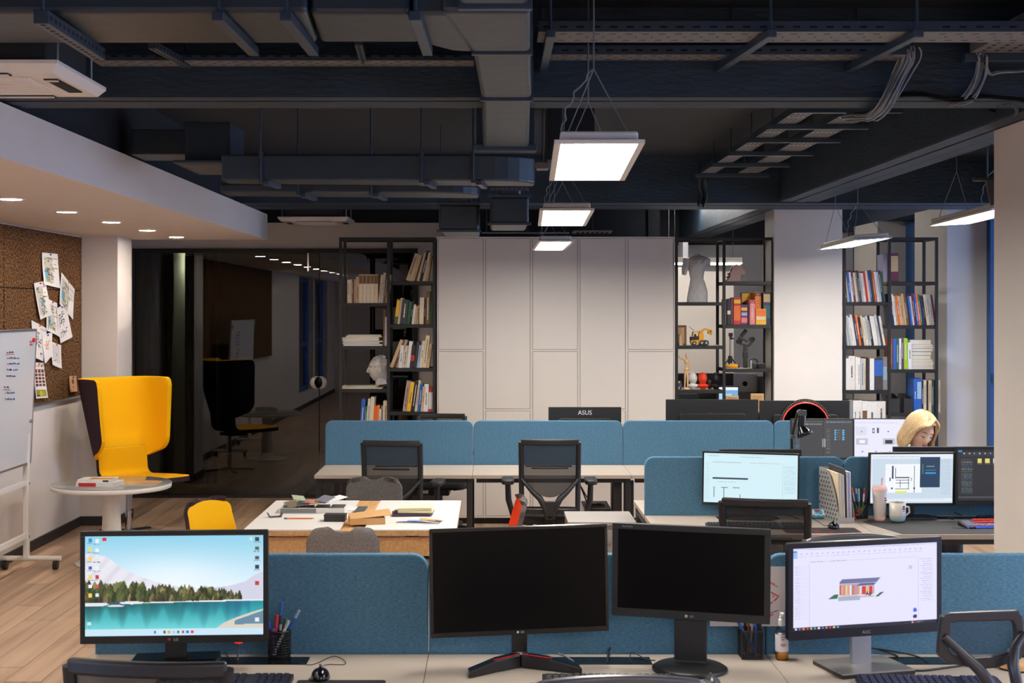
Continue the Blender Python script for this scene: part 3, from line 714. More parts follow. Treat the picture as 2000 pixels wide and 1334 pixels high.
# ceiling cassettes
def cassette(label, x0, x1, y0, y1, z):
    cx, cy = (x0+x1)/2, (y0+y1)/2
    t = thing('ceiling_cassette', label, 'air conditioner', (cx, cy, z), group='ceiling cassette air conditioners')
    w, d = x1-x0, y1-y0; hw, hd = w/2, d/2
    MB().box(-hw+.06, hw-.06, -hd+.06, hd-.06, .04, .30).build('case', mat('cassette_case', (34, 36, 40), .6), t, .004)
    mb = MB(); q = .025
    v = [(-hw, -hd, .04), (hw, -hd, .04), (hw, hd, .04), (-hw, hd, .04), (-hw, -hd, .028), (hw, -hd, .028), (hw, hd, .028), (-hw, hd, .028), (-hw+q, -hd+q, .0), (hw-q, -hd+q, .0), (hw-q, hd-q, .0), (-hw+q, hd-q, .0)]
    mb._add(v, [(0, 1, 2, 3), (11, 10, 9, 8)]+[(a, a+4, (a+1) % 4+4, (a+1) % 4) for a in range(4)]+[(a+4, a+8, (a+1) % 4+8, (a+1) % 4+4) for a in range(4)])
    mb.build('panel', white_pl, t)
    g = .62*hw; gd = .62*hd
    mb = MB().box(-g, g, -gd, gd, -.006, .0); mb.build('intake_grille', white_pl, t, .003)
    mb = MB()
    for i in range(9): y = -gd*.85+i*gd*1.7/8; mb.box(-g*.9, g*.9, y, y+.012, -.009, -.006)
    mb.build('grille_bar', white_pl, t, kind='stuff')
    for (a, b_, c_, d_) in ((-g*.8, g*.8, gd+.04, gd+.09), (-g*.8, g*.8, -gd-.09, -gd-.04), (g+.04, g+.09, -gd*.8, gd*.8), (-g-.09, -g-.04, -gd*.8, gd*.8)):
        o = MB().box(a, b_, c_, d_, -.004, -.0005).build('air_slot', hole, t)
        MB().box(a+.004, b_-.004, c_+.012, c_+.03, -.008, -.004).build('flap', white_pl, o)
    for sx in (-1, 1):
        for sy in (-1, 1):
            MB().cyl((sx*(hw-.03), sy*(hd-.1), .04), (sx*(hw-.03), sy*(hd-.1), ZR-z), .005, n=6).cyl((sx*(hw-.03), sy*(hd-.1), .2), (sx*(hw-.03), sy*(hd-.1), .215), .016, n=8).build('rod', alu, t)
cassette('ceiling cassette air conditioner, large in the top left corner', -2.22, -1.5, 4.90, 5.52, EYE+.82)
cassette('small far ceiling cassette above the glass wall', WX(542, 13.6), WX(680, 13.6), 13.6, 14.25, EYE+.845)
# spotlight by the right column
t = thing('spotlight', 'black spotlight hanging beside the right wall column', 'spotlight', P(1925, 350, 8.0))
MB().box(WX(1903, 8.0), WX(1960, 8.0), 8.0, 8.04, WZ(353, 8.0), WZ(347, 8.0)).build('track', blk, t, .002, world=True)
MB().cyl(P(1938, 350, 8.02), P(1950, 398, 8.02), .04, .045, 16).build('lamp_head', blk, t, .003, world=True)
MB().cyl(P(1928, 348, 8.02), (WX(1928, 8.02), 8.02, ZR), .006, n=6).build('rod', strut_m, t, world=True)
# ================================================================ cream cabinets
YC = 12.96
edges = [853.5, 946.3, 1038.2, 1130.6, 1224, 1318]
splits = [684.5, 800.5, 684.5, 800.5, 684.5]
pos = ['leftmost', 'second', 'third', 'fourth', 'rightmost']
zt = WZ(462.5, YC)
for i in range(5):
    x0, x1 = WX(edges[i], YC)+.0005, WX(edges[i+1], YC)-.0005
    t = thing('tall_cabinet', '%s of the five tall cream cabinets, door joint %s' % (pos[i], 'at mid height' if splits[i] < 700 else 'low down'), 'cabinet', ((x0+x1)/2, YC, 0), group='tall cream cabinets')
    MB().box(x0+.004, x1-.004, YC+.026, YC+.5, .06, zt-.003).build('body', gap_m, t, world=True)
    zs = WZ(splits[i], YC)
    mb = MB().box(x0, x0+.0095, YC, YC+.03, .06, zt).box(x1-.0095, x1, YC, YC+.03, .06, zt).box(x0+.0095, x1-.0095, YC, YC+.03, zt-.013, zt).box(x0+.0095, x1-.0095, YC, YC+.03, zs-.008, zs+.008).box(x0+.0095, x1-.0095, YC, YC+.03, .06, .075)
    mb.box(x0, x0+.004, YC+.03, YC+.5, .06, zt).box(x1-.004, x1, YC+.03, YC+.5, .06, zt)
    mb.build('frame', lac, t, world=True)
    for (a, b_) in ((.078, zs-.011), (zs+.011, zt-.016)):
        MB().box(x0+.0128, x1-.0128, YC+.002, YC+.024, a, b_).build('door', lac, t, .0015, world=True)
    MB().box(x0, x1, YC+.05, YC+.06, 0, .06).build('plinth', blk, t, world=True)
# ================================================================ bookcases
shelf_m = mat('bookcase_black', (19, 18, 19), .5, var=.08, scale=6)
DB = .38
def bookcase(label, px, ytop, left, right, name='bookcase'):
    x0, xm, x1 = [WX(p, YC) for p in px]; s = .026; ztop = WZ(ytop, YC)
    t = thing(name, label, 'bookcase', ((x0+x1)/2, YC, 0), group='black steel bookcases')
    for x in (x0, xm, x1):
        for y in (YC, YC+DB): MB().box(x-s/2, x+s/2, y, y+s, 0, ztop-s).build('upright', shelf_m, t, .002, world=True)
    MB().box(x0-s/2, x1+s/2, YC, YC+s, ztop-s, ztop).box(x0-s/2, x1+s/2, YC+DB, YC+DB+s, ztop-s, ztop).box(x0-s/2, x0+s/2, YC+s, YC+DB, ztop-s, ztop).box(x1-s/2, x1+s/2, YC+s, YC+DB, ztop-s, ztop).box(xm-s/2, xm+s/2, YC+s, YC+DB, ztop-s, ztop).build('top_frame', shelf_m, t, .002, world=True)
    for a, b_, ys in ((x0, xm, left), (xm, x1, right)):
        for y in ys:
            z = WZ(y, YC); MB().box(a+s/2+.001, b_-s/2-.001, YC+.002, YC+DB+s-.002, z-.032, z).build('shelf', shelf_m, t, .002, world=True)
    return t
bookcase('black steel bookcase standing in front of the dark glass wall', (665, 758.5, 848), 463.5, (592, 676, 760, 844, 928), (549.5, 633.5, 719, 804.5, 890, 975))
bookcase('black steel bookcase holding the white torso, right of the cream cabinets', (1321.5, 1414.5, 1509.5), 463.5, (590, 675, 761.5, 847, 930), (549.5, 634.5, 720, 806, 890, 975))
bookcase('black steel bookcase full of magazines, right of the white column', (1649.5, 1737.5, 1830), 463.5, (590, 675.5, 762, 846, 930), (550, 635.5, 721.5, 806, 890, 975))
# ---------------------------------------------------------------- books
PAL = dict(cream=(222, 203, 172), tan=(196, 166, 126), brown=(112, 76, 48), white=(226, 224, 220), black=(28, 27, 29), grey=(138, 138, 142), silver=(186, 188, 192), green=(44, 106, 60),
           olive=(74, 84, 60), blue=(36, 92, 178), navy=(34, 44, 86), orange=(226, 110, 40), red=(186, 44, 44), yellow=(232, 178, 40), purple=(92, 48, 108), teal=(32, 92, 104), lime=(152, 196, 30),
           charcoal=(56, 56, 60), taupe=(168, 146, 130), maroon=(96, 40, 62), turquoise=(64, 168, 172), lavender=(168, 166, 206), pink=(226, 120, 130), skyblue=(150, 182, 208))
NICE = dict(skyblue='pale blue')
def bmat(c): return mat('cover_'+c, PAL[c], .5, var=.05, scale=30)
U = .3*YC/FL     # metres per unit of the 0.3-pixel shelf drawings
def book_mesh(w_, h, d, c):
    mb = MB(); e = min(.0022, w_*.2)
    mb.box(0, w_, 0, .003, 0, h).box(0, e, .003, d, 0, h).box(w_-e, w_, .003, d, 0, h)
    mb.box(e, w_-e, .003, d-.004, .003, h-.004, 1)
    return mb
NB = [0]
def book(x, z, y, w_, h, c, lean, label, group, d=.19, band=None, name='book', cat='book', ring=False):
    th = math.radians(lean); mb = book_mesh(w_, h, d, c)
    if lean >= 0: mb.v = [(a-w_, b_, c_) for a, b_, c_ in mb.v]; xx = x+w_/math.cos(th)
    else: xx = x
    t = mb.build(name, [bmat(c), page_m]); t.location = (xx, y, z); t.rotation_euler = (0, th, 0); tag(t, label, cat, group)
    ox = -w_ if lean >= 0 else 0
    if band:
        bc, lo, hi = band
        MB().box(ox+w_*.04, ox+w_*.96, -.0008, 0, h*lo, h*hi).build('spine_label', bmat(bc), t)
    elif w_ > .012 and random.random() < .75:
        tc = 'white' if sum(PAL[c]) < 380 else 'charcoal'; mb = MB(); r = random.Random(NB[0]); z0 = h*r.uniform(.12, .4); z1 = h*r.uniform(.6, .9); q = z0
        while q < z1:
            l = r.uniform(.004, .014); mb.box(ox+w_*.40, ox+w_*.60, -.0005, 0, q, min(q+l, z1)); q += l+r.choice((.0015, .0015, .004))
        mb.build('spine_title', bmat(tc), t)
    if ring:
        mb = MB(); n = int(h/.012)
        for i in range(n): mb.cyl((ox-.002, -.006, (i+.5)*h/n), (ox+w_*1.05, -.006, (i+.5)*h/n), .002, n=5)
        mb.build('ring_binding', wire_m, t)
    NB[0] += 1
    return t
def row(x0u, ypx, items, where, org, dy=.02, group=None, ord0=0):
    """items: (width, height, colour, lean[, band]) in drawing units, from the left; None: a gap"""
    x = WX(org+x0u*.3, YC); z = WZ(ypx, YC); k = ord0; group = group or 'books on the '+where
    prev = None
    for it in items:
        if not isinstance(it[0], (int, float)): continue
        if len(it) == 1: x += it[0]*U; continue
        w_, h, c, ln = it[0]*U, it[1]*U, it[2], it[3]
        kw = it[4] if len(it) > 4 else {}
        th = math.radians(abs(ln))
        nm = kw.get('kind', 'book'); look = kw.get('look', NICE.get(c, c))
        book(x, z, YC+dy+random.uniform(0, .02), w_, h, c, ln, '%s %s from left, %s, on %s' % (ORD[k], nm, look, where), group, band=kw.get('band'), d=kw.get('d', .19), ring=kw.get('ring', False))
        x += w_/math.cos(th)+.0012
        k += 1
    return x
def flat_stack(cx, ypx, items, where, group, cat='book', name='book'):
    """items bottom to top: (width m, thickness m, colour, dx, rot)"""
    z = WZ(ypx, YC)+.0005; n = len(items)
    for i, (w_, th, c, dx, rot) in enumerate(items):
        mb = MB(); d = .25; e = min(.002, th*.25)
        mb.box(-w_/2, w_/2, -.1, d-.1, 0, e).box(-w_/2, w_/2, -.1, d-.1, th-e, th).box(-w_/2, w_/2, d-.103, d-.1, e, th-e).box(-w_/2+.002, w_/2-.002, -.098, d-.103, e, th-e, 1)
        o = mb.build(name, [bmat(c), page_m]); o.location = (cx+dx, YC+.14, z); o.rotation_euler = (0, 0, math.radians(rot))
        lab = '%s flat %s up, %s, in stack on %s' % (ORD[i], cat, NICE.get(c, c), where)
        if n == 1: lab = '%s %s lying flat on %s' % (NICE.get(c, c), cat, where)
        tag(o, lab, cat, group); z += th+.0006
    return z
bd = lambda c, lo=.2, hi=.5: dict(band=(c, lo, hi))
LO = 640
W1 = 'top left-bay shelf by glass wall'
row(125, 592, [(17, 152, 'cream', 0), (12, 154, 'cream', 0), (10, 154, 'brown', 0), (12, 156, 'tan', 1), (22, 172, 'tan', 1)] + [(24, 186, 'cream', 0, bd('brown', .68, .98)) for _ in range(5)] + [(13, 186, 'tan', 6), (17, 198, 'white', 6), (14, 194, 'brown', 7), (14, 186, 'tan', 7)], W1, LO)
flat_stack(WX(707, YC), 676, [(.36, .018, 'white', 0, 3), (.34, .016, 'silver', -.01, -2), (.37, .012, 'white', .0, 4), (.35, .03, 'white', -.015, -5), (.33, .012, 'cream', .005, 6), (.30, .012, 'grey', .01, 8)], 'second left-bay shelf by glass wall', 'flat books by the glass wall')
row(357, 676, [(11, 238, 'brown', 1), (9, 190, 'white', 1)], 'second left-bay shelf by glass wall', LO, group='upright books by the glass wall')
zs3 = flat_stack(WX(706, YC), 760, [(.37, .012, 'tan', -.005, 2), (.33, .01, 'cream', -.03, -3), (.29, .01, 'olive', .0, 4)], 'third left-bay shelf by glass wall', 'flat books under the plaster head')
row(205, 844, [(25, 213, 'blue', 4), (14, 165, 'green', 4), (18, 216, 'white', 4), (24, 228, 'cream', 4), (20, 168, 'orange', 3), (18, 172, 'orange', 3), (12, 150, 'white', 2), (14, 168, 'grey', 2), (30, 200, 'cream', 1)], 'lowest left-bay shelf by glass wall', LO)
row(505, 549.5, [(28, 186, 'tan', 19), (12, 180, 'cream', 18), (12, 176, 'tan', 17), (14, 172, 'brown', 16), (14, 190, 'cream', 15), (22, 205, 'black', 14), (14, 192, 'cream', 12), (20, 168, 'tan', 9)], 'top right-bay shelf by glass wall', LO)
row(430, 633.5, [(22, 166, 'olive', 7, bd('yellow', .3, .95)), (15, 172, 'cream', 7), (42, 160, 'charcoal', 6), (18, 148, 'green', 7), (13, 156, 'black', 7), (13, 130, 'white', 7), (14, 118, 'tan', 6), (14, 125, 'tan', 6), (5,), (28, 174, 'cream', 2), (12, 172, 'black', 2), (27, 216, 'brown', 1), (18, 252, 'green', 2)], 'second right-bay shelf by glass wall', LO)
row(400, 719, [(20, 192, 'tan', 21), (17, 192, 'brown', 20), (17, 190, 'taupe', 19), (23, 148, 'white', 5), (24, 146, 'cream', 6), (22, 174, 'white', 7), (26, 150, 'black', 6, bd('red', .3, .55)), (18, 172, 'charcoal', 7), (16, 150, 'skyblue', 7), (18, 178, 'cream', 7), (25, 212, 'cream', 7), (18, 160, 'tan', 8)], 'third right-bay shelf by glass wall', LO)
row(485, 804.5, [(26, 200, 'taupe', 8), (25, 192, 'yellow', 8), (25, 198, 'black', 8), (17, 204, 'cream', 7), (21, 182, 'blue', 6), (18, 165, 'tan', 5), (28, 180, 'white', 2), (27, 158, 'red', 2, bd('white', .1, .8)), (9, 150, 'white', 2)], 'fourth right-bay shelf by glass wall', LO)
# magazine bookcase right of the column
RO = 1630
def many(x0, x1, cols, h0, lean, seed):
    r = random.Random(seed); n = len(cols); w_ = (x1-x0)/n*.93; out = []
    for i, c in enumerate(cols):
        out.append((w_*r.uniform(.86, 1.08), h0*r.uniform(.93, 1.05), c, lean*r.uniform(.9, 1.1)*(1-.35*(i < 2))))
    out.sort(key=lambda a: 0)
    return out
def mono(items):   # leans grow smoothly so that neighbours do not cross
    n = len(items); ls = sorted([abs(i[3]) for i in items]); return [(i[0], i[1], i[2], -ls[k])+tuple(i[4:]) for k, i in enumerate(items)]
row(62, 590, mono(many(62, 346, ['orange', 'charcoal', 'silver', 'blue', 'white', 'maroon', 'cream', 'grey', 'charcoal', 'silver', 'white', 'red', 'cream', 'blue', 'charcoal', 'orange', 'white', 'silver', 'navy', 'green'], 200, 7, 2)), 'top left-bay shelf right of column', RO)
row(62, 675.5, mono(many(62, 344, ['yellow', 'teal', 'silver', 'silver', 'white', 'white', 'navy', 'orange', 'black', 'cream', 'white', 'silver', 'black', 'white', 'white', 'silver', 'charcoal', 'white'], 198, 9, 4)), 'second left-bay shelf right of column', RO)
row(60, 762, [(37, 205, 'white', 0), (42, 222, 'white', 0), (14, 216, 'white', 0), (18, 212, 'white', 0), (24, 205, 'silver', 0), (10, 205, 'cream', 0), (12, 212, 'black', 0), (10, 205, 'charcoal', 0), (28, 205, 'white', 0), (56, 205, 'charcoal', 0, bd('blue', .45, .95)), (30, 216, 'grey', 0, bd('skyblue', .3, .7))], 'third left-bay shelf right of column', RO)
row(62, 846, [(32, 210, 'orange', 0), (30, 215, 'grey', 0), (30, 212, 'white', 0), (28, 212, 'white', 0), (32, 208, 'white', 0, bd('brown', .1, .7)), (62, 206, 'white', 0), (56, 206, 'white', 0)], 'fourth left-bay shelf right of column', RO)
row(322, 550, [(48, 178, 'lavender', -1), (52, 186, 'maroon', -1, dict(band=('tan', .35, .9)))], 'top right-bay shelf right of column', RO)
row(370, 635.5, mono(many(370, 640, ['navy', 'navy', 'white', 'cream', 'orange', 'cream', 'tan', 'tan', 'brown', 'charcoal', 'blue', 'white', 'maroon', 'blue', 'orange', 'green', 'navy', 'navy', 'cream', 'silver'], 200, 7, 6))[:-2]+[(16, 200, 'cream', -8), (14, 205, 'white', -8, dict(ring=True)), (14, 205, 'white', -8.2, dict(ring=True)), (14, 200, 'maroon', -8.4)], 'second right-bay shelf right of column', RO)
row(368, 721.5, [(17, 200, 'orange', 0), (19, 200, 'blue', 0), (18, 202, 'teal', 0), (14, 200, 'white', 0), (18, 200, 'purple', 0), (25, 202, 'lime', -1), (24, 175, 'white', -1)], 'third right-bay shelf right of column', RO)
cxs = WX(RO+572*.3, YC)
zz = flat_stack(cxs, 721.5, [(.22, .02, 'white', .0, 2), (.215, .016, 'silver', .004, -3), (.225, .016, 'white', 0, 1), (.21, .018, 'cream', .003, 4), (.22, .016, 'white', -.004, -2), (.2, .036, 'turquoise', -.01, 0), (.2, .034, 'turquoise', -.008, 1), (.2, .03, 'charcoal', .01, -2), (.21, .016, 'white', .004, 5), (.22, .018, 'silver', .0, -4), (.2, .04, 'white', -.015, 6)], 'third right-bay shelf right of column', 'flat books right of the column')
row(520, 806, [(20, 222, 'blue', 0), (30, 222, 'blue', 0, bd('skyblue', .4, .9)), (12, 205, 'black', 0), (18, 210, 'cream', 0), (14, 206, 'black', 0), (20, 210, 'cream', 0), (16, 210, 'teal', 0), (22, 208, 'black', 0), (14, 210, 'cream', 0)], 'fourth right-bay shelf right of column', RO, ord0=2)
row(385, 806, [(9, 216, 'skyblue', -10), (9, 206, 'white', -11)], 'fourth right-bay shelf right of column', RO, dy=.12)
for i, (a, lab) in enumerate(((366, 'left one of two black magazine holders on the shelf above the blonde person'), (452, 'right one of two black magazine holders, beside the blue binders'))):
    x0 = WX(RO+a*.3, YC); z = WZ(806, YC); t = thing('magazine_holder', lab, 'magazine holder', (x0, YC+.004, z), group='black magazine holders')
    w_ = 58*U; h = 118*U
    MB().box(0, w_, .0, .006, 0, h*.78).box(0, .005, .006, .2, 0, h*.8).box(w_-.005, w_, .006, .2, 0, h*.8).box(0, w_, .194, .2, 0, h).box(.005, w_-.005, .006, .194, 0, .005).build('case', mat('holder_black', (38, 38, 42), .35), t, .002)
    MB().prism([(.006, h*.78), (.2, h*.8), (.2, h)], 'x', 0, .005).prism([(.006, h*.78), (.2, h*.8), (.2, h)], 'x', w_-.005, w_).build('side_wing', mat('holder_black', (38, 38, 42), .35), t)
t = thing('paper_flower', 'crumpled red paper flower behind the orange book, magazine bookcase', 'ornament', (WX(RO+400*.3, YC), YC+.23, WZ(721.5, YC)))
MB().cyl((0, 0, 0), (0, 0, .2), .02, n=8).build('stem', bmat('orange'), t)
mb = MB(); r = random.Random(4)
for i in range(9):
    a = i*.7; mb.ball((.035*math.cos(a), .03*math.sin(a), .2+.012*math.sin(i*2)), (.026, .022, .016), 8, 5)
mb.build('petals', mat('crimson_paper', (190, 30, 58), .7), t)
# ================================================================ heads: one generator for plaster, busts and the person
def head_mb(s=1., nu=56, nv=44, soft=1., m=0):
    """a head facing -y, chin to crown .23 m, centre at the origin; features in the radius"""
    mb = MB()
    def g(x, a, w): return math.exp(-((x-a)/w)**2)
    def fn(u, v):
        th = 2*math.pi*u; ph = math.pi*v
        sx, sy, z = math.sin(th)*math.sin(ph), -math.cos(th)*math.sin(ph), math.cos(ph)
        zz = z*.117
        x = sx*.076; y = sy*.098
        if zz < 0:
            k = (-zz/.117); x *= 1-.30*k**1.4; 
            y = y*(1-.25*k) - .012*k*(1 if sy < 0 else -2.2)
        if sy < 0 and zz < .0: y *= 1.0
        f = max(0., -sy)**.5 if sy < 0 else 0
        ax = abs(x)
        ramp_ = min(1., max(0., (.022-zz)/.048)) if zz > -.030 else max(0., 1-(-.030-zz)/.010)
        y -= f*.026*math.exp(-(x/(.008+.004*ramp_))**2)*ramp_*soft
        y += f*.009*g(ax, .031, .016)*g(zz, .012, .012)*soft
        y -= f*.005*g(ax, .031, .02)*g(zz, .033, .010)*soft
        y -= f*.004*g(ax, .031, .011)*g(zz, .010, .006)*soft
        y -= f*.008*g(x, 0, .021)*(g(zz, -.052, .006)+g(zz, -.066, .007))*soft
        y += f*.003*g(x, 0, .022)*g(zz, -.059, .0025)*soft
        y -= f*.007*g(x, 0, .022)*g(zz, -.093, .012)
        y -= f*.005*g(ax, .045, .02)*g(zz, -.022, .02)
        return (x*s, y*s, zz*s)
    mb.surf(fn, nu, nv, m)
    for sgn in (-1, 1):      # ears
        mb.ball((sgn*.075*s, .008*s, -.005*s), (.010*s, .019*s, .032*s), 10, 7, m)
    return mb
plaster = mat('plaster', (206, 202, 196), .8, var=.04, scale=20)
# plaster head on the flat books, in profile to the left
c = P(741, 727, YC+.16); hs = (WZ(697, YC)-zs3)/.30
t = thing('plaster_head', 'white plaster head in profile lying over flat books by the glass wall', 'sculpture', (c.x, c.y, zs3), rz=math.radians(-90))
mb = head_mb(hs*1.18); z0 = .165*hs
mb.v = [(a, b_, cc+z0) for a, b_, cc in mb.v]
mb.cyl((0, .02*hs, 0), (0, .01*hs, .1*hs), .062*hs, .05*hs, 16)
mb.build('head', plaster, t)
mb = MB(); r = random.Random(2)
for i in range(70):
    a = r.uniform(0, 6.28); q = r.uniform(.1, 1.35)
    p = (.092*hs*math.sin(q)*math.cos(a), .116*hs*math.sin(q)*math.sin(a)+.012*hs, z0+.134*hs*math.cos(q))
    if p[1] < -.06*hs and p[2] < z0+.07*hs: continue
    mb.ball(p, .017*hs*r.uniform(.7, 1.2), 7, 5)
mb.build('curls', plaster, t, kind='stuff')
TO = 1300
def tz(zu, row_y, Y=YC):   # height of a drawing row of the torso bookcase
    return WZ(440+zu*.3, Y)
def tx(u, Y=YC): return WX(TO+u*.3, Y)
# low-poly torso
Yt = YC+.17
torso_m = mat('faceted_white', (214, 213, 212), .6)
t = thing('torso_sculpture', 'faceted white female torso on the top left shelf of its bookcase', 'sculpture', (tx(205, Yt), Yt, WZ(590, YC)+.0005))
rings = [(497, 138, 272, .62), (462, 139, 276, .66), (432, 146, 274, .66), (402, 150, 268, .6), (372, 157, 258, .52), (345, 160, 248, .5), (312, 153, 250, .55), (282, 149, 258, .62), (250, 146, 272, .66), (224, 136, 286, .5), (204, 158, 276, .4), (194, 180, 232, .4), (183, 186, 216, .45)]
mb = MB(); n = 10; z0 = tz(497, 0, Yt); zb = WZ(590, YC)+.0005; vv = []
for k, (zu, a, b_, dp) in enumerate(rings):
    cx, hw = (tx(a, Yt)+tx(b_, Yt))/2, (tx(b_, Yt)-tx(a, Yt))/2
    for i in range(n):
        an = 2*math.pi*(i+.5*(k % 2))/n; bust = 1+.35*math.exp(-((zu-262)/22)**2)*max(0, -math.sin(an))*abs(math.cos(an*1)) 
        vv.append((cx+hw*math.cos(an), Yt+hw*dp*math.sin(an)*bust, zb+(tz(zu, 0, Yt)-z0)))
fs = []
for k in range(len(rings)-1):
    for i in range(n):
        a, b_, c_, d_ = k*n+i, k*n+(i+1) % n, (k+1)*n+(i+1) % n, (k+1)*n+i
        fs += [(a, b_, c_), (a, c_, d_)] if k % 2 else [(a, b_, d_), (b_, c_, d_)]
fs += [tuple(range(n-1, -1, -1)), tuple((len(rings)-1)*n+i for i in range(n))]
mb._add(vv, fs); mb.build('torso', torso_m, t, world=True)
mb = MB(); mb.cyl((tx(140, Yt), Yt, tz(222, 0, Yt)), (tx(124, Yt), Yt-.01, tz(285, 0, Yt)), .042, .032, 6).cyl((tx(124, Yt), Yt-.01, tz(285, 0, Yt)), (tx(118, Yt), Yt-.015, tz(322, 0, Yt)), .032, .022, 6)
mb.sm = [False]*len(mb.sm); mb.build('arm_stump', torso_m, t, world=True)
mb = MB().cyl((tx(270, Yt), Yt, tz(226, 0, Yt)), (tx(284, Yt), Yt+.02, tz(262, 0, Yt)), .034, .02, 6); mb.sm = [False]*len(mb.sm); mb.build('arm_stump', torso_m, t, world=True)
# unicorn silhouette board
t = thing('unicorn_figure', 'pale pink unicorn head cut from thick board, top right shelf', 'ornament', (tx(465), YC+.16, WZ(549.5, YC)))
ol = [(410, 365), (504, 365), (505, 338), (512, 318), (530, 322), (537, 314), (536, 296), (520, 280), (512, 268), (522, 243), (498, 258), (480, 250), (455, 262), (440, 285), (438, 300), (422, 310), (428, 322), (412, 336), (424, 346), (406, 356)]
base = WZ(549.5, YC)
pl = [(tx(a), base+(365-b_)*U) for a, b_ in ol]
MB().prism(pl, 'y', YC+.14, YC+.19).build('board', mat('pale_pink_board', (222, 186, 184), .6), t, .002, world=True)
mn = [(tx(a)+.0, base+(365-b_)*U) for a, b_ in ((410, 364), (406, 356), (424, 346), (412, 336), (428, 322), (422, 310), (438, 300), (440, 285), (452, 266), (448, 290), (436, 312), (438, 330), (424, 352))]
MB().prism(mn, 'y', YC+.132, YC+.14).build('mane', mat('mane_dark', (84, 66, 66), .6), t, world=True)
# game boxes
def gbox(x0, x1, h, row_px, c, label, dy=.03, d=.2, txt=None, tc='yellow', bands=(), ty=None):
    z = WZ(row_px, YC)+.0004; a, b_ = tx(x0), tx(x1)
    t = thing('game_box', label, 'game box', (a, YC+dy, z), group='board game boxes')
    MB().box(0, b_-a, 0, d, 0, h*U).build('box', bmat(c), t, .0015)
    for (lo, hi, cc) in bands: MB().box(.002, b_-a-.002, -.0008, 0, h*U*lo, h*U*hi).build('label_band', bmat(cc), t)
    if txt:
        s = min((b_-a)*.75, h*U*.8/(len(txt)*.62)); text('lettering', txt, s, MT(((b_-a)/2, -.0012, h*U*(ty or .5)), 90, -90, 0), bmat(tc), t, .0006)
    return t
gbox(392, 402, 165, 634.4, 'silver', 'thin grey game box at the left end of the game shelf', .05)
gbox(404, 428, 168, 634.4, 'black', 'black game box with small white label, game shelf', bands=((.4, .55, 'white'),))
gbox(429, 444, 172, 634.4, 'maroon', 'narrow dark red game box beside the big red one')
gbox(447, 493, 178, 634.4, 'red', 'big red game box with yellow emblem and lettering', bands=((.78, .92, 'yellow'), (.15, .7, 'orange')))
gbox(495, 537, 132, 634.4, 'purple', 'short purple flowered game box', bands=((.1, .35, 'pink'), (.45, .6, 'lavender'), (.7, .85, 'yellow')))
gbox(540, 549, 130, 634.4, 'black', 'very thin black game box beside the pink one')
gbox(551, 589, 162, 634.4, 'pink', 'pink red game box spelling CODENAMES upward', txt='CODENAMES', tc='white', bands=((.84, .97, 'red'),))
gbox(590, 656, 104, 634.4, 'yellow', 'square yellow game box with a round face, in front of taller ones', .012, .06, bands=((.3, .5, 'cream'), (.55, .95, 'orange')))
gbox(526, 588, 210, 634.4, 'brown', 'tall brown game box standing behind the pink one', .24, .1, bands=((.7, .98, 'yellow'),))
gbox(591, 634, 212, 634.4, 'orange', 'tall orange game box spelling CATAN', .08, .2, txt='CATAN', tc='yellow', ty=.7, bands=((.88, .99, 'maroon'),))
gbox(640, 688, 210, 634.4, 'navy', 'tall dark blue game box with pale script, right end', .03, .2, bands=((.2, .6, 'teal'), (.7, .95, 'tan')))
# picture frame seen from behind
zb = WZ(675, YC)
brn = mat('frame_brown', (112, 66, 34), .5, var=.2, scale=12, stretch=(1, 1, 8))
def frame_back(label, x0, x1, top, row_px, Y, m, strut=True):
    z = WZ(row_px, YC); a, b_ = tx(x0), tx(x1); h = top*U
    t = thing('picture_frame', label, 'picture frame', (a, Y, z), group='picture frames seen from behind'); w_ = b_-a; e = .018
    MB().box(0, w_, 0, .018, 0, e).box(0, w_, 0, .018, h-e, h).box(0, e, 0, .018, e, h-e).box(w_-e, w_, 0, .018, e, h-e).build('frame', m, t, .002)
    MB().box(e, w_-e, .004, .012, e, h-e).build('backing', mat('backing_board', (186, 150, 108), .8, var=.06), t)
    if strut: MB().prism([(w_*.25, 0), (w_*.62, 0), (w_*.42, h*.55), (w_*.3, h*.55)], 'y', -.03, -.024).build('easel_strut', mat('strut_board', (204, 172, 130), .8), t); MB().box(w_*.3, w_*.42, -.03, .004, h*.52, h*.55).build('hinge', mat('strut_board', (204, 172, 130), .8), t)
    return t
frame_back('brown picture frame seen from behind with its easel strut, left of toy loader', 74, 142, 132, 675, YC+.06, brn)
frame_back('light wooden frame on the right-bay shelf, left one', 402, 486, 106, 806, YC+.08, mat('pine', (206, 164, 112), .6, var=.1, scale=9), False)
frame_back('light wooden frame on the right-bay shelf, right one with wide mount', 568, 654, 120, 806, YC+.10, mat('pine', (206, 164, 112), .6, var=.1, scale=9), False)
# toy loader
ty = mat('toy_yellow', (232, 164, 22), .35); tb = mat('toy_black', (24, 24, 26), .5); Yl = YC+.14; z = zb
t = thing('toy_loader', 'yellow toy loader with raised shovel beside the picture frame', 'toy', (tx(232), Yl, z))
def q(a, b_): return (tx(a)-tx(232), (780-b_)*U)
mb = MB(); mb.prism([q(175, 768), q(232, 768), q(232, 742), q(175, 748)], 'y', -.05, .05).prism([q(228, 770), q(262, 770), q(258, 700), q(240, 690), q(228, 704)], 'y', -.035, .035).prism([q(186, 722), q(190, 722), q(190, 690), q(240, 684), q(240, 690), q(194, 697)], 'y', -.05, .05); mb.build('body', ty, t, .002)
MB().prism([q(176, 748), q(226, 744), q(226, 720), q(176, 724)], 'y', -.052, .052).build('engine_block', tb, t, .003)
MB().prism([q(200, 722), q(214, 722), q(212, 706), q(204, 706)], 'y', -.02, .02).build('seat', tb, t, .002)
mb = MB()
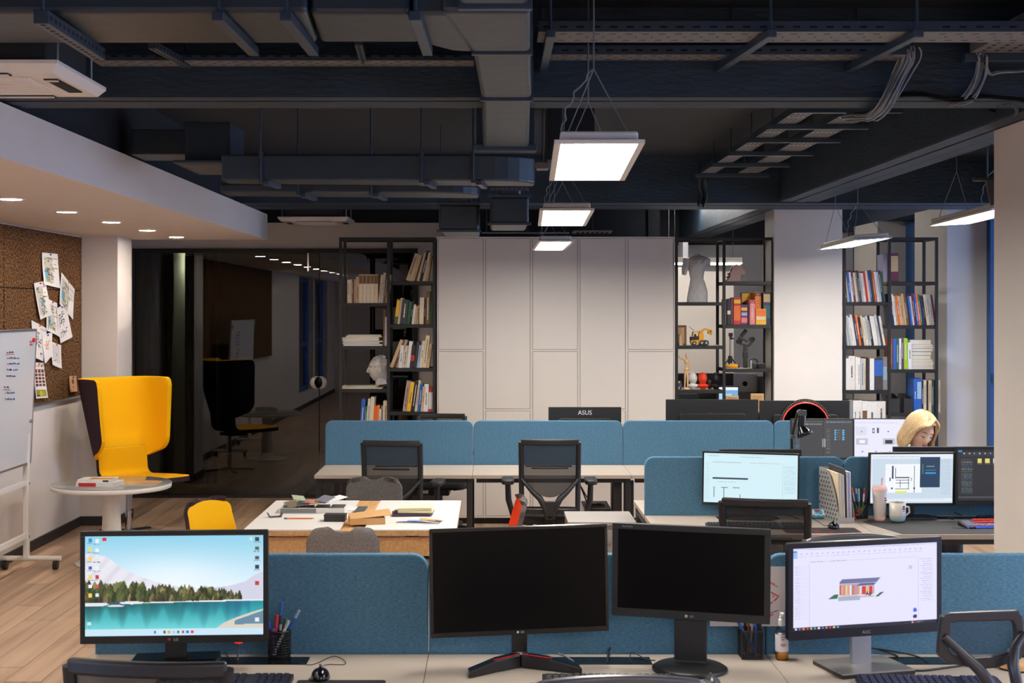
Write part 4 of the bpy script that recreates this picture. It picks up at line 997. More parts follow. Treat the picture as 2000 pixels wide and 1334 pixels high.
for (a, b_, c_, d_) in ((244, 694, 268, 674), (268, 674, 286, 676), (286, 676, 302, 694)):
    p0, p1 = q(a, b_), q(c_, d_)
    for yy in (-.022, .022): mb.bar((p0[0], yy, p0[1]), (p1[0], yy, p1[1]), .012, .016)
mb.build('arm', ty, t, .002)
MB().prism([q(286, 700), q(314, 713), q(316, 686), q(306, 678), q(308, 700), q(292, 692)], 'y', -.045, .045).build('bucket', ty, t, .002)
MB().tube([(q(206, 690)[0], .03, q(206, 690)[1]), (q(170, 656)[0], .03, q(170, 656)[1])], .0022, 5).build('aerial', tb, t)
for (a, yy) in ((245, -.05), (274, -.05), (245, .05), (274, .05), (196, -.05), (196, .05)):
    p = q(a, 763); r_ = 17*U if a > 200 else 14*U
    w1 = MB().cyl((p[0], yy-.012, r_), (p[0], yy+.012, r_), r_, n=18).build('wheel', tb, t, .003)
    if yy < 0: MB().cyl((p[0], yy-.014, r_), (p[0], yy-.012, r_), r_*.5, n=12).build('hub', alu, w1)
# wooden mannequin
wm = mat('mannequin_wood', (224, 186, 140), .5, var=.08, scale=14); Ym = YC+.1; z = WZ(761.5, YC)
t = thing('wooden_mannequin', 'jointed wooden mannequin waving one arm on the torso bookcase', 'ornament', (tx(145), Ym, z))
def q3(a, b_, y=0): return (tx(a)-tx(145), y, (1065-b_)*U)
MB().cyl((0, 0, 0), (0, 0, 10*U), 26*U, 24*U, 20).build('base', wm, t, .002)
MB().ball(q3(146, 843), (10*U, 11*U, 15*U), 12, 8).build('head', wm, t)
MB().cyl(q3(146, 858), q3(146, 868), 4*U, n=8).build('neck', wm, t)
MB().lathe([(0, 0), (11*U, 2*U), (15*U, 30*U), (13*U, 36*U), (0, 38*U)], 14, q3(145, 905)).build('chest', wm, t)
MB().lathe([(0, 0), (10*U, 2*U), (9*U, 8*U), (0, 10*U)], 12, q3(145, 917)).build('waist', wm, t)
MB().lathe([(0, 0), (14*U, 3*U), (12*U, 22*U), (0, 24*U)], 14, q3(145, 942)).build('pelvis', wm, t)
for pts in (((133, 872), (102, 858), (76, 832)), ((160, 874), (165, 905), (164, 940))):
    a, b_, c_ = [q3(*p_) for p_ in pts]
    MB().cyl(a, b_, 6*U, 5*U, 10).ball(b_, 5.5*U, 8, 6).cyl(b_, c_, 5*U, 3.5*U, 10).ball(c_, 5*U, 8, 6).build('arm', wm, t)
for pts in (((138, 942), (136, 1000), (134, 1052)), ((151, 942), (154, 1000), (153, 1052))):
    a, b_, c_ = [q3(*p_) for p_ in pts]
    MB().cyl(a, b_, 8*U, 6*U, 10).ball(b_, 6.5*U, 8, 6).cyl(b_, c_, 6.5*U, 4.5*U, 10).ball((c_[0], -4*U, c_[2]-1*U), (6*U, 10*U, 4*U), 8, 6).build('leg', wm, t)
# three busts
for lab, cx, m_, dy in (('small white bust beside the wooden mannequin', 190, mat('bust_white', (214, 212, 208), .6), 0), ('small orange-red bust between the white and the black one', 254, mat('bust_red', (226, 62, 28), .55), -.01), ('small black bust at the right end of the three', 342, mat('bust_black', (26, 26, 28), .5), 0)):
    t = thing('bust', lab, 'sculpture', (tx(cx), YC+.12+dy, z), rz=math.radians(20 if cx < 300 else -10), group='three small busts')
    k = 108*U/.33
    mb = head_mb(k*1.05, 28, 22); mb.v = [(a, b_, c_+.215*k) for a, b_, c_ in mb.v]; mb.ball((0, .02*k, .25*k), (.083*k, .1*k, .09*k), 14, 9)
    mb.build('head', m_, t)
    MB().lathe([(.05*k, 0), (.055*k, .02*k), (.06*k, .035*k), (.12*k, .065*k), (.105*k, .09*k), (.05*k, .115*k), (.045*k, .15*k)], 18).build('shoulders', m_, t)
# brick-built toy at the left
t = thing('brick_toy', 'small multicoloured brick toy left of the wooden mannequin', 'toy', (tx(94), YC+.13, z))
r = random.Random(6)
for i in range(16):
    cc = ('red', 'blue', 'yellow', 'black', 'green', 'blue')[i % 6]; k = i % 4; l = i//4
    x = (k-1.5)*10*U+r.uniform(-.003, .003); MB().box(x-6*U, x+6*U, -.02, .02, l*13*U+.0005, (l+1)*13*U-.0005).build('brick', bmat(cc), t, .001)
t = thing('toy_figure', 'small red and blue figure between red and black busts', 'toy', (tx(306), YC+.17, z))
MB().cyl((0, 0, 0), (0, 0, 40*U), 12*U, 8*U, 10).build('body', bmat('red'), t); MB().ball((0, 0, 50*U), 11*U, 10, 7).build('head', bmat('skyblue'), t)
# tripod, gimbal, camera and the rest on the right-bay shelf
z = WZ(720, YC); Yq = YC+.2
t = thing('mini_tripod', 'small black tripod with silver extension pole on the torso bookcase', 'tripod', (tx(446), Yq, z))
def q2(a, b_, y=0): return Vector((tx(a)-tx(446), y, (928-b_)*U))
for a, y in ((392, -.03), (502, -.03), (446, .08)): MB().tube([q2(444, 856), (q2(a, 925).x, y, .004)], [.009, .006], 8).build('leg', blk_pl, t)
MB().cyl(q2(444, 898), q2(444, 850), .018, .02, 12).cyl(q2(444, 898), q2(444, 880), .02, n=12).build('grip', blk_pl, t)
MB().cyl(q2(444, 850), q2(446, 740), .009, n=10).build('pole', alu, t)
MB().box(q2(436, 0).x, q2(460, 0).x, -.02, .02, q2(0, 722).z, q2(0, 698).z).cyl(q2(448, 742), q2(448, 722), .012, n=10).bar(q2(448, 735), q2(468, 735), .014, .014).build('clamp', blk_pl, t, .002)
t = thing('camera_gimbal', 'black handheld gimbal standing between tripod and camera', 'camera gear', (tx(540), Yq-.03, z))
def q2(a, b_, y=0): return Vector((tx(a)-tx(540), y, (928-b_)*U))
MB().box(-12*U, 12*U, -.02, .02, 0, q2(0, 790).z).box(-15*U, 15*U, -.023, .023, q2(0, 860).z, q2(0, 820).z).build('handle', blk_pl, t, .004)
MB().bar(q2(500, 765), q2(560, 784), .02, .02).bar(q2(530, 785), q2(545, 790), .03, .02).bar(q2(560, 784), q2(592, 748), .02, .02).bar(q2(495, 725), q2(556, 757), .018, .02).bar(q2(494, 768), q2(502, 735), .02, .02).build('arm', blk_pl, t, .003)
MB().bar(q2(512, 720), q2(548, 678), .04, .03).build('clamp', blk_pl, t, .003)
for a, b_ in ((500, 755), (584, 740)): MB().cyl(q2(a-8, b_, -.02), q2(a+8, b_, .03), .022, n=14).build('motor', blk_pl, t, .002)
t = thing('camera', 'dark camera with curled strap at the right end of the shelf', 'camera', (tx(612), YC+.09, z))
MB().box(-40*U, 42*U, -.03, .05, 0, 34*U).build('body', blk_pl, t, .006)
MB().cyl((8*U, -.03, 17*U), (8*U, -.075, 17*U), 15*U, n=18).build('lens', blk_gl, t, .002)
MB().tube([(-40*U, .01, 26*U), (-50*U, .02, 45*U), (-30*U, .03, 62*U), (-5*U, .02, 55*U), (0, 0, 36*U)], .006, 6).build('strap', blk, t)
MB().box(tx(560)-tx(612), tx(572)-tx(612), -.02, .01, 0, 50*U).build('grip', alu, t, .002)
t = thing('toy_carrot', 'orange-yellow woven cone lying in front of the tripod', 'toy', (tx(432), YC+.045, z+16*U))
MB().lathe([(0, -42*U), (8*U, -40*U), (15*U, 30*U), (12*U, 42*U), (0, 45*U)], 14).xform(Matrix.Rotation(math.radians(90), 4, 'Y')).build('cone', mat('woven_yellow', (226, 156, 28), .7, bump=.5, bscale=60), t)
t = thing('paper_sheet', 'loose paper sheets under the woven cone and gimbal', 'paper', (tx(470), YC+.06, z))
MB().box(-70*U, 60*U, -.045, .03, .0003, .0012).build('sheet', paper_m, t); MB().box(20*U, 105*U, -.04, .02, .0014, .0024).build('cover_sheet', mat('yellow_card', (222, 190, 90), .7), t)
# ---------------------------------------------------------------- rear room desk behind the torso bookcase
t = thing('rear_desk', 'desk of the rear room behind the torso bookcase', 'desk', (2.4, 14.6, 0))
MB().box(-.62, .62, -.35, .35, .71, .735).build('tabletop', desk_m, t, .003)
for x in (-.58, .58):
    for y in (-.3, .3): MB().box(x-.02, x+.02, y-.02, y+.02, 0, .71).build('leg', blk, t)
def plain_screen(name, label, cat, px0, px1, top, bot, Y, mback, txt=None, img=None, group=None):
    a, b_ = WX(px0, Y), WX(px1, Y); z1, z0 = WZ(top, Y), WZ(bot, Y)
    t = thing(name, label, cat, ((a+b_)/2, Y, .7355), group=group); w_ = (b_-a)/2
    MB().box(-w_, w_, 0, .03, z0-.7355, z1-.7355).build('shell', mback, t, .004)
    MB().box(-.03, .03, .03, .05, .01, z0-.7355+.1).box(-.11, .11, -.05, .1, 0, .01).build('stand', mback, t, .002)
    if img is not None:
        grid_print('screen', img, lambda u, v: (-w_+.008+(2*w_-.016)*u, -.001, z1-.7355-.012-(z1-z0-.02)*v), SCR, t)
    return t, z0-.7355, z1-.7355, w_
SCR = attr_mat('screen_glow', .92)
plain_screen('monitor', 'black monitor back in the rear room behind the busts', 'monitor', 1321, 1433, 729, 800, 14.75, blk_pl)
t, a, b_, w_ = plain_screen('all_in_one_computer', 'pale all-in-one computer seen from behind with a round dark logo', 'computer', 1434, 1480, 729, 766, 14.35, mat('silver_shell', (168, 170, 178), .4))
MB().box(-.10, .14, -.004, .05, .02, a).build('foot', mat('grey_foot', (92, 88, 90), .5), t, .003)
ring = MB(); ring.lathe([(.021, 0), (.025, 0), (.025, .002), (.021, .002), (.021, 0)], 28); ring.xform(MT((-.01, -.0005, (a+b_)/2-.01), 90)); ring.build('logo_ring', blk, t)
text('logo_letters', 'hp', .036, MT((-.01, -.001, (a+b_)/2-.006), 90), blk, t)
t = thing('speaker_tower', 'narrow black tower with a cable beside the pale computer', 'computer', (WX(1487, 14.2)+.03, 14.3, .7355))
MB().box(-.045, .045, -.06, .1, 0, WZ(736, 14.2)-.7355).build('case', blk_gl, t, .004)
MB().tube([(-.05, -.03, .33), (-.1, -.04, .22), (-.08, -.04, .08), (-.04, -.05, .01)], .005, 6).build('cable', cable_m, t)
im = Img(48, 30, (120, 170, 214)); im.rect(0, 0, 1, .12, (236, 240, 244)); im.rect(.1, .3, .7, .8, (170, 204, 232)); im.rect(.35, .45, .6, .55, (240, 240, 246))
plain_screen('monitor', 'small lit blue monitor in the rear room behind the wooden frame', 'monitor', 1398, 1443, 754, 800, 14.2, blk_pl, img=im)
t = thing('office_chair', 'grey chair back in the rear room below the brick toy', 'chair', (WX(1340, 13.9), 13.9, 0))
MB().prism(rrect(-.13, .13, .75, WZ(769, 13.9), .03), 'y', 0, .03).build('backrest', mat('dark_grey_net', (58, 66, 74), .6), t, .004)
MB().box(-.2, .2, -.02, .36, .42, .48).build('seat', mat('dark_grey_net', (58, 66, 74), .6), t, .01); MB().cyl((0, .17, .03), (0, .17, .42), .025).box(-.02, .02, .02, .05, .45, .8).build('column', blk, t)
MB().box(-.25, .25, .15, .19, 0, .03).box(-.02, .02, -.08, .42, 0, .03).build('base', blk, t)
# ================================================================ bench desks and dividers
ZD = .735
def tabletop(mb_y0, mb_y1, x0, x1): return MB().box(x0+.001, x1-.001, mb_y0, mb_y1, ZD-.027, ZD)
def bench(xs, yd, dn, df, labels, group, legs=True):
    for i in range(len(xs)-1):
        x0, x1 = xs[i], xs[i+1]; cx = (x0+x1)/2
        t = thing('bench_desk', labels[i], 'desk', (cx, yd, 0), group=group)
        w_ = x1-x0
        tabletop(-dn, -.02, -w_/2, w_/2).build('tabletop', [desk_m], t, .002)
        tabletop(.02, df, -w_/2, w_/2).build('tabletop', [desk_m], t, .002)
        MB().box(-w_/2+.03, w_/2-.03, -dn+.05, -dn+.08, ZD-.062, ZD-.028).box(-w_/2+.03, w_/2-.03, df-.08, df-.05, ZD-.062, ZD-.028).build('beam', blk, t, .002)
        for sx in ((-1, 1) if i == 0 else (1,)):
            xx = sx*(w_/2-(.03 if i == 0 and sx < 0 else -.0)) if not (sx > 0 and i == len(xs)-2) else w_/2-.03
            if sx > 0 and i < len(xs)-2: xx = w_/2-.022
            MB().prism([(-dn+.05, 0), (-dn+.11, 0), (-dn+.20, ZD-.03), (-dn+.04, ZD-.03)], 'x', xx-.02, xx+.02).build('leg', blk, t, .003)
            MB().prism([(df-.11, 0), (df-.05, 0), (df-.04, ZD-.03), (df-.20, ZD-.03)], 'x', xx-.02, xx+.02).build('leg', blk, t, .003)
            MB().box(xx-.02, xx+.02, -dn+.16, df-.16, ZD-.08, ZD-.03).build('cross_rail', blk, t, .002)
        # cable flap in each half
        MB().box(-.18, .18, -.17, -.07, ZD-.002, ZD+.003).build('cable_flap', blk_gl, t, .001)
def divider(x0, x1, yd, label, top=1.083):
    t = thing('desk_divider', label, 'desk divider', ((x0+x1)/2, yd, ZD), group='blue fabric desk dividers'); w_ = (x1-x0)/2-.001
    MB().prism(rrect(-w_, w_, -.02, top-ZD, .055, 6, False), 'y', -.016, .016).build('panel', blue_f, t, .007, 3)
    for x in (-w_+.15, w_-.15): MB().box(x-.03, x+.03, -.0195, .0195, -.05, -.02).build('clamp', blk, t, .002)
BX = [-1.318, -.15, 1.026, 2.214, 3.39]
bench(BX, 11.21, .71, .70, ['back row bench desk at the left end, nearest the glass wall', 'back row bench desk in front of the cream cabinets, second from left', 'back row bench desk carrying the two big black monitors', 'back row bench desk at the right with the lit dark file screen'], 'back row bench desks')
for a, b_, l in zip(BX[:-1], BX[1:], ['back row blue divider behind the left black mesh chair', 'back row blue divider below the monitor back with white lettering', 'back row blue divider below the two big black monitors', 'back row blue divider mostly hidden behind the black desk lamp']):
    divider(a, b_, 11.21, l, 1.083)
MX = [.903, 2.088, 3.27]
bench(MX, 8.465, .735, .66, ['middle row bench desk with the pale blue drawing screen', 'middle row bench desk with tumbler, mug and black desk mat'], 'middle row bench desks')
for a, b_, l in zip(MX[:-1], MX[1:], ['middle row blue divider behind the pale blue drawing screen', 'middle row blue divider behind the floor plan screen']):
    divider(a, b_, 8.465, l, 1.083)
FX = [-1.415, -.2275, .970, 2.17]
bench(FX, 5.07, .70, .70, ['front bench desk under the lake picture monitor', 'front bench desk under the two dark monitors', 'front bench desk under the house model monitor'], 'front row bench desks')
for a, b_, l in zip(FX[:-1], FX[1:], ['front blue divider behind the lake picture monitor', 'front blue divider behind the two dark monitors', 'front blue divider behind the house model monitor']):
    divider(a, b_, 5.07, l, 1.09)
# low grey cabinet at the end of the middle row
t = thing('low_cabinet', 'low grey cabinet beside the left end of the middle desks', 'cabinet', (.68, 9.05, 0))
lg = mat('grey_laminate', (150, 144, 138), .5)
MB().box(-.21, .205, -.24, .2, .02, .62).build('body', lg, t, .003); MB().box(-.215, .21, -.26, .21, .62, .645).build('top', lg, t, .003)
for k in range(3): o = MB().box(-.2, .195, -.256, -.24, .04+k*.19, .215+k*.19).build('drawer', lg, t, .002); MB().box(-.05, .05, -.262, -.256, .13+k*.19, .14+k*.19).build('handle', alu, o)
MB().box(-.19, .19, -.2, .18, 0, .02).build('plinth', blk, t)
# computer cases under the back row
def pc(label, x, y, rz=0.):
    t = thing('computer_case', label, 'computer', (x, y, 0), rz)
    MB().box(-.1, .1, -.22, .22, .03, .44).build('case', blk_gl, t, .004); MB().box(-.102, .102, -.222, .222, .44, .445).build('top_panel', mat('case_top_grey', (120, 116, 110), .5), t, .002)  # top panel is a lighter grey than the black case
    MB().box(-.08, -.04, -.2, -.16, 0, .03).box(.04, .08, -.2, -.16, 0, .03).box(-.08, -.04, .16, .2, 0, .03).box(.04, .08, .16, .2, 0, .03).build('foot', blk, t)
    MB().box(-.09, .09, -.226, -.22, .06, .43).build('front_panel', blk_pl, t, .002)
t = pc('black computer case under the back row desk, right of the second mesh chair', .80, 11.02)
t = thing('cable_tangle', 'dark cables lying on the computer case under the back desk', 'cables', (.78, 10.98, .446))
MB().tube([(-.12, .05, .2), (-.05, 0, .02), (.0, -.03, .008), (.04, .01, .01), (.08, -.05, .008), (.03, -.1, .01)], .006, 6).tube([(-.1, -.02, .15), (-.02, -.06, .008), (.06, .02, .008)], .005, 6).build('cable', cable_m, t)
# tall black screens-on-edge under the back row (folded leg panels)
t = thing('leg_panel', 'pair of tall black leg panels under the back row seam', 'panel', (.97, 10.62, 0))
MB().box(-.07, -.004, 0, .03, .0, .68).build('panel', blk, t, .003); MB().box(.01, .085, 0, .03, .0, .68).build('panel', blk, t, .003)
pc('black computer case under the left end of the back row', -.55, 11.35)
# ================================================================ chairs
def mesh_chair(label, loc, rz, top=1.04, w=.443, seat_z=.47, arch=False, grp='black mesh office chairs', bottom=.505, net=None, name='office_chair', tilt=0):
    """back towards local -y, facing +y"""
    t = thing(name, label, 'chair', loc, math.radians(rz), grp); fr = blk_pl
    h = w/2; zb, zt = bottom, top; bow = .05 if not arch else .06
    def back(u, z): return .02*math.sin(math.pi*(z-zb)/(zt-zb))-bow*(1-(2*u-1)**2)*.55-.03*((z-zb)/(zt-zb))
    pts = lambda u, zz: Vector(((2*u-1)*(h-.016)*(1-.03*(zt-zz)/(zt-zb)), back(u, zz), zz))
    for u in (0, 1):
        MB().tube([pts(u, zb+(zt-.02-zb)*k/8)+Vector((0, -.0, 0)) for k in range(9)], .019, 8).build('side_rail', fr, t)
    tp = gry_pl if arch else fr
    n = 16; tr_ = [pts(k/n, zt-.02) for k in range(n+1)]
    if arch:
        for k, p in enumerate(tr_): p.z += .03*math.sin(math.pi*k/n)**.7-.012
    e0, e1 = pts(0, zt-.07), pts(1, zt-.07)
    q = tr_ if not arch else [e0, e0+(tr_[0]-e0)*.6]+[tr_[0]+Vector((.012, 0, .0))]+tr_[1:-1]+[tr_[-1]-Vector((.012, 0, 0))]+[e1+(tr_[-1]-e1)*.6, e1]
    MB().sweep(q, .03, .042 if not arch else .032).build('top_rail', tp, t, .009, 3)
    mb = MB().sweep([pts(k/n, zb+.015) for k in range(n+1)], .028, .04)
    mb.build('bottom_rail', fr, t, .006)
    zc = zb+.30*(zt-zb)     # where the netting ends
    def nf(u, v):
        zz0 = zc+.13*(abs(2*u-1))**2.0*(zt-zb)/.535-.09*(zt-zb)/.535+.045; z = zz0+(zt-.04-zz0)*v; p = pts(u, z); return (p.x*.95, p.y+.004, z)
    MB().surf(nf, 16, 14).build('netting', net or net_m, t)
    # y-shaped spine that carries the netting edge
    mb = MB(); a0 = pts(0, zc+.085); a1 = pts(1, zc+.085); cz = zc-.045
    for s, p in ((-1, a0), (1, a1)):
        q = [Vector((p.x, p.y-.012, p.z)), Vector((p.x*.62, p.y-.028-bow*.4, cz+.045)), Vector((s*.07, -.075, cz)), Vector((s*.035, -.08, cz-.07)), Vector((s*.025, -.075, zb+.02)), Vector((s*.02, -.04, zb-.03))]
        mb.tube(q, [.013, .018, .024, .022, .02, .02], 8)
    mb.box(-.035, .035, -.095, -.06, zb-.01, cz-.02)
    mb.build('spine', fr, t, .004)
    MB().tube([pts(.18+.64*k/8, zb+.62*(zt-zb))+Vector((0, -.02, 0)) for k in range(9)], .008, 6).build('lumbar_bar', fr, t)
    MB().prism(rrect(-.235, .235, .02, .48, .08), 'z', seat_z-.05, seat_z+.02).build('seat', mat('black_seat_fabric', (30, 30, 33), .9), t, .025, 3)
    MB().box(-.09, .09, .1, .36, seat_z-.11, seat_z-.05).bar((0, .12, seat_z-.08), (0, -.06, zb-.02), .07, .03).build('mechanism', fr, t, .008)
    for s in (-1, 1):
        MB().prism(rrect(s*.30-.045, s*.30+.045, .05, .30, .03), 'z', .70, .735).build('armrest', fr, t, .010)
        MB().tube([(s*.30, .17, .70), (s*.295, .17, .58), (s*.25, .18, seat_z-.05), (s*.12, .2, seat_z-.07)], [.02, .022, .02, .018], 8).build('arm_post', fr, t)
    MB().cyl((0, .22, .10), (0, .22, seat_z-.1), .026, n=14).build('gas_lift', blk, t)
    for k in range(5):
        a = math.radians(90+72*k); c, s = math.cos(a), math.sin(a)
        MB().bar((0, .22, .10), (.29*c, .22+.29*s, .075), .045, .035).build('base_leg', fr, t, .006)
        w1 = MB().cyl((.29*c-.02*s, .22+.29*s+.02*c, .028), (.29*c+.02*s, .22+.29*s-.02*c, .028), .027, n=14).build('caster', blk_pl, t, .003)
        MB().cyl((.29*c, .22+.29*s, .04), (.29*c, .22+.29*s, .07), .008, n=8).build('caster_stem', blk_pl, w1)
    return t
c0 = mesh_chair('black mesh chair at the back row, left one below the first blue divider', (WX(766, 10.1), 10.1, -.005), -6, top=1.035)
G = 'black mesh office chairs'
dup(c0, (WX(1074, 10.12), 10.14, 0), math.radians(-1), 'black mesh chair at the back row, right one in front of the second blue divider', G)
dup(c0, (-.45, 12.55, 0), math.radians(178), 'black office chair on the far side of the back row, mostly hidden by dividers', G)
mesh_chair('black mesh chair in front of the pale blue drawing screen', (WX(1494, 7.2), 7.2, 0), -12, top=1.005, w=.46, bottom=.48)
mesh_chair('black mesh chair at the bottom left before the lake picture monitor', (WX(295, 3.72), 3.72, 0), -6, top=1.05, w=.455, bottom=.5)
mesh_chair('grey arched office chair just behind the house model monitor', (WX(1666, 6.1), 6.1, 0), 4, top=.995, w=.46, arch=True, bottom=.5, grp='grey arched office chairs', net=net2_m)
mesh_chair('grey arched office chair at the bottom centre, before the dark monitors', (WX(1207, 3.8), 3.8, 0), 3, top=.985, w=.50, arch=True, bottom=.5, grp='grey arched office chairs', net=netting('grey_net', (120, 118, 116), .7))
# chair with headrest at the bottom right
Yh = 4.0
t = mesh_chair('black office chair with a netted headrest at the bottom right', (WX(1905, 3.98), 3.98, 0), 8, top=.90, w=.46, bottom=.5, grp='office chair with headrest')
def hp(px, py, dy=0.): 
    return (((px-1892)*4.0/FL), -.03+dy, EYE-(py-604)*4.0/FL)
mb = MB()
out = [(1812, 1193), (1830, 1188), (1890, 1187), (1950, 1187), (1968, 1186), (1976, 1196), (1980, 1240), (1983, 1262), (1972, 1280), (1920, 1296), (1880, 1296), (1822, 1283), (1804, 1268), (1806, 1235)]
inn = [(1830, 1206), (1842, 1204), (1892, 1205), (1942, 1205), (1955, 1206), (1960, 1214), (1963, 1240), (1960, 1256), (1948, 1266), (1915, 1275), (1880, 1276), (1832, 1266), (1824, 1256), (1828, 1235)]
N = len(out); ring1 = [hp(a, b_) for a, b_ in out]; ring2 = [hp(a, b_) for a, b_ in inn]
vv = [(x, y-.012, z) for x, y, z in ring1]+[(x, y-.012, z) for x, y, z in ring2]+[(x, y+.014, z) for x, y, z in ring1]+[(x, y+.014, z) for x, y, z in ring2]
ff = []
for i in range(N):
    j = (i+1) % N; ff += [(i, N+i, N+j, j), (2*N+i, 2*N+j, 3*N+j, 3*N+i), (i, j, 2*N+j, 2*N+i), (N+i, 3*N+i, 3*N+j, N+j)]
mb._add(vv, ff); mb.build('headrest_frame', gry_pl if False else mat('headrest_plastic', (44, 44, 52), .35), t, .005)
mb = MB(); mb._add([(x, y+.004, z) for x, y, z in ring2], [tuple(range(N))]); mb.build('headrest_netting', net2_m, t)
MB().tube([hp(1812, 1230, -.02), hp(1845, 1262, -.03), hp(1872, 1290, -.05), hp(1896, 1322, -.06), hp(1905, 1345, -.05), (.02, -.06, .86), (0.0, -.07, .70)], [.010, .013, .016, .016, .016, .016, .016], 8).build('headrest_arm', mat('headrest_plastic', (44, 44, 52), .35), t)
MB().tube([hp(1974, 1228, -.02), hp(1952, 1252, -.03), hp(1940, 1282, -.05), hp(1944, 1318, -.06), hp(1956, 1348, -.05), (.05, -.06, .86), (.02, -.07, .70)], [.010, .013, .016, .016, .016, .016, .016], 8).build('headrest_arm', mat('headrest_plastic', (44, 44, 52), .35), t)
# ---------------------------------------------------------------- shell chairs at the meeting table
def shell_chair(label, loc, rz, inner, outer, grp='felt shell chairs at the meeting table'):
    t = thing('shell_chair', label, 'chair', loc, math.radians(rz), grp)
    def fn(u, v):
        # v 0 seat front .. 1 top of the back; local +y is the front
        L = v*.86
        if L < .36: y, z = .40-L, .455-.015*math.sin(L/.36*3.14)
        elif L < .50:
            a = (L-.36)/.14*1.36; y, z = .04-.10*math.sin(a)*1.0, .455+.10*(1-math.cos(a))
        else: y, z = -.058-(L-.50)*.20, .455+.079+(L-.50)*.79
        hw = .215 if L < .36 else .215-.03*min(1, (L-.36)/.4)
        r = .055
        e = min(v, 1-v)*.86
        if e < r: hw -= r-math.sqrt(max(0, r*r-(r-e)**2))
        x = (2*u-1)*hw; c = (2*u-1)**2
        return (x, y+(.02*c*min(1, (L-.36)/.1) if L > .36 else 0), z+(.02*c if L <= .36 else 0)-.016*c*max(0, v-.5)/.5)
    MB().surf(lambda u, v: fn(1-u, .5-.5*math.cos(math.pi*v)), 14, 46, 0, .028, True, 1).build('shell', [inner, outer], t, .006)
    for (x, y) in ((-.17, .3), (.17, .3), (-.17, .0), (.17, .0)):
        MB().cyl((x*.8, y*.8+.03, .425), (x*1.2, y*1.15+(.0 if y > .1 else -.06), 0), .018, .012, 10).build('leg', wood_m, t)
    MB().box(-.15, .15, .03, .27, .41, .425).build('seat_frame', wood_m, t, .003)
    return t
teal_in = mat('teal_upholstery', (44, 104, 116), .9, var=.1, scale=200)
shell_chair('grey felt shell chair on the near side of the meeting table', (WX(673, 7.45), 7.45, 0), 2, grey_f, grey_f)
shell_chair('dark grey felt shell chair on the far side of the meeting table', (WX(728, 9.42), 9.42, 0), 180, dgrey_f, dgrey_f)
shell_chair('yellow and plum shell chair at the left end of the meeting table', (-1.60, 8.42, 0), -122, yel_f, plum_f)
shell_chair('orange and grey shell chair at the right end of the meeting table', (.05, 8.55, 0), 95, red_f, dgrey_f)
# ================================================================ meeting table
t = thing('meeting_table', 'white topped oak meeting table with a wooden middle strip', 'table', (-.79, 8.46, 0))
X0, X1, Y0, Y1, ZT = -1.378, -.2, 7.86, 9.06, .742
MB().box(X0, -.848, Y0, Y1, ZT-.006, ZT).box(-.712, X1, Y0, Y1, ZT-.006, ZT).build('tabletop', mat('white_laminate', (232, 229, 224), .4), t, world=True)
MB().box(X0, -.848, Y0, Y1, ZT-.034, ZT-.0062).box(-.712, X1, Y0, Y1, ZT-.034, ZT-.0062).build('table_edge', wood_m, t, world=True)
MB().box(-.846, -.714, Y0, Y1, ZT-.03, ZT-.012).build('middle_strip', wood_m, t, world=True)
MB().box(-.846, -.714, 8.5, Y1-.01, ZT-.011, ZT-.001).build('strip_lid', wood_m, t, .002, world=True)
for y in (Y0+.05, Y1-.075): MB().box(X0+.09, X1-.09, y, y+.025, ZT-.155, ZT-.05).build('apron', wood_m, t, .002, world=True)
for x in (X0+.11, X1-.135): MB().box(x, x+.025, Y0+.08, Y1-.08, ZT-.155, ZT-.05).build('apron', wood_m, t, .002, world=True)
for sx, x in ((-1, X0+.10), (1, X1-.10)):
    for sy, y in ((-1, Y0+.07), (1, Y1-.07)):
        mb = MB(); a = Vector((x, y, ZT-.036)); b_ = Vector((x+sx*.045, y+sy*.03, 0)); mb.bar(a, b_, .055, .045); mb.build('leg', wood_m, t, .004, world=True)
MB().box(X0+.25, X0+.30, Y0+.4, Y0+.46, 0, ZT-.04).build('centre_leg', wood_m, t, .004, world=True)
for x in (X0+.17, X1-.21): MB().box(x, x+.09, Y0+.052, Y0+.056, ZT-.046, ZT-.036).build('fitting', alu, t, world=True)
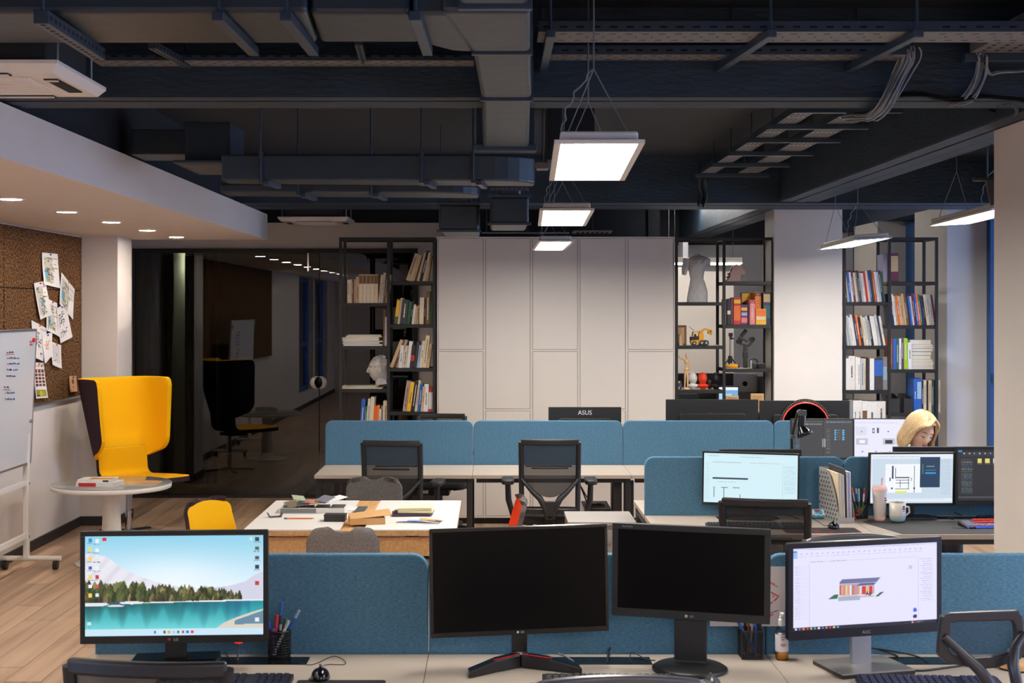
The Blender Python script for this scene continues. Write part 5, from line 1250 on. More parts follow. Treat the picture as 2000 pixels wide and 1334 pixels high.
# ================================================================ monitors
RB = 0
def monitor(label, px, Y, w_, h, zbot, yaw, style='t_stand', img=None, bez=.012, chin=.018, pitch=0., logo=None, stand_m=None, shell=None, roll=0., back=False, name='monitor', group=None, zbase=None):
    """px: column of the panel centre; zbot: height of the panel's lower edge"""
    zd = ZD+.0006 if zbase is None else zbase; x = WX(px, Y); shell = shell or blk_pl
    t = thing(name, label, 'monitor', (x, Y, zd), math.radians(yaw), group)
    M = Matrix.Translation((0, 0, zbot-zd)) @ Matrix.Rotation(math.radians(-pitch), 4, 'X') @ Matrix.Rotation(math.radians(roll), 4, 'Y')
    hw = w_/2; s = -1 if back else 1
    def put(mb): return mb.xform(M)
    mb = MB().prism(rrect(-hw, hw, 0, h, .006, 3), 'y', .004*s, .026*s); put(mb).build('shell', shell, t, .002)
    mb = MB().prism(rrect(-hw*.72, hw*.72, h*.12, h*.74, .02, 3), 'y', .026*s, .05*s); put(mb).build('back_cover', shell, t, .006)
    mb = MB().box(-hw, hw, 0, .004*s, 0, chin).box(-hw, hw, 0, .004*s, h-bez, h).box(-hw, -hw+bez, 0, .004*s, chin, h-bez).box(hw-bez, hw, 0, .004*s, chin, h-bez)
    bz = put(mb).build('bezel', shell, t, .001)
    if img is not None:
        grid_print('screen', img, lambda u, v: M @ Vector((-hw+bez+(2*hw-2*bez)*u, .002, chin+(h-bez-chin)*(1-v))), SCR, t)
    else:
        put(MB().box(-hw+bez, hw-bez, .0015*s, .0035*s, chin, h-bez)).build('screen', mat('dark_screen', (6, 6, 9), .25, spec=.12), t)
    sm = stand_m or shell; zb = zbot-zd; sy = .05*s
    if style == 't_stand':        # square neck on a thick bar foot
        MB().box(-.03, .03, .03*s, .055*s, .012, zb+h*.3).build('neck', sm, t, .003); MB().prism(rrect(-.14, .14, -.09, .075, .05), 'z', 0, .012).build('foot', sm, t, .003)
    elif style == 'block':
        MB().box(-.035, .035, .02*s, .05*s, .03, zb+h*.3).build('neck', sm, t, .003); MB().prism([(-.15, 0), (.15, 0), (.14, .04), (-.145, .035)], 'y', -.02, .10).build('foot', blk_gl, t, .004)
    elif style == 'wings':        # two swept wings with a red edge
        MB().box(-.026, .026, .02, .05, .035, zb+h*.3).build('neck', sm, t, .003)
        MB().prism([(-.026, 0), (.026, 0), (.026, .006), (-.026, .006)], 'y', .012, .056).xform(Matrix.Translation((0, 0, .044))).build('neck_ring', chrome, t)
        for sx in (-1, 1):
            mb = MB(); v = []
            for (x0, y0, hh) in ((0, .02, .045), (sx*.09, -.03, .04), (sx*.19, -.10, .022)):
                v += [(x0, y0-.025, 0), (x0, y0+.03, 0), (x0, y0+.03, hh), (x0, y0-.025, hh)]
            f = [(0, 1, 2, 3), (11, 10, 9, 8)]
            for k in (0, 4):
                for i in range(4): f.append((k+i, k+4+i, k+4+(i+1) % 4, k+(i+1) % 4))
            mb._add(v, f); mb.build('wing', sm, t, .003)
            MB().bar((sx*.01, -.006, .046), (sx*.1, -.053, .0415), .006, .002).build('red_edge', mat('red_trim', (196, 24, 28), .35), t)
    elif style == 'round':
        MB().box(-.055, .055, .02, .05, .02, zb+h*.3).build('neck', sm, t, .004); MB().box(-.055, .055, .014, .056, .018, .026).build('neck_ring', gry_pl, t)
        MB().lathe([(.125, 0), (.128, .008), (.115, .016), (.05, .022), (0, .023)], 36, (0, .0, 0)).build('foot', sm, t)
    elif style == 'plate':
        MB().box(-.036, .036, .03, .05, .014, zb+h*.3).build('neck', alu, t, .002)
        MB().box(-.135, .135, -.085, .125, 0, .012).build('foot', mat('dark_foot', (40, 38, 38), .4), t, .002); MB().box(-.135, .135, -.085, .125, .0121, .016).build('foot_plate', mat('brushed_plate', (170, 162, 154), .3, metal=.6), t, .001)
    elif style == 'arm':
        MB().box(-.03, .03, .026*s, .06*s, zb+h*.35, zb+h*.6).cyl((0, .07*s, 0), (0, .07*s, zb+h*.5), .018, n=12).box(-.05, .05, .03*s if s > 0 else -.11, .11*s if s > 0 else -.03, 0, .012).build('stand', sm, t, .003)
    if logo:
        for (kind, lx, lz, sz, c, txt) in logo:
            ml = mat('logo_'+'_'.join(map(str, c)), c, .4)
            if kind == 'disc':
                o = put(MB().lathe([(0, 0), (sz, 0), (sz, .0006), (0, .0008)], 20).xform(MT((lx, (-.0012 if s > 0 else -.0275), lz), 90))).build('logo_disc', ml, t)
            else:
                text('logo_lettering', txt, sz, M @ MT((lx, -.0014*1 if s > 0 else -.0275, lz), 90), ml, t, .0005)
    return t
# ---------------------------------------------------------------- pictures for the screens
def desk_icons(im, cols, y0, dy, n, x):
    for k in range(n):
        c = cols[k % len(cols)]; y = y0+k*dy
        im.rect(x, y, x+.02, y+.038, c); im.textrow(x-.008, y+.045, x+.028, .008, (70, 90, 100), .6)
nx, ny = 260, 147
im = Img(nx, ny); V, H_ = np.mgrid[0:1:ny*1j, 0:1:nx*1j]
sky = np.array((140, 204, 228))*(1-V[..., None]/.55)+np.array((226, 238, 248))*np.clip(V[..., None]/.55, 0, 1); glow = np.exp(-((H_-.5)/.3)**2-((V-.42)/.2)**2)[..., None]
im.a = sky*(1-glow*.6)+np.array((240, 246, 252))*glow*.6
nz = lambda x, s: sum(np.sin(x*f+s*i)/f for i, f in enumerate((9, 23, 47, 91, 170)))
x1 = np.linspace(0, 1, nx)
m1 = np.interp(x1, [0, .05, .12, .2, .3, .42, .55, .7], [.17, .175, .2, .31, .40, .47, .52, .54])+.015*nz(x1, 1)
m2 = np.interp(x1, [.6, .72, .82, .9, .95, 1], [.56, .52, .50, .46, .40, .36])+.01*nz(x1, 2)
for j in range(ny):
    v = j/ny
    k = (v > m2) & (x1 > .62); im.a[j, k] = np.array((205, 205, 224))
    k = (v > m1) & (x1 < .72); sh = 226+10*nz(x1*3+v*2, 3)-40*np.clip(np.sin(x1*60+v*30)*.3, 0, 1); im.a[j, k] = np.stack([sh, sh-2, sh+8], 1)[k]
tre = np.interp(x1, [0, .1, .25, .45, .6, .75, .86, .885], [.45, .47, .48, .50, .53, .57, .59, .64])
tre = tre+.022*np.abs(np.sin(x1*118))*np.interp(x1, [0, 1], [1, .5])+.012*nz(x1*4, 5)
bot = np.interp(x1, [0, .3, .6, .9], [.67, .665, .655, .64])
ty0 = np.interp(x1, [0, .1, .25, .45, .6, .75, .86, .885], [.49, .49, .50, .525, .545, .575, .60, .635])
rt = random.Random(17)
for layer in range(3):
    for k in range(95):
        x = rt.uniform(-.01, .885); top = float(np.interp(x, x1, ty0))-.03+.045*layer+rt.uniform(-.03, .02); w_ = rt.uniform(.012, .026)*(1.1-.5*x); bo = float(np.interp(x, [0, .3, .6, .9], [.67, .665, .655, .645]))
        g = rt.uniform(.5, 1.15); c = rt.choice([(84, 96, 50), (104, 108, 62), (66, 82, 44), (128, 118, 76)]); c = tuple(min(255, q*g) for q in c)
        im.poly([(x-w_, bo), (x-w_*.8, top+.05), (x-w_*.35, top+.02), (x, top), (x+w_*.4, top+.022), (x+w_*.85, top+.06), (x+w_, bo)], c)
        im.poly([(x+w_*.1, bo), (x+w_*.2, top+.03), (x+w_*.8, top+.06), (x+w_, bo)], tuple(q*.62 for q in c))
for j in range(ny):
    v = j/ny
    if v > .645:
        k = v > np.interp(x1, [0, .35, 1], [.695, .67, .655]); d = np.clip((v-.66)/.28, 0, 1); refl = np.clip(1.15-(v-.66)/(.16+.06*np.sin(x1*40)+.03*np.sin(x1*97)), 0, 1)*(x1 < .93)
        sw = .5+.5*np.sin(x1*33+np.sin(x1*71)*1.4); base = np.stack([24+86*d+0*x1, 138+72*d+0*x1, 152+60*d+0*x1], 1); dk_ = np.stack([20+6*x1-8*sw, 84+40*x1-26*sw, 64+84*x1-10*sw], 1)
        im.a[j, k] = (base*(1-refl[:, None]*.75)+dk_*refl[:, None]*.75)[k]
        k = (v <= np.interp(x1, [0, .35, 1], [.695, .67, .655])) & (v > bot); im.a[j, k] = (232, 230, 234)
for (cx, cy, rx, ry, c) in ((.05, .685, .07, .02, (222, 222, 232)), (.2, .675, .08, .018, (52, 84, 100)), (.26, .67, .07, .015, (226, 226, 234)), (.17, .70, .05, .01, (214, 214, 226))):
    im.a[((H_-cx)/rx)**2+((V-cy)/ry)**2 < 1] = c
im.a[(V > .985-.24*np.clip((H_-.72)/.28, 0, 1)**.55+.0*V) & (H_ > .73) & (V < .935)] = (212, 204, 190)
im.a[(V > .86-.10*np.clip((H_-.84)/.16, 0, 1)) & (H_ > .84) & (V < .90-.05*(H_-.84))] = (100, 136, 158)
im.rect(0, .935, 1, 1, (196, 224, 240))
for k, c in enumerate([(40, 130, 210), (224, 228, 232), (70, 72, 78), (220, 170, 60), (170, 200, 220), (64, 120, 100), (190, 70, 60), (50, 120, 190), (220, 50, 60)]): im.rect(.385+.026*k, .952, .398+.026*k, .982, c)
desk_icons(im, [(40, 140, 200), (236, 204, 110), (240, 206, 96), (60, 100, 180), (236, 204, 110), (236, 240, 244), (240, 200, 80)], .02, .092, 7, .02)
desk_icons(im, [(226, 232, 236), (224, 236, 240), (214, 224, 232), (226, 234, 240), (190, 60, 60), (200, 90, 60), (214, 226, 236)], .03, .09, 7, .056)
im.rect(.098, .012, .118, .05, (210, 40, 60)); desk_icons(im, [(60, 64, 70), (90, 96, 84), (80, 84, 92), (50, 60, 70)], .02, .094, 4, .955); im.rect(.922, .02, .94, .055, (200, 224, 220)); im.rect(.955, .46, .975, .5, (190, 60, 50)); im.rect(.955, .83, .975, .87, (226, 232, 236)); im.rect(.012, .86, .035, .89, (200, 220, 226))
lake = im
monitor('wide monitor showing a blue lake with pines, left end of front desks', 340.5, 4.83, .632, .381, .826, 3, 'block', lake, .0165, .026, logo=[('disc', -.017, .0125, .0055, (150, 30, 54), None), ('text', .006, .0125, .0125, (190, 190, 194), 'LG')])
# two dark monitors
monitor('larger of the two dark front monitors, on red-edged wing feet', 1017, 4.86, .614, .368, .848, 7, 'wings', None, .010, .018, logo=[('disc', -.010, .009, .004, (196, 198, 204), None), ('text', .006, .009, .009, (196, 198, 204), 'LG')], shell=mat('glossy_black_shell', (12, 13, 17), .2), roll=-.9)
monitor('dark front monitor on a round foot, right of the wing-footed one', 1347, 4.83, .535, .318, .905, -13, 'round', None, .020, .028, logo=[('disc', -.012, .012, .005, (170, 170, 172), None), ('text', .006, .012, .010, (170, 170, 172), 'LG'), ('text', -.215, .308, .008, (150, 150, 152), 'FLATRON')], roll=.6)
# house model monitor
im = Img(240, 132, (222, 220, 250))
im.rect(0, 0, 1, .022, (208, 208, 240)); im.textrow(.1, .012, .9, .008, (150, 150, 190), .5); im.rect(0, .03, .03, .12, (150, 184, 236)); im.rect(0, .03, .025, .045, (40, 110, 190))
for k in range(24): im.rect(.05+.036*k, .06, .062+.036*k, .078, (150, 150, 190), .55); im.textrow(.04+.036*k, .098, .066+.036*k, .008, (160, 160, 190), .5)
im.rect(.11, .165, .86, .178, (190, 190, 214), .6); im.textrow(.12, .165, .2, .01, (120, 120, 150)); im.textrow(.26, .165, .36, .01, (120, 120, 150))
for k in range(26): im.textrow(.012, .22+.025*k, .05, .008, (150, 150, 180), .5); im.rect(.055, .22+.025*k, .1, .225+.025*k, (206, 206, 228), .6)
im.rect(.108, .2, .112, .97, (196, 196, 224))
for k in range(20): im.textrow(.885+.01*(k % 3), .2+.027*k, .97, .007, (140, 140, 176), .5)
im.rect(.868, .17, .871, .97, (200, 200, 226)); im.rect(.80, .27, .825, .32, (192, 192, 214))
im.poly([(.315, .44), (.335, .405), (.60, .405), (.575, .455), (.315, .455)], (108, 108, 150)); im.rect(.315, .455, .56, .47, (170, 180, 196))
im.rect(.315, .47, .56, .60, (196, 150, 160)); im.rect(.315, .47, .325, .60, (200, 40, 30))
for k, c in enumerate([(206, 160, 110), (196, 130, 100), (222, 196, 160), (206, 160, 110), (230, 226, 236), (180, 110, 120), (186, 130, 136), (190, 140, 150), (206, 150, 90)]): im.rect(.33+.014*k, .475, .342+.014*k, .595, c)
im.poly([(.435, .49), (.455, .465), (.57, .465), (.555, .49)], (90, 90, 140)); im.rect(.455, .495, .55, .62, (206, 206, 226)); im.rect(.47, .5, .5, .6, (200, 52, 34)); im.rect(.505, .5, .515, .58, (230, 170, 70)); im.rect(.52, .5, .545, .6, (196, 60, 44))
im.rect(.31, .61, .46, .67, (160, 170, 188)); im.rect(.33, .60, .44, .612, (214, 190, 180)); im.rect(.46, .62, .56, .635, (206, 170, 150))
r = random.Random(3)
for k in range(16): x, y = r.uniform(.49, .54), r.uniform(.57, .61); im.rect(x, y, x+.008, y+.012, (24, 20, 30))
im.poly([(.235, .64), (.28, .585), (.31, .585), (.30, .64)], (46, 104, 60)); im.poly([(.56, .64), (.60, .585), (.625, .585), (.585, .64)], (46, 104, 60))
im.rect(0, .965, 1, 1, (20, 18, 40))
for k in range(12): im.rect(.012+.026*k, .972, .026+.026*k, .993, [(220, 220, 230), (90, 120, 220), (226, 130, 60), (210, 60, 70), (210, 190, 80), (90, 160, 220)][k % 6])
im.rect(.82, .972, .835, .99, (226, 140, 110)); im.textrow(.84, .978, .9, .01, (220, 220, 230)); im.disc(.845, .83, .014, (76, 92, 226)); im.disc(.845, .91, .014, (24, 40, 110))
monitor('monitor showing a small house model, right side of front desks', 1692, 4.82, .578, .325, .852, 15, 'plate', im, .018, .032, logo=[('text', -.0, .014, .015, (150, 150, 156), 'AOC')], shell=mat('blue_black_shell', (12, 14, 30), .3))
# middle row
im = Img(150, 86, (205, 232, 240)); im.rect(0, 0, 1, .04, (196, 226, 236)); im.textrow(.04, .045, .17, .012, (90, 150, 190)); im.textrow(.38, .055, .63, .012, (110, 140, 160)); im.rect(.09, .17, .4, .178, (160, 180, 188)); im.rect(.49, .18, .82, .187, (190, 200, 190))
for k in range(22): im.textrow(.86, .22+.026*k, .98, .008, (150, 180, 190), .5); im.textrow(.01, .2+.034*k, .06, .008, (150, 180, 190), .4)
im.rect(.09, .49, .475, .52, (52, 70, 82))
for a, b_ in ((.10, .12), (.19, .26), (.315, .39)): im.rect(a, .685, b_, .7, (50, 64, 74))
im.rect(.108, .71, .116, .89, (50, 64, 74)); im.rect(.215, .7, .222, .96, (50, 64, 74)); im.rect(.385, .82, .392, .92, (50, 64, 74)); im.textrow(.15, .57, .35, .008, (140, 160, 170)); im.rect(.84, .18, .843, .95, (190, 214, 222))
monitor('middle row monitor with a pale blue drawing of black bars', 1465, 8.33, .560, .315, .806, -9, 't_stand', im, .010, .016, roll=.8)
im = Img(140, 84, (196, 212, 226)); im.rect(0, 0, 1, .1, (222, 230, 240)); im.textrow(.03, .05, .6, .012, (130, 150, 180)); im.rect(.18, .2, .62, .78, (236, 240, 246)); im.rect(0, .1, .02, .9, (214, 222, 232))
for a in ((.26, .24, .28, .5), (.53, .24, .535, .78), (.31, .47, .47, .49), (.30, .27, .303, .5), (.23, .48, .24, .55), (.49, .48, .5, .55), (.31, .52, .47, .525), (.31, .58, .47, .585), (.36, .52, .365, .68), (.46, .5, .463, .72), (.3, .70, .47, .708), (.25, .68, .27, .72), (.52, .68, .54, .72)): im.rect(*a, (70, 74, 100))
im.rect(.30, .745, .44, .785, (232, 232, 60)); im.rect(.6, .06, .84, .68, (34, 60, 88)); im.textrow(.68, .24, .78, .02, (210, 220, 230)); im.rect(.665, .365, .79, .405, (40, 140, 206)); im.rect(.665, .32, .79, .327, (90, 130, 150))
for k in range(20): im.textrow(.86, .12+.036*k, .97, .01, (150, 160, 180), .5)
im.rect(0, .9, 1, .96, (224, 232, 240)); im.textrow(.1, .92, .9, .012, (150, 160, 180), .4); im.rect(.62, .2, .64, .4, (120, 160, 120), .4)
monitor('middle row monitor with a floor plan and dark blue dialog', 1780, 8.33, .506, .315, .808, 2, 't_stand', im, .010, .016, pitch=-3)
im = Img(130, 80, (40, 40, 44)); im.rect(0, 0, 1, .05, (20, 22, 30)); im.rect(0, .02, .05, .06, (50, 130, 200)); im.rect(.05, .05, .9, .14, (48, 50, 56))
for k in range(9): im.rect(.06+.06*k, .07, .075+.06*k, .1, [(200, 200, 210), (210, 180, 90), (90, 160, 220)][k % 3])
for k in range(20): im.textrow(.04, .2+.034*k, .16, .012, [(70, 130, 190), (200, 180, 90), (190, 194, 204), (80, 170, 210)][k % 4])
for k in range(7): im.rect(.22+.09*k, .19, .27+.09*k, .27, [(222, 206, 110), (206, 216, 226), (214, 224, 232)][k % 3 if k > 1 else 0]); im.textrow(.215+.09*k, .29, .275+.09*k, .012, (190, 194, 200), .5)
im.rect(0, .93, 1, .945, (120, 124, 130), .5)
monitor('dark file browser monitor half hidden by the right wall column', 1957, 8.32, .543, .345, .812, 1, 't_stand', im, .014, .03)
monitor('black monitor back over the middle divider, left of the desk lamp', 1484, 8.87, .51, .32, .768, 180, 'arm', None)
monitor('black monitor back in front of the blonde person', 1822, 8.87, .50, .31, 1.104-.31, 178, 'arm', None)
# back row, lit
im = Img(110, 72, (66, 66, 70)); im.rect(0, 0, .52, 1, (60, 60, 64)); im.textrow(.02, .04, .5, .02, (150, 150, 156)); im.textrow(.1, .1, .5, .04, (170, 172, 180), .6); im.textrow(.56, .04, .98, .04, (150, 190, 210), .5)
for k in range(12): im.textrow(.06, .4+.045*k, .13, .02, (110, 170, 210)); im.textrow(.57, .25+.055*k, .63, .02, [(90, 160, 210), (214, 180, 90)][k % 2])
for k in range(5): im.rect(.7, .26+.06*k, .73, .3+.06*k, (90, 170, 216)); im.rect(.83, .26+.06*k, .86, .3+.06*k, (90, 170, 216)); im.textrow(.74, .27+.06*k, .8, .015, (170, 170, 176))
im.rect(.5, .5, .55, .72, (150, 150, 154)); im.rect(.52, 0, .53, 1, (40, 40, 44))
monitor('back row monitor with a dark grey file window beside the desk lamp', 1606, 10.8, .478, .31, 1.128-.31, 0, 't_stand', im, .007, .015)
im = Img(110, 72, (226, 226, 244)); im.textrow(.03, .08, .7, .02, (170, 170, 196)); im.rect(.02, .2, .2, .42, (214, 214, 228)); im.rect(.03, .5, .22, .66, (190, 190, 204)); im.rect(.46, .5, .66, .66, (190, 190, 204)); im.rect(.68, .5, .88, .66, (190, 190, 204)); im.rect(.08, .54, .17, .63, (236, 236, 244)); im.rect(.5, .54, .62, .64, (40, 46, 54)); im.rect(.29, .24, .33, .36, (70, 72, 84)); im.rect(.36, .22, .4, .36, (90, 92, 104)); im.rect(.3, .27, .32, .33, (226, 226, 244)); im.rect(.11, .3, .13, .33, (70, 90, 210)); im.rect(.54, .3, .56, .33, (70, 90, 210))
for a, b_ in ((.12, .83), (.34, .83), (.56, .83), (.78, .83)): im.rect(a, b_, a+.025, b_+.03, (80, 90, 190))
monitor('bright white thumbnail screen left of the blonde person', 1729, 10.8, .478, .31, 1.13-.31, -1, 't_stand', im, .006, .014)
# back row, seen from behind
t = monitor('black monitor back with white ASUS lettering over the second divider', 1142, 11.6, .592, .345, 1.163-.345, 180, 'arm')
text('back_lettering', 'ASUS', .050, MT((0, .0265, 1.1165-ZD), 90, 0, 180), mat('logo_white', (206, 206, 208), .5), t)
t = monitor('big black monitor back with a dim red emblem, left of the red ring', 1390, 11.65, .755, .43, 1.222-.43, 180, 'arm')
rd = mat('dim_red', (120, 18, 20), .5); mb = MB()
for pl in ([(-.02, .0), (.012, .03), (.034, .012), (.0, .006)], [(-.034, -.016), (-.004, -.03), (.03, -.006), (-.01, -.012)]): mb.prism([(a, 1.089-ZD+b_) for a, b_ in pl], 'y', .0262, .0272)
mb.build('emblem', rd, t)
t = monitor('big black monitor back with a red ring on it', 1570.5, 11.65, .735, .43, 1.213-.43, 180, 'arm')
cz = WZ(831, 11.65)-ZD; rr_ = mat('ring_red', (206, 52, 40), .4); R0 = .196
mb = MB().lathe([(R0-.012, 0), (R0, 0), (R0, .004), (R0-.012, .004), (R0-.012, 0)], 64).xform(MT((0, .057, cz), 90)); mb.build('light_ring', rr_, t)
mb = MB()
for k in range(90):
    a = 2*math.pi*k/90; p = Vector((math.cos(a)*(R0+.013), .0545, cz+math.sin(a)*(R0+.013))); d = Vector((math.cos(a), 0, math.sin(a))); mb.bar(p-d*.007, p+d*.007, .005, .003, up=(0, 1, 0))
mb.build('tick', mat('tick_grey', (130, 120, 114), .4), t, kind='stuff')
MB().cyl((0, .026, cz), (0, .053, cz), R0+.024, n=48).build('ring_plate', blk_gl, t)
MB().prism([(-.03, cz+.135), (-.012, cz+.12), (0, cz+.09), (.012, cz+.12), (.03, cz+.135), (.018, cz+.10), (0, cz+.07), (-.018, cz+.10)], 'y', .053, .056).build('emblem', rr_, t)
# ================================================================ things on the desks
def DP(px, py): 
    """point on the desk top that shows at (px, py)"""
    Y = YF(py, ZD); return Vector((WX(px, Y), Y, ZD+.0006))
def keyboard(label, x, y, rz, w_, d, n=16, rows=5, keys='key', km=None, base=None, tilt=4, single=False, z=None, numpad=True):
    t = thing('keyboard', label, 'keyboard', (x, y, (ZD+.0006) if z is None else z), math.radians(rz)); base = base or blk_pl; km = km or mat('key_black', (30, 30, 34), .5)
    tl = math.tan(math.radians(tilt))
    v = [(-w_/2, -d/2, 0), (w_/2, -d/2, 0), (w_/2, d/2, 0), (-w_/2, d/2, 0), (-w_/2, -d/2, .010), (w_/2, -d/2, .010), (w_/2, d/2, .010+d*tl), (-w_/2, d/2, .010+d*tl)]
    MB()._add(v, [(3, 2, 1, 0), (4, 5, 6, 7), (0, 1, 5, 4), (1, 2, 6, 5), (2, 3, 7, 6), (3, 0, 4, 7)]).build('base', base, t, .003)
    kw = (w_-.02)/n; kd = (d-.02)/rows; proto = None; mb = MB()
    for j in range(rows):
        for i in range(n):
            if n > 17 and i in (n-6,): continue
            cx = -w_/2+.01+(i+.5)*kw; cy = -d/2+.01+(j+.5)*kd; cz = .010+(cy+d/2)*tl
            if j == 0 and 4 <= i <= 8:
                if i != 6: continue
                a = kw*2.3
            else: a = kw*.43
            if single:
                if proto is None or a > kw: 
                    m_ = MB(); v = [(sx*a, sy*kd*.43, 0) for sx, sy in ((-1, -1), (1, -1), (1, 1), (-1, 1))]+[(sx*a*.8, sy*kd*.33, .008) for sx, sy in ((-1, -1), (1, -1), (1, 1), (-1, 1))]
                    m_._add(v, [(4, 5, 6, 7), (0, 1, 5, 4), (1, 2, 6, 5), (2, 3, 7, 6), (3, 0, 4, 7)]); o = m_.build('key', km, t)
                    if a < kw: proto = o
                else: o = proto.copy(); COL.objects.link(o); o.parent = t
                o.location = (cx, cy, cz)
            else:
                v = [(cx+sx*a, cy+sy*kd*.43, cz) for sx, sy in ((-1, -1), (1, -1), (1, 1), (-1, 1))]+[(cx+sx*a*.8, cy+sy*kd*.33, cz+.007) for sx, sy in ((-1, -1), (1, -1), (1, 1), (-1, 1))]
                mb._add(v, [(4, 5, 6, 7), (0, 1, 5, 4), (1, 2, 6, 5), (2, 3, 7, 6), (3, 0, 4, 7)])
    if not single: o = mb.build('keys', km, t); o['kind'] = 'stuff'
    return t
def mouse(label, x, y, rz, m=None, glow=None, z=None, s=1.):
    t = thing('computer_mouse', label, 'mouse', (x, y, (ZD+.0006) if z is None else z), math.radians(rz)); m = m or blk_gl
    def fn(u, v):
        a = 2*math.pi*u; h = v; w_ = .032*math.sqrt(max(0, 1-h*h*.999)); d = .055*math.sqrt(max(0, 1-h**2.2*.999))
        return (math.cos(a)*w_*s, math.sin(a)*d*s-.004*h*s, .036*h*s*(1-.12*math.sin(a)))
    MB().surf(fn, 24, 10).build('shell', m, t)
    MB().cyl((-.004*s, .026*s, .031*s), (.004*s, .026*s, .031*s), .009*s, n=12).build('wheel', gry_pl, t)
    MB().box(-.0008*s, .0008*s, .03*s, .05*s, .018*s, .0315*s).build('button_gap', blk, t)
    if glow: MB().ball((.024*s, .02*s, .016*s), (.008*s, .014*s, .008*s), 8, 6).build('side_light', mat('blue_glow', glow, .4, emit=1.0), t)
    return t
def cable(label, pts, r=.003, m=None, name='cable', cat='cable'):
    t = thing(name, label, cat, tuple(pts[0])); pts = [Vector(p) for p in pts]; q = []
    for i in range(len(pts)-1):
        p0, p1, p2, p3 = pts[max(i-1, 0)], pts[i], pts[i+1], pts[min(i+2, len(pts)-1)]
        for s in range(5):
            f = s/5; q.append(.5*((2*p1)+(p2-p0)*f+(2*p0-5*p1+4*p2-p3)*f*f+(3*p1-p0-3*p2+p3)*f**3))
    q.append(pts[-1]); MB().tube(q, r, 6).build('cord', m or cable_m, t, world=True); return t
def dp(px, py, h=.004): p = DP(px, py); return Vector((p.x, p.y, ZD+h))
def pen(mb_t, base, top, r, body, cap, name='pen'):
    """a pen is its own thing, standing in a cup"""
    pass
def cup_of_pens(label, cx, cy, shape, w_, h, pens, pm=None, glass=False):
    z = ZD+.0006
    t = thing('pen_cup', label, 'pen holder', (cx, cy, z))
    cm = pm or mat('mesh_cup_black', (22, 22, 24), .5)
    if shape == 'round':
        MB().lathe([(w_/2-.002, 0), (w_/2, 0), (w_/2, .012)], 24).cyl((0, 0, 0), (0, 0, .003), w_/2, n=24).build('bottom', cm, t)
        mb = MB()
        for k in range(30):
            a = 2*math.pi*k/30; p = (math.cos(a)*w_/2, math.sin(a)*w_/2)
            mb.cyl((p[0], p[1], .01), (p[0], p[1], h-.005), .0011, n=4, cap=False)
        for k in range(9): zz = .012+k*(h-.016)/9; mb.lathe([(w_/2-.001, zz), (w_/2+.001, zz), (w_/2+.001, zz+.0018), (w_/2-.001, zz+.0018)], 24)
        mb.build('wire_mesh', cm, t, kind='stuff')
        MB().lathe([(w_/2-.003, h-.006), (w_/2+.002, h-.006), (w_/2+.002, h), (w_/2-.003, h), (w_/2-.003, h-.006)], 24).build('rim', cm, t)
    else:
        a = w_/2; mb = MB().box(-a, a, -a, a, 0, .004); 
        net = netting('cup_netting', (20, 20, 22), .72) if 'cup_netting' not in MATS else MATS['cup_netting']
        mb.build('bottom', cm, t)
        MB().quad((-a, -a, .004), (a, -a, .004), (a, -a, h), (-a, -a, h)).quad((-a, a, .004), (a, a, .004), (a, a, h), (-a, a, h)).quad((-a, -a, .004), (-a, a, .004), (-a, a, h), (-a, -a, h)).quad((a, -a, .004), (a, a, .004), (a, a, h), (a, -a, h)).build('wire_mesh', net, t)
        mb = MB()
        for sx in (-1, 1):
            for sy in (-1, 1): mb.box(sx*a-.002, sx*a+.002, sy*a-.002, sy*a+.002, .004, h-.004)
        mb.box(-a-.002, a+.002, -a-.002, -a+.002, h-.004, h).box(-a-.002, a+.002, a-.002, a+.002, h-.004, h).box(-a-.002, -a+.002, -a, a, h-.004, h).box(a-.002, a+.002, -a, a, h-.004, h)
        mb.build('rim', cm, t)
    for (lab, bx_, by_, tx_, ty_, L, c, c2, r_) in pens:
        a = Vector((cx+bx_, cy+by_, z+.005)); d = Vector((tx_-bx_, ty_-by_, h)).normalized(); b_ = a+d*L
        p = thing('pen', lab, 'pen', tuple(a), group=label[:40]+' pens')
        MB().cyl(a+d*.012, b_-d*.03, r_, n=9).build('barrel', bmat(c), p, world=True); MB().cyl(b_-d*.03, b_, r_*1.12, r_*1.05, n=9).build('cap', bmat(c2), p, world=True)
        MB().cyl(a, a+d*.012, r_*.3, r_*.95, n=9).build('tip', bmat('silver'), p, world=True)
    return t
# ---------------------------------------------------------------- front row, left desk
p = DP(546, 1284)
cup_of_pens('round black wire mesh pen cup beside the lake monitor', p.x, p.y, 'round', .078, .098, [
    ('blue pen standing upright, tallest in the wire mesh cup', -.012, .01, -.004, .02, .185, 'blue', 'blue', .0045), ('red pen in the wire mesh cup', -.02, -.01, -.012, -.005, .145, 'red', 'red', .006),
    ('blue pen leaning far out to the right of the wire mesh cup', -.018, .0, .036, .0, .182, 'blue', 'skyblue', .0045), ('white pen leaning right in the wire mesh cup', -.022, -.022, .022, -.02, .14, 'white', 'silver', .0055),
    ('silver pen in the middle of the wire mesh cup', .0, .015, .002, .01, .140, 'silver', 'charcoal', .005), ('green tipped pen in the wire mesh cup', .006, .0, .016, .012, .13, 'black', 'green', .005),
    ('white marker with blue cap at the left rim of the wire mesh cup', -.02, .012, -.034, .0, .118, 'white', 'blue', .008), ('purple marker inside the wire mesh cup', -.016, -.018, -.022, -.012, .10, 'purple', 'purple', .011)])
p = DP(628, 1322); mouse('black mouse on the black mat before the lake monitor divider', p.x, p.y-.03, 8, z=ZD+.005)
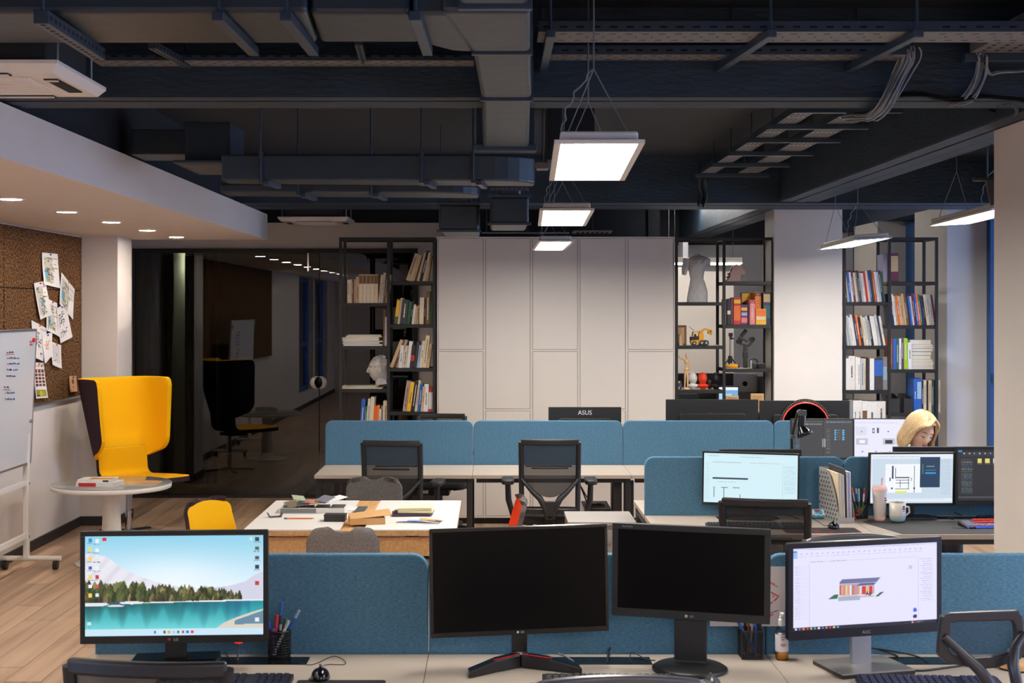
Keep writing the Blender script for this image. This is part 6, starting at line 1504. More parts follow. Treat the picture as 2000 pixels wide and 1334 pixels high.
t = thing('mouse_mat', 'plain black mouse mat on the left front desk', 'mouse mat', (DP(668, 1330).x, 4.56, ZD+.0004)); MB().prism(rrect(-.145, .145, -.135, .125, .012), 'z', 0, .0035).build('mat', mat('mat_black', (20, 20, 23), .9), t)
cable('thin dark mouse cable curling on the left front desk', [dp(586, 1298), dp(612, 1300), dp(650, 1284), dp(672, 1292), dp(672, 1300), dp(640, 1300), dp(628, 1308, .01)], .0016, mat('brown_cable', (52, 44, 40), .5))
keyboard('black backlit keyboard behind the bottom left chair', DP(455, 1312).x, 4.64, 0, .44, .13, 18, 6, km=mat('key_backlit', (22, 26, 44), .5))
t = thing('indicator_stick', 'red lit stick with thin stand under the lake monitor', 'gadget', tuple(DP(464, 1290)))
MB().cyl((0, 0, 0), (.002, .01, .058), .003, n=8).build('stem', gry_pl, t); MB().ball((.002, .01, .062), (.016, .008, .006), 12, 8).build('lamp', mat('red_lamp', (240, 30, 24), .4, emit=1.2), t); MB().cyl((0, 0, 0), (0, 0, .003), .012, n=12).build('foot', blk_pl, t)
cable('black cable between lake monitor foot and divider', [dp(420, 1283), dp(440, 1270, .02), dp(456, 1258, .05), P(478, 1246, 4.95)], .003)
cable('second black cable in front of the lake monitor', [dp(425, 1278), dp(438, 1276, .008), dp(446, 1286), dp(452, 1292)], .002)
# ---------------------------------------------------------------- front row, middle desk
keyboard('dark grey keyboard behind the bottom centre chair', DP(1180, 1306).x, 4.64, -1, .435, .125, 18, 5, km=mat('key_grey', (64, 62, 62), .5))
t = mouse('dark grey mouse beside the round monitor foot', DP(1376, 1316).x, 4.62, 0, gry_pl, s=.95)
cable('black cable arching behind the centre keyboard', [dp(1186, 1298), dp(1190, 1280, .02), dp(1202, 1268, .02), dp(1228, 1274, .01), dp(1258, 1274), dp(1285, 1272)], .004)
cable('short grey cable at the centre cable flap', [dp(1090, 1278), dp(1104, 1284), dp(1120, 1294)], .003, gcable_m)
cable('thin cable looping to the round monitor foot', [dp(1230, 1296), dp(1234, 1282, .015), dp(1262, 1290), dp(1280, 1292)], .002)
p = DP(1466, 1284)
cup_of_pens('square black mesh pen cup beside the spray bottle', p.x, p.y, 'square', .074, .10, [
    ('blue pen leaning left out of the square mesh cup', .02, -.02, -.034, -.02, .155, 'blue', 'blue', .005), ('thick blue marker in the square mesh cup', .02, .0, .024, .004, .15, 'blue', 'navy', .009),
    ('orange pencil in the square mesh cup', -.008, .01, -.006, .012, .14, 'orange', 'orange', .004), ('white pen in the square mesh cup', .0, .015, .008, .014, .14, 'white', 'blue', .005),
    ('black pen in the square mesh cup', -.02, .01, -.018, .01, .145, 'black', 'silver', .005), ('black marker at the right side of the square mesh cup', .028, -.01, .028, -.012, .14, 'black', 'black', .008)])
# spray bottle
p = DP(1527, 1288); t = thing('spray_bottle', 'small clear spray bottle with orange liquid and white label', 'bottle', tuple(p))
cl = pane('clear_plastic', (.93, .93, .92), 1.4)
MB().lathe([(.0, .0), (.021, .0), (.0225, .004), (.0225, .098), (.018, .112), (.011, .118), (.011, .124)], 24).build('bottle', cl, t)
MB().lathe([(0, .003), (.0205, .003), (.0205, .034), (0, .034)], 20).build('liquid', mat('orange_liquid', (232, 150, 40), .2), t)
MB().lathe([(.0229, .030), (.0231, .031), (.0231, .088), (.0229, .089)], 24).build('label', mat('bottle_label', (238, 232, 226), .5), t)
mb = MB()
for zz, w_ in ((.08, .016), (.072, .012), (.055, .018), (.05, .014)): mb.box(-w_/2, w_/2, -.0238, -.0232, zz, zz+.003)
mb.build('label_print', mat('label_red', (206, 92, 70), .6), t)
MB().lathe([(.0125, .118), (.0125, .14), (.009, .142), (.009, .150), (.007, .152)], 18).box(-.006, .006, -.014, .008, .150, .163).cyl((0, -.014, .157), (0, -.02, .157), .003, n=8).build('pump', white_pl, t, .001)
# poster standing against the divider
pw_ = .27
im = Img(72, 54, (214, 206, 210))
for (a, b_) in (((.72, .38), (.9, .5)), ((.9, .5), (.76, .66)), ((.76, .66), (.72, .6)), ((.7, .2), (.88, .34)), ((.74, .8), (.88, .74)), ((.62, .5), (.72, .6))): im.line(*a, *b_, (196, 60, 70), 1)
im.poly([(.7, .78), (.84, .80), (.72, .90)], (196, 84, 150)); im.poly([(.62, .66), (.74, .6), (.72, .74)], (206, 120, 160)); im.textrow(.72, .27, .84, .02, (200, 60, 60)); im.textrow(.1, .3, .5, .02, (180, 150, 160)); im.disc(.8, .6, .012, (180, 50, 60)); im.disc(.83, .5, .012, (180, 50, 60))
a, b_ = P(1388, 1225, 5.03), P(1538, 1108, 5.03)
t = thing('paper_map', 'white paper with a pink map pinned on the front divider', 'paper', ((a.x+b_.x)/2, 5.045, a.z), group=None)
grid_print('sheet', im, lambda u, v: ((u-.5)*(b_.x-a.x), 0, (b_.z-a.z)*(1-v)), attr_mat('print_matte'), t); MB().box(-(b_.x-a.x)/2, (b_.x-a.x)/2, .0005, .0012, 0, b_.z-a.z).build('backing', paper_m, t)
# ---------------------------------------------------------------- front row, right desk
keyboard('dark blue-black keyboard at the bottom right', DP(1800, 1327).x, 4.60, -3, .46, .15, 19, 6, km=mat('key_blue_black', (40, 42, 74), .45), base=mat('kb_blue_black', (20, 20, 36), .45), single=True)
cable('black cable looping from the plate foot to the keyboard', [dp(1694, 1274, .020), dp(1722, 1278, .014), dp(1752, 1284), dp(1756, 1296), dp(1768, 1308), dp(1800, 1312), dp(1850, 1306), dp(1880, 1302)], .0035)
cable('black cable crossing the metal plate foot', [dp(1690, 1276, .022), dp(1740, 1280, .016), dp(1790, 1284), dp(1812, 1296)], .003)
cable('thin cord beside the house model monitor foot', [dp(1744, 1302), dp(1752, 1312), dp(1780, 1314)], .0012)
t = thing('wooden_block', 'flat light wooden block at the right edge of the front desk', 'block', tuple(DP(1985, 1308)))
MB().prism([(-.055, .0), (-.02, -.05), (.16, -.05), (.16, .04), (-.05, .04)], 'z', 0, .004).build('base_layer', blk, t); MB().prism([(-.053, .0), (-.019, -.048), (.16, -.048), (.16, .039), (-.049, .039)], 'z', .0041, .022).build('wood_layer', wood_m, t, .002)
p = DP(1994, 1278); t = thing('folder_stand', 'black desk stand holding blue and green folders, right edge', 'organizer', (p.x+.01, p.y+.0, p.z))
MB().box(-.05, .09, -.05, .05, 0, .008).box(-.05, .09, .04, .05, .008, .12).build('stand', blk_pl, t, .002)
MB().box(-.03, .08, -.03, .03, .0085, .05).build('tray', blk_pl, t, .002)
for i, (c, dx) in enumerate((('green', .0), ('navy', .022), ('teal', .044))): MB().bar((-.028+dx, 0, .05), (.02+dx, 0, .14), .05, .010).build('folder', bmat(c), t)
cable('white-tipped cord at the right edge of the front desk', [dp(1972, 1275, .02), dp(1966, 1258, .06), dp(1975, 1240, .09)], .0012, wire_m)
# ================================================================ middle row
t = thing('wipes_pack', 'blue and white soft pack of wipes beside the magazine file', 'pack', tuple(DP(1598, 1012)))
def wf(u, v):
    a = 2*math.pi*u; h = math.sin(math.pi*v); x = .072*math.cos(a)*h**.45; y = .045*math.sin(a)*h**.45
    return (x, y, .026-.026*math.cos(math.pi*v)+.006*math.sin(7*a)*h)
MB().surf(wf, 28, 12).build('pouch', mat('wipes_blue', (88, 176, 214), .3), t)
MB().surf(lambda u, v: ((u-.5)*.09, -.020-.026*v, .050-.028*v*v+.004*math.sin(u*20)), 12, 6, 0, .0012).build('label', mat('wipes_white', (236, 238, 240), .35), t); MB().ball((-.01, -.028, .046), (.02, .014, .006), 12, 6).build('sticker', bmat('red'), t)
# perforated magazine file with papers
p = DP(1634, 1016); fm = mat('file_silver', (176, 174, 172), .4, metal=.3); zt_ = .29
t = thing('magazine_file', 'perforated silver magazine file full of papers, middle row', 'magazine file', tuple(p), math.radians(14))
def fp(x0, x1, h=0): return None
mb = MB().box(-.05, .05, -.12, .12, 0, .004).box(-.05, .05, .117, .12, .004, .30).box(-.05, .05, -.12, -.117, .004, .03)
side = [(-.12, .004), (.12, .004), (.12, .30), (.03, .30), (-.02, .26), (-.07, .18), (-.10, .10), (-.12, .06)]
mb.prism(side, 'x', -.05, -.0485).prism(side, 'x', .0485, .05); mb.build('case', fm, t)
mb = MB()
for i in range(7):
    for j in range(11):
        y = -.10+.032*i+(.016 if j % 2 else 0); zz = .02+.025*j
        if y > .11 or zz > .28 or (y < .0 and zz > .06+(y+.12)*1.75): continue
        mb.cyl((-.0506, y, zz), (-.0502, y, zz), .009, n=8)
mb.build('hole', mat('hole_grey', (84, 84, 86), .8), t, kind='stuff')
for i, (c, h, x) in enumerate((('cream', .29, -.038), ('white', .285, -.028), ('cream', .275, -.018), ('white', .28, -.008), ('charcoal', .315, .004), ('white', .29, .014), ('lavender', .295, .024), ('white', .295, .034))):
    o = thing('paper_bundle', '%s sheaf from left, %s, in the silver magazine file' % (ORD[i], NICE.get(c, c)), 'papers', tuple(p+Vector((0, 0, .0045))), math.radians(14), 'papers in the silver magazine file')
    MB().prism([(-.105, 0), (.105, 0), (.105, h), (-.09, h-.012)], 'x', x, x+.0075 if c != 'charcoal' else x+.003).build('sheets', bmat(c), o)
# pen cup with holly
p = DP(1679, 1012)
cup_of_pens('black square pen cup with a holly sprig, middle row', p.x, p.y, 'square', .075, .10, [
    ('%s in the holly pen cup' % n, x, y, x*1.5+dx, y, L, c, c2, .005) for (n, x, y, dx, L, c, c2) in (('white and blue pen leaning furthest left', -.014, .0, -.03, .185, 'white', 'blue'), ('orange capped white pen', -.01, .012, -.014, .175, 'white', 'orange'), ('blue pen left of the middle', -.004, -.01, -.01, .17, 'blue', 'skyblue'), ('white pen in the middle', .002, .01, -.004, .165, 'white', 'white'), ('red capped pen', .01, -.012, .004, .17, 'white', 'red'), ('green capped pen', .014, .014, .006, .175, 'silver', 'green'), ('maroon pen at the right', .02, .0, .01, .17, 'maroon', 'maroon'), ('teal pen at the far right', .024, .008, .012, .175, 'teal', 'black'))], pm=mat('cup_black', (22, 22, 24), .4))
t = thing('holly_sprig', 'holly sprig with red berries tied to the black pen cup', 'decoration', (p.x-.035, p.y-.062, ZD+.0006))
mb = MB(); r = random.Random(9)
for (x, y, z) in ((-.02, 0, .022), (.0, -.01, .03), (.008, -.004, .045), (-.012, -.006, .012), (.022, .0, .055), (-.03, .0, .008)):
    MB().ball((x, y, z), .0088, 12, 8).build('berry', mat('berry_red', (196, 26, 34), .25), t)
for k in range(4): 
    a = (k-1.5)*.5; MB().tube([(.01, .006, .02), (.02+.02*math.sin(a), .008, .05), (.03+.04*math.sin(a), .008, .085)], [.003, .009, .001], 6).build('leaf', mat('leaf_green', (50, 110, 46), .5), t)
MB().tube([(-.03, .012, .055), (0, .008, .05), (.04, .010, .05)], .004, 6).build('ribbon', bmat('olive'), t)
# tumbler and mug
p = DP(1718, 1018); pk = mat('tumbler_pink', (236, 190, 182), .35)
t = thing('tumbler', 'white travel tumbler with pink lid and straw', 'tumbler', tuple(p+Vector((0, 0, .004))))
MB().lathe([(0, 0), (.030, 0), (.031, .004), (.041, .17), (.041, .175)], 28).build('cup', mat('tumbler_white', (232, 220, 214), .3), t)
MB().lathe([(.0435, .172), (.0435, .186), (.040, .188), (.037, .200), (0, .202)], 28).build('lid', pk, t); MB().cyl((.012, 0, .2), (.014, 0, .245), .0045, n=10).build('straw', pk, t)
MB().lathe([(.0302, .001), (.0318, .002), (.0326, .02), (.0312, .02)], 28).build('base_band', pk, t)
mb = MB()
for (z, w_) in ((.13, .010), (.118, .014), (.04, .012)): mb.box(.018, .018+w_, -.040+.0, -.036, z, z+.006)
mb.build('small_print', bmat('red'), t)
p2 = DP(1753, 1020); t = thing('mug', 'cream to pale blue mug beside the pink lidded tumbler', 'mug', tuple(p2+Vector((0, 0, .004))))
m, nt, b = node_mat('mug_glaze'); mug_m = m; b.inputs['Roughness'].default_value = .25
tc = nt.nodes.new('ShaderNodeTexCoord'); sp = nt.nodes.new('ShaderNodeSeparateXYZ'); nt.links.new(tc.outputs['Object'], sp.inputs[0])
mm = nt.nodes.new('ShaderNodeMath'); mm.operation = 'MULTIPLY'; mm.inputs[1].default_value = 9.0; nt.links.new(sp.outputs['Z'], mm.inputs[0])
r_ = ramp(nt, mm.outputs[0], [(.05, (176, 212, 216)), (.32, (196, 216, 214)), (.36, (230, 222, 210)), (1, (234, 226, 214))]); nt.links.new(r_.outputs[0], b.inputs['Base Color'])
MB().lathe([(0, 0), (.030, 0), (.042, .010), (.0465, .03), (.0465, .110), (.043, .110), (.043, .03), (.038, .008), (0, .006)], 32).build('cup', mug_m, t)
MB().lathe([(0, .098), (.0428, .098)], 24).build('drink', mat('tea_surface', (188, 200, 170), .2), t)
mb = MB().box(.018, .030, -.043, -.036, .085, .094).box(.016, .032, -.0445, -.036, .074, .081).box(.018, .030, -.0445, -.036, .064, .067); mb.build('print', bmat('charcoal'), t)
MB().tube([(.044, .01, .085), (.07, .02, .08), (.074, .02, .05), (.046, .01, .03)], .006, 8).build('handle', mug_m, t)
# mats, keyboards, mice
t = thing('coaster', 'brown leather coaster under the pink lidded tumbler', 'coaster', (p.x+.02, p.y-.005, ZD+.0025)); MB().prism(rrect(-.085, .075, -.045, .045, .012), 'z', 0, .002).build('pad', mat('leather_brown', (92, 62, 46), .6), t)
t = thing('desk_mat', 'large dark grey desk mat on the right middle desk', 'desk mat', (2.64, 8.03, ZD+.0004)); MB().prism([(-.50, .10), (-.41, -.285), (.6, -.285), (.6, .19), (-.50, .19)], 'z', 0, .0018).build('mat', mat('mat_grey', (62, 62, 64), .85), t)
t = thing('mouse_mat', 'black and red mouse mat on the left middle desk', 'mouse mat', (DP(1600, 1034).x, 7.88, ZD+.0004))
MB().prism(rrect(-.21, .21, -.11, .085, .02), 'z', 0, .0015).build('edge', mat('red_edge', (190, 36, 32), .7), t); MB().prism(rrect(-.204, .204, -.104, .079, .018), 'z', .0016, .0024).build('mat', mat('mat_black', (20, 20, 23), .9), t)
mb = MB(); r = random.Random(12)
for k in range(14): x, y = r.uniform(-.16, .12), r.uniform(-.08, .05); mb.bar((x, y, .0026), (x+r.uniform(.01, .05), y+r.uniform(-.012, .012), .0026), .006, .0003)
mb.build('red_pattern', mat('red_dark', (150, 24, 26), .8), t)
p = DP(1628, 1032); mouse('black mouse with blue light on the red edged mat', p.x, p.y, -12, glow=(70, 120, 220), z=ZD+.0035)
cable('mouse cable curving over the left middle desk', [dp(1570, 1022), dp(1582, 1014, .006), dp(1598, 1020), dp(1610, 1028), dp(1620, 1030, .012)], .0018)
keyboard('black keyboard seen through the middle row mesh chair', DP(1490, 1026).x, 7.98, -3, .44, .13, 18, 5)
keyboard('small black keypad left of the middle row mesh chair', DP(1393, 1023).x, 8.0, -4, .12, .10, 6, 5)
cable('black cable behind the middle row mesh chair', [dp(1432, 1008), dp(1440, 1000, .05), dp(1462, 1004, .02), dp(1486, 1010), dp(1500, 998, .04), dp(1512, 1004, .02), dp(1560, 1014)], .003)
kb = keyboard('keyboard with grey and red keys, right end of middle row', DP(1930, 1022).x, 8.0, 4, .40, .13, 15, 5, km=mat('key_lilac', (150, 150, 172), .5), tilt=6, z=ZD+.0025)
mb = MB()
for i in range(6):
    for j in range(2): mb.box(-.13+.024*i, -.109+.024*i, -.01+.024*j, .011+.024*j, .016+.01*j, .030+.01*j)
mb.build('red_keys', mat('key_red', (224, 70, 62), .5), kb, kind='stuff')
MB().box(-.198, .198, -.0655, -.0648, .003, .010).build('light_strip', mat('blue_strip', (60, 70, 230), .4, emit=.9), kb)
t = thing('earphones', 'thin black earphones lying on the dark desk mat', 'earphones', (DP(1885, 1028).x, 7.93, ZD+.003))
MB().tube([(-.10, .01, .002), (-.06, -.015, .002), (-.01, -.01, .002), (.03, .006, .002), (.08, .0, .002), (.11, .05, .03)], .0014, 5).build('cord', cable_m, t); MB().ball((0, -.01, .005), (.012, .008, .006), 10, 6).build('bud', blk_gl, t); MB().ball((.02, -.004, .005), (.009, .008, .006), 10, 6).build('bud', blk_gl, t)
cable('black cable under the floor plan monitor', [dp(1770, 1012), dp(1800, 1008, .01), dp(1840, 1012), dp(1862, 1016)], .003)
cable('black cable rising to the dark file browser monitor', [dp(1826, 990, .05), dp(1846, 1000, .03), dp(1862, 1006, .02), dp(1880, 1010, .01)], .003)
# desk lamp of the person's desk
Yl = 8.95; lp = lambda px, py, dy=0: P(px, py, Yl)+Vector((0, dy, 0))
b0 = lp(1549, 892); t = thing('desk_lamp', 'black jointed desk lamp bowed over the middle divider', 'desk lamp', (b0.x, Yl, ZD+.0006))
MB().cyl((b0.x, Yl, ZD+.0006), (b0.x, Yl, ZD+.02), .06, .055, 24).build('base', blk_gl, t, world=True)
MB().cyl((b0.x, Yl, ZD+.02), lp(1547, 852), .009, n=10).cyl(lp(1547, 852), lp(1557, 806), .008, n=10).build('arm', blk_gl, t, world=True)
MB().cyl(lp(1548, 853, -.02), lp(1548, 853, .02), .014, n=12).cyl(lp(1563, 806, -.022), lp(1563, 806, .022), .020, n=12).box(lp(1559, 0).x, lp(1575, 0).x, Yl-.012, Yl+.012, lp(0, 812).z, lp(0, 801).z).build('joint', gry_pl, t, .003, world=True)
a, b_ = lp(1567, 812), lp(1565, 834)
MB().cyl(a, b_, .024, .024, 16).build('lamp_neck', blk_gl, t, world=True)
d = (Vector((1.0, -.6, -2.6))).normalized(); mb = MB().lathe([(.022, 0), (.028, -.010), (.046, -.042), (.055, -.066), (.053, -.066), (.044, -.042), (.024, -.010)], 28)
q = Vector((0, 0, -1)).rotation_difference(d).to_matrix().to_4x4(); mb.xform(Matrix.Translation(b_+Vector((0, 0, .006))) @ q); mb.build('shade', blk_gl, t, world=True)
# ================================================================ on the meeting table
ZM = .7426
def TP(px, py): Y = YF(py, ZM); return Vector((WX(px, Y), Y, ZM+.0006))
# sample box with swatches
p = TP(615, 998); t = thing('sample_box', 'open white sample case with grey swatch tiles', 'sample case', tuple(p))
MB().box(-.20, .19, -.10, .11, 0, .006).box(-.20, .19, -.10, -.094, .006, .03).box(-.20, -.194, -.094, .11, .006, .03).box(.184, .19, -.094, .11, .006, .03).build('case', mat('case_white', (222, 219, 216), .5), t, .001)
for i, c in enumerate(((74, 72, 72), (94, 92, 90), (108, 105, 103), (84, 82, 82))): MB().box(-.186+.094*i, -.106+.094*i, -.088, .10, .0065, .026).build('swatch', mat('swatch_%d' % i, c, .6), t, .001)
MB().box(-.194, .02, -.1012, -.1002, .002, .028).build('front_band', mat('case_grey', (118, 116, 116), .6), t)
fan = [((150, 138, 112), -.14, .06, 24, .10), ((196, 190, 170), -.08, .07, 12, .09), ((110, 116, 120), -.07, .06, 2, .10), ((222, 196, 150), .0, .06, -28, .11), ((198, 130, 120), -.03, .05, -8, .06), ((236, 214, 160), .045, .05, -34, .11), ((226, 224, 228), .09, .05, -38, .12), ((238, 236, 236), .115, .06, -42, .115), ((120, 120, 132), .06, .04, -20, .10), ((170, 180, 150), -.10, .05, 16, .08)]
for i, (c, x, y, rz, L) in enumerate(fan):
    o = thing('swatch_booklet', ['olive grey', 'grey-green', 'slate', 'tan', 'rose', 'cream', 'pale lilac', 'white', 'dark grey-blue', 'sage'][i]+' swatch booklet fanned out on the sample case', 'booklet', tuple(p+Vector((x, y-.03, .0275+.0042*i))), math.radians(rz), 'fanned swatch booklets')
    MB().obox((0, 0, .011), (.075, L*1.3, .003), RX(8) @ RY((i-5)*2.0)).build('cover', mat('booklet_%d' % i, c, .5), o)
t = thing('binder_clip', 'dark metal clip at the left of the meeting table', 'clip', tuple(TP(537, 1010)), math.radians(20))
MB().prism([(-.035, 0), (.0, 0), (.0, .004), (-.03, .004), (-.042, .028), (-.046, .026)], 'y', -.02, .02).prism([(.0, .0), (.034, .0), (.045, .024), (.041, .026), (.03, .004), (.0, .004)], 'y', -.02, .02).build('clip_body', gry_pl, t)
t = thing('pencil', 'red pencil with black end on the meeting table', 'pencil', tuple(TP(586, 1014)), math.radians(1))
MB().cyl((-.075, 0, .004), (.07, 0, .004), .004, n=6).build('shaft', bmat('orange'), t); MB().cyl((-.092, 0, .004), (-.075, 0, .004), .0042, n=6).build('end', blk_pl, t); MB().cyl((.07, 0, .004), (.084, 0, .004), .004, .0008, 6).build('tip', wood_m, t)
t = thing('black_box', 'small black box on the near edge of the meeting table', 'box', tuple(TP(655, 1017)), math.radians(-2))
MB().box(-.06, .06, -.04, .045, 0, .030).build('base', mat('box_black', (34, 34, 36), .6), t, .001); MB().box(-.062, .062, -.042, .047, .0305, .038).build('lid', mat('box_black', (34, 34, 36), .6), t, .001)
kraft = mat('kraft_card', (206, 160, 104), .75, var=.05, scale=9)
t = thing('kraft_box', 'open kraft card box over the wooden strip', 'box', tuple(TP(716, 1021)), math.radians(10))
MB().box(-.10, .10, -.075, .06, 0, .003).box(-.10, .10, -.075, -.072, .003, .036).box(-.10, -.097, -.072, .06, .003, .036).box(.097, .10, -.072, .06, .003, .036).box(-.10, .10, .057, .06, .003, .036).build('tray', kraft, t)
MB().obox((.02, .0, .048), (.235, .15, .003), RY(-5) @ RX(5)).build('lid', kraft, t)
t = thing('card_deck', 'dark grey card deck leaning on the kraft box', 'cards', tuple(TP(700, 1004)), math.radians(-22))
for i in range(4): MB().obox((.004*i, .003*i, .012+.005*i), (.062, .09, .0042), RX(14) @ RZ(3*i)).build('card', mat('card_grey_%d' % (i % 2), (74+12*(i % 2), 78+12*(i % 2), 82+12*(i % 2)), .5), t, .0005)
p = TP(812, 1006); t = thing('notebook', 'thick cream paged notebook on the meeting table', 'notebook', tuple(p+Vector((0, 0, .016))), math.radians(-3))
pg = mat('cream_pages', (240, 228, 186), .7)
MB().box(-.105, .105, -.06, .075, 0, .003).build('cover', bmat('black'), t, .001); MB().box(-.10, .102, -.058, .072, .0031, .020).obox((0, .006, .030), (.20, .128, .012), RX(2.5) @ RY(-1.5)).build('pages', pg, t)
MB().cyl((-.125, -.02, .014), (-.06, -.015, .014), .0045, n=8).build('pen_in_loop', alu, t)
t = thing('book', 'dark purple book under the cream paged notebook', 'book', tuple(p+Vector((-.02, .0, 0))), math.radians(4)); MB().box(-.12, .10, -.065, .07, 0, .015).build('cover', mat('dark_purple', (62, 40, 58), .5), t, .001)
im = Img(44, 30, (214, 216, 230)); im.poly([(.42, .1), (1, .3), (1, .9), (.5, .8)], (196, 130, 50)); im.poly([(.6, .3), (1, .45), (1, .9), (.7, .8)], (70, 60, 50)); im.poly([(.2, .6), (.7, .7), (.6, 1), (.25, 1)], (120, 150, 206))
for k in range(12): im.line(.45+.03*k, .2, .5+.03*k, .55, (226, 176, 90), 1)
t = thing('magazine', 'open magazine with orange and blue cover at the table edge', 'magazine', tuple(TP(822, 1019)), math.radians(-12))
grid_print('front_page', im, lambda u, v: ((u-.5)*.25, (.5-v)*.15, .006+.006*math.sin(u*3.1)), attr_mat('print_matte'), t); MB().box(-.125, .125, -.075, .075, 0, .004).build('pages', paper_m, t)
t = thing('paper_sheet', 'white sheet under the sample case corner', 'paper', tuple(TP(690, 994)), math.radians(-8)); MB().box(-.075, .06, -.07, .09, 0, .0012).build('sheet', paper_m, t)
# ================================================================ cork wall with papers, rolling whiteboard, lounge corner
XW = XL+.003
t = thing('cork_board', 'brown cork tile board along the left wall under the soffit', 'cork board', (XW, 9.2, 1.9))
MB().box(XW, XW+.004, 5.602, 12.884, 1.184, ZS-.013).build('backing', mat('cork_backing', (34, 22, 14), .9), t, world=True)
zc = [1.18, 2.122, 2.126, ZS-.012]
ys = [5.6, 6.36, 7.85, 9.34, 10.835, 12.325, 12.885]
for i in range(len(ys)-1):
    for (a, b_) in ((1.184, 2.122), (2.128, ZS-.012)):
        g = .012 if abs(ys[i+1]-10.835) < .01 else .003
        MB().box(XW+.0045, XW+.016+random.uniform(-.001, .001), ys[i]+.003, ys[i+1]-g, a, b_).build('tile', cork_m, t, .002, world=True)
MB().box(XW, XW+.02, 5.6, 12.89, 1.165, 1.183).build('bottom_trim', alu, t, world=True)
def onwall(x, y, X=XW+.02): Y = FL*(-X)/(VX-x); return Vector((X, Y, WZ(y, Y)))
r4 = lambda a, b_: (a*.225, 420+b_*.225)
r5 = lambda a, b_: (a*.36, 640+b_*.36)
PM = attr_mat('print_matte', rough=.8)
def plan_img(kind, seed):
    r = random.Random(seed); im = Img(30, 42, (236, 233, 228))
    if kind == 'garden':
        im.rect(.1, .12, .62, .9, (206, 200, 190)); im.rect(.12, .5, .3, .78, (84, 172, 206)) if seed % 2 else im.rect(.4, .35, .56, .66, (84, 172, 206))
        for k in range(16): x, y = r.uniform(.1, .6), r.uniform(.14, .86); im.rect(x, y, x+.12, y+.06, [(120, 176, 100), (150, 190, 120), (120, 120, 116), (226, 200, 140)][k % 4])
        for k in range(22): x, y = r.uniform(.1, .6), r.uniform(.12, .86); im.line(x, y, x+r.choice((0, .14)), y+r.choice((0, .1)), (70, 66, 64))
        im.textrow(.66, .15, .92, .02, (110, 106, 102)); im.rect(.7, .3, .88, .34, (150, 180, 130)); im.line(.66, .45, .9, .45, (120, 116, 112))
    elif kind == 'plan':
        for k in range(14):
            x, y = r.choice((.15, .3, .45, .6)), r.uniform(.18, .85); im.line(x, y, x+r.uniform(.1, .25), y, (56, 54, 54)); im.line(x, y, x, y+r.uniform(.05, .15), (56, 54, 54))
        for k in range(5): x, y = r.uniform(.15, .6), r.uniform(.2, .8); im.rect(x, y, x+.1, y+.035, (80, 78, 78))
        im.textrow(.6, .1, .9, .02, (130, 120, 116))
    elif kind == 'orange':
        for k in range(20): x, y = r.uniform(.3, .6), r.uniform(.3, .62); im.line(x, y, x+r.uniform(-.15, .22), y+r.uniform(-.1, .12), (206, 120, 70))
    elif kind == 'notes':
        for k in range(16): im.textrow(.12, .1+.045*k, .85, .02, (150, 150, 156), .5)
        im.rect(.5, .48, .6, .52, (40, 50, 110)); im.line(.2, .8, .5, .7, (120, 120, 126))
    elif kind == 'swatch':
        cols = [(130, 36, 30), (110, 40, 34), (86, 48, 40), (120, 70, 54), (90, 58, 50), (66, 50, 48)]
        for j in range(5):
            for i in range(3): im.rect(.1+.3*i, .2+.1*j, .32+.3*i, .275+.1*j, cols[(i+2*j) % 6])
        for i in range(3): im.rect(.1+.3*i, .08, .24+.3*i, .12, [(150, 60, 50), (206, 150, 60), (150, 60, 50)][i])
        im.rect(.08, .75, .95, .95, (160, 160, 70)); im.poly([(.3, .94), (.5, .77), (.8, .9)], (226, 190, 60)); im.rect(.1, .9, .4, .95, (70, 90, 50))
    elif kind == 'kraft':
        im.a[:] = (206, 154, 112); im.rect(.4, .2, .6, .5, (60, 40, 34)); im.rect(.3, .3, .7, .38, (90, 60, 44)); im.rect(.45, .66, .6, .74, (70, 48, 40)); im.rect(.05, .88, .3, .95, (196, 60, 50)); im.rect(.8, .05, .95, .1, (80, 90, 160))
    return im
def sheet(label, quad, kind, seed, lift=0.):
    q = [onwall(*p, X=XW+.021+lift) for p in quad]; c = sum(q, Vector())/4
    t = thing('pinned_paper', label, 'paper', tuple(c), group='papers pinned on the cork board')
    im = plan_img(kind, seed)
    def fn(u, v):
        p = (q[0]*(1-u)+q[1]*u)*(1-v)+(q[3]*(1-u)+q[2]*u)*v
        return p-c+Vector((.004+.014*(abs(v-.08)**1.5)*(1+.3*math.sin(u*5+seed)), 0, 0))
    grid_print('sheet', im, fn, PM, t)
    MB().ball(tuple((q[0]+q[1])/2-c+Vector((.010, 0, -.012))), .008, 8, 6).build('pin', bmat(['orange', 'blue', 'red'][seed % 3]), t)
sheet('topmost garden plan sheet pinned on the cork board', [r4(360, 325), r4(497, 338), r4(508, 635), r4(362, 602)], 'garden', 1)
sheet('garden plan with a blue pool, leftmost sheet on the cork board', [r4(290, 592), r4(390, 570), r4(437, 868), r4(330, 908)], 'garden', 2, .004)
sheet('tilted garden plan, rightmost sheet on the cork board', [r4(530, 497), r4(645, 645), r4(615, 908), r4(500, 770)], 'garden', 3)
sheet('green garden plan half covered by a line drawing, cork board centre', [r4(405, 725), r4(492, 765), r4(505, 1060), r4(390, 1000)], 'garden', 5)
sheet('tilted white floor plan line drawing on the cork board', [r4(487, 810), r4(572, 765), r4(612, 1057), r4(512, 1115)], 'plan', 4, .006)
sheet('black floor plan sheet low on the cork board beside the whiteboard', [r4(268, 912), r4(405, 985), r4(362, 1270), r4(285, 1240)], 'plan', 6, .003)
sheet('sheet with an orange hand sketch on the cork board', [r4(362, 1045), r4(452, 1015), r4(435, 1230), r4(370, 1290)], 'orange', 7, .008)
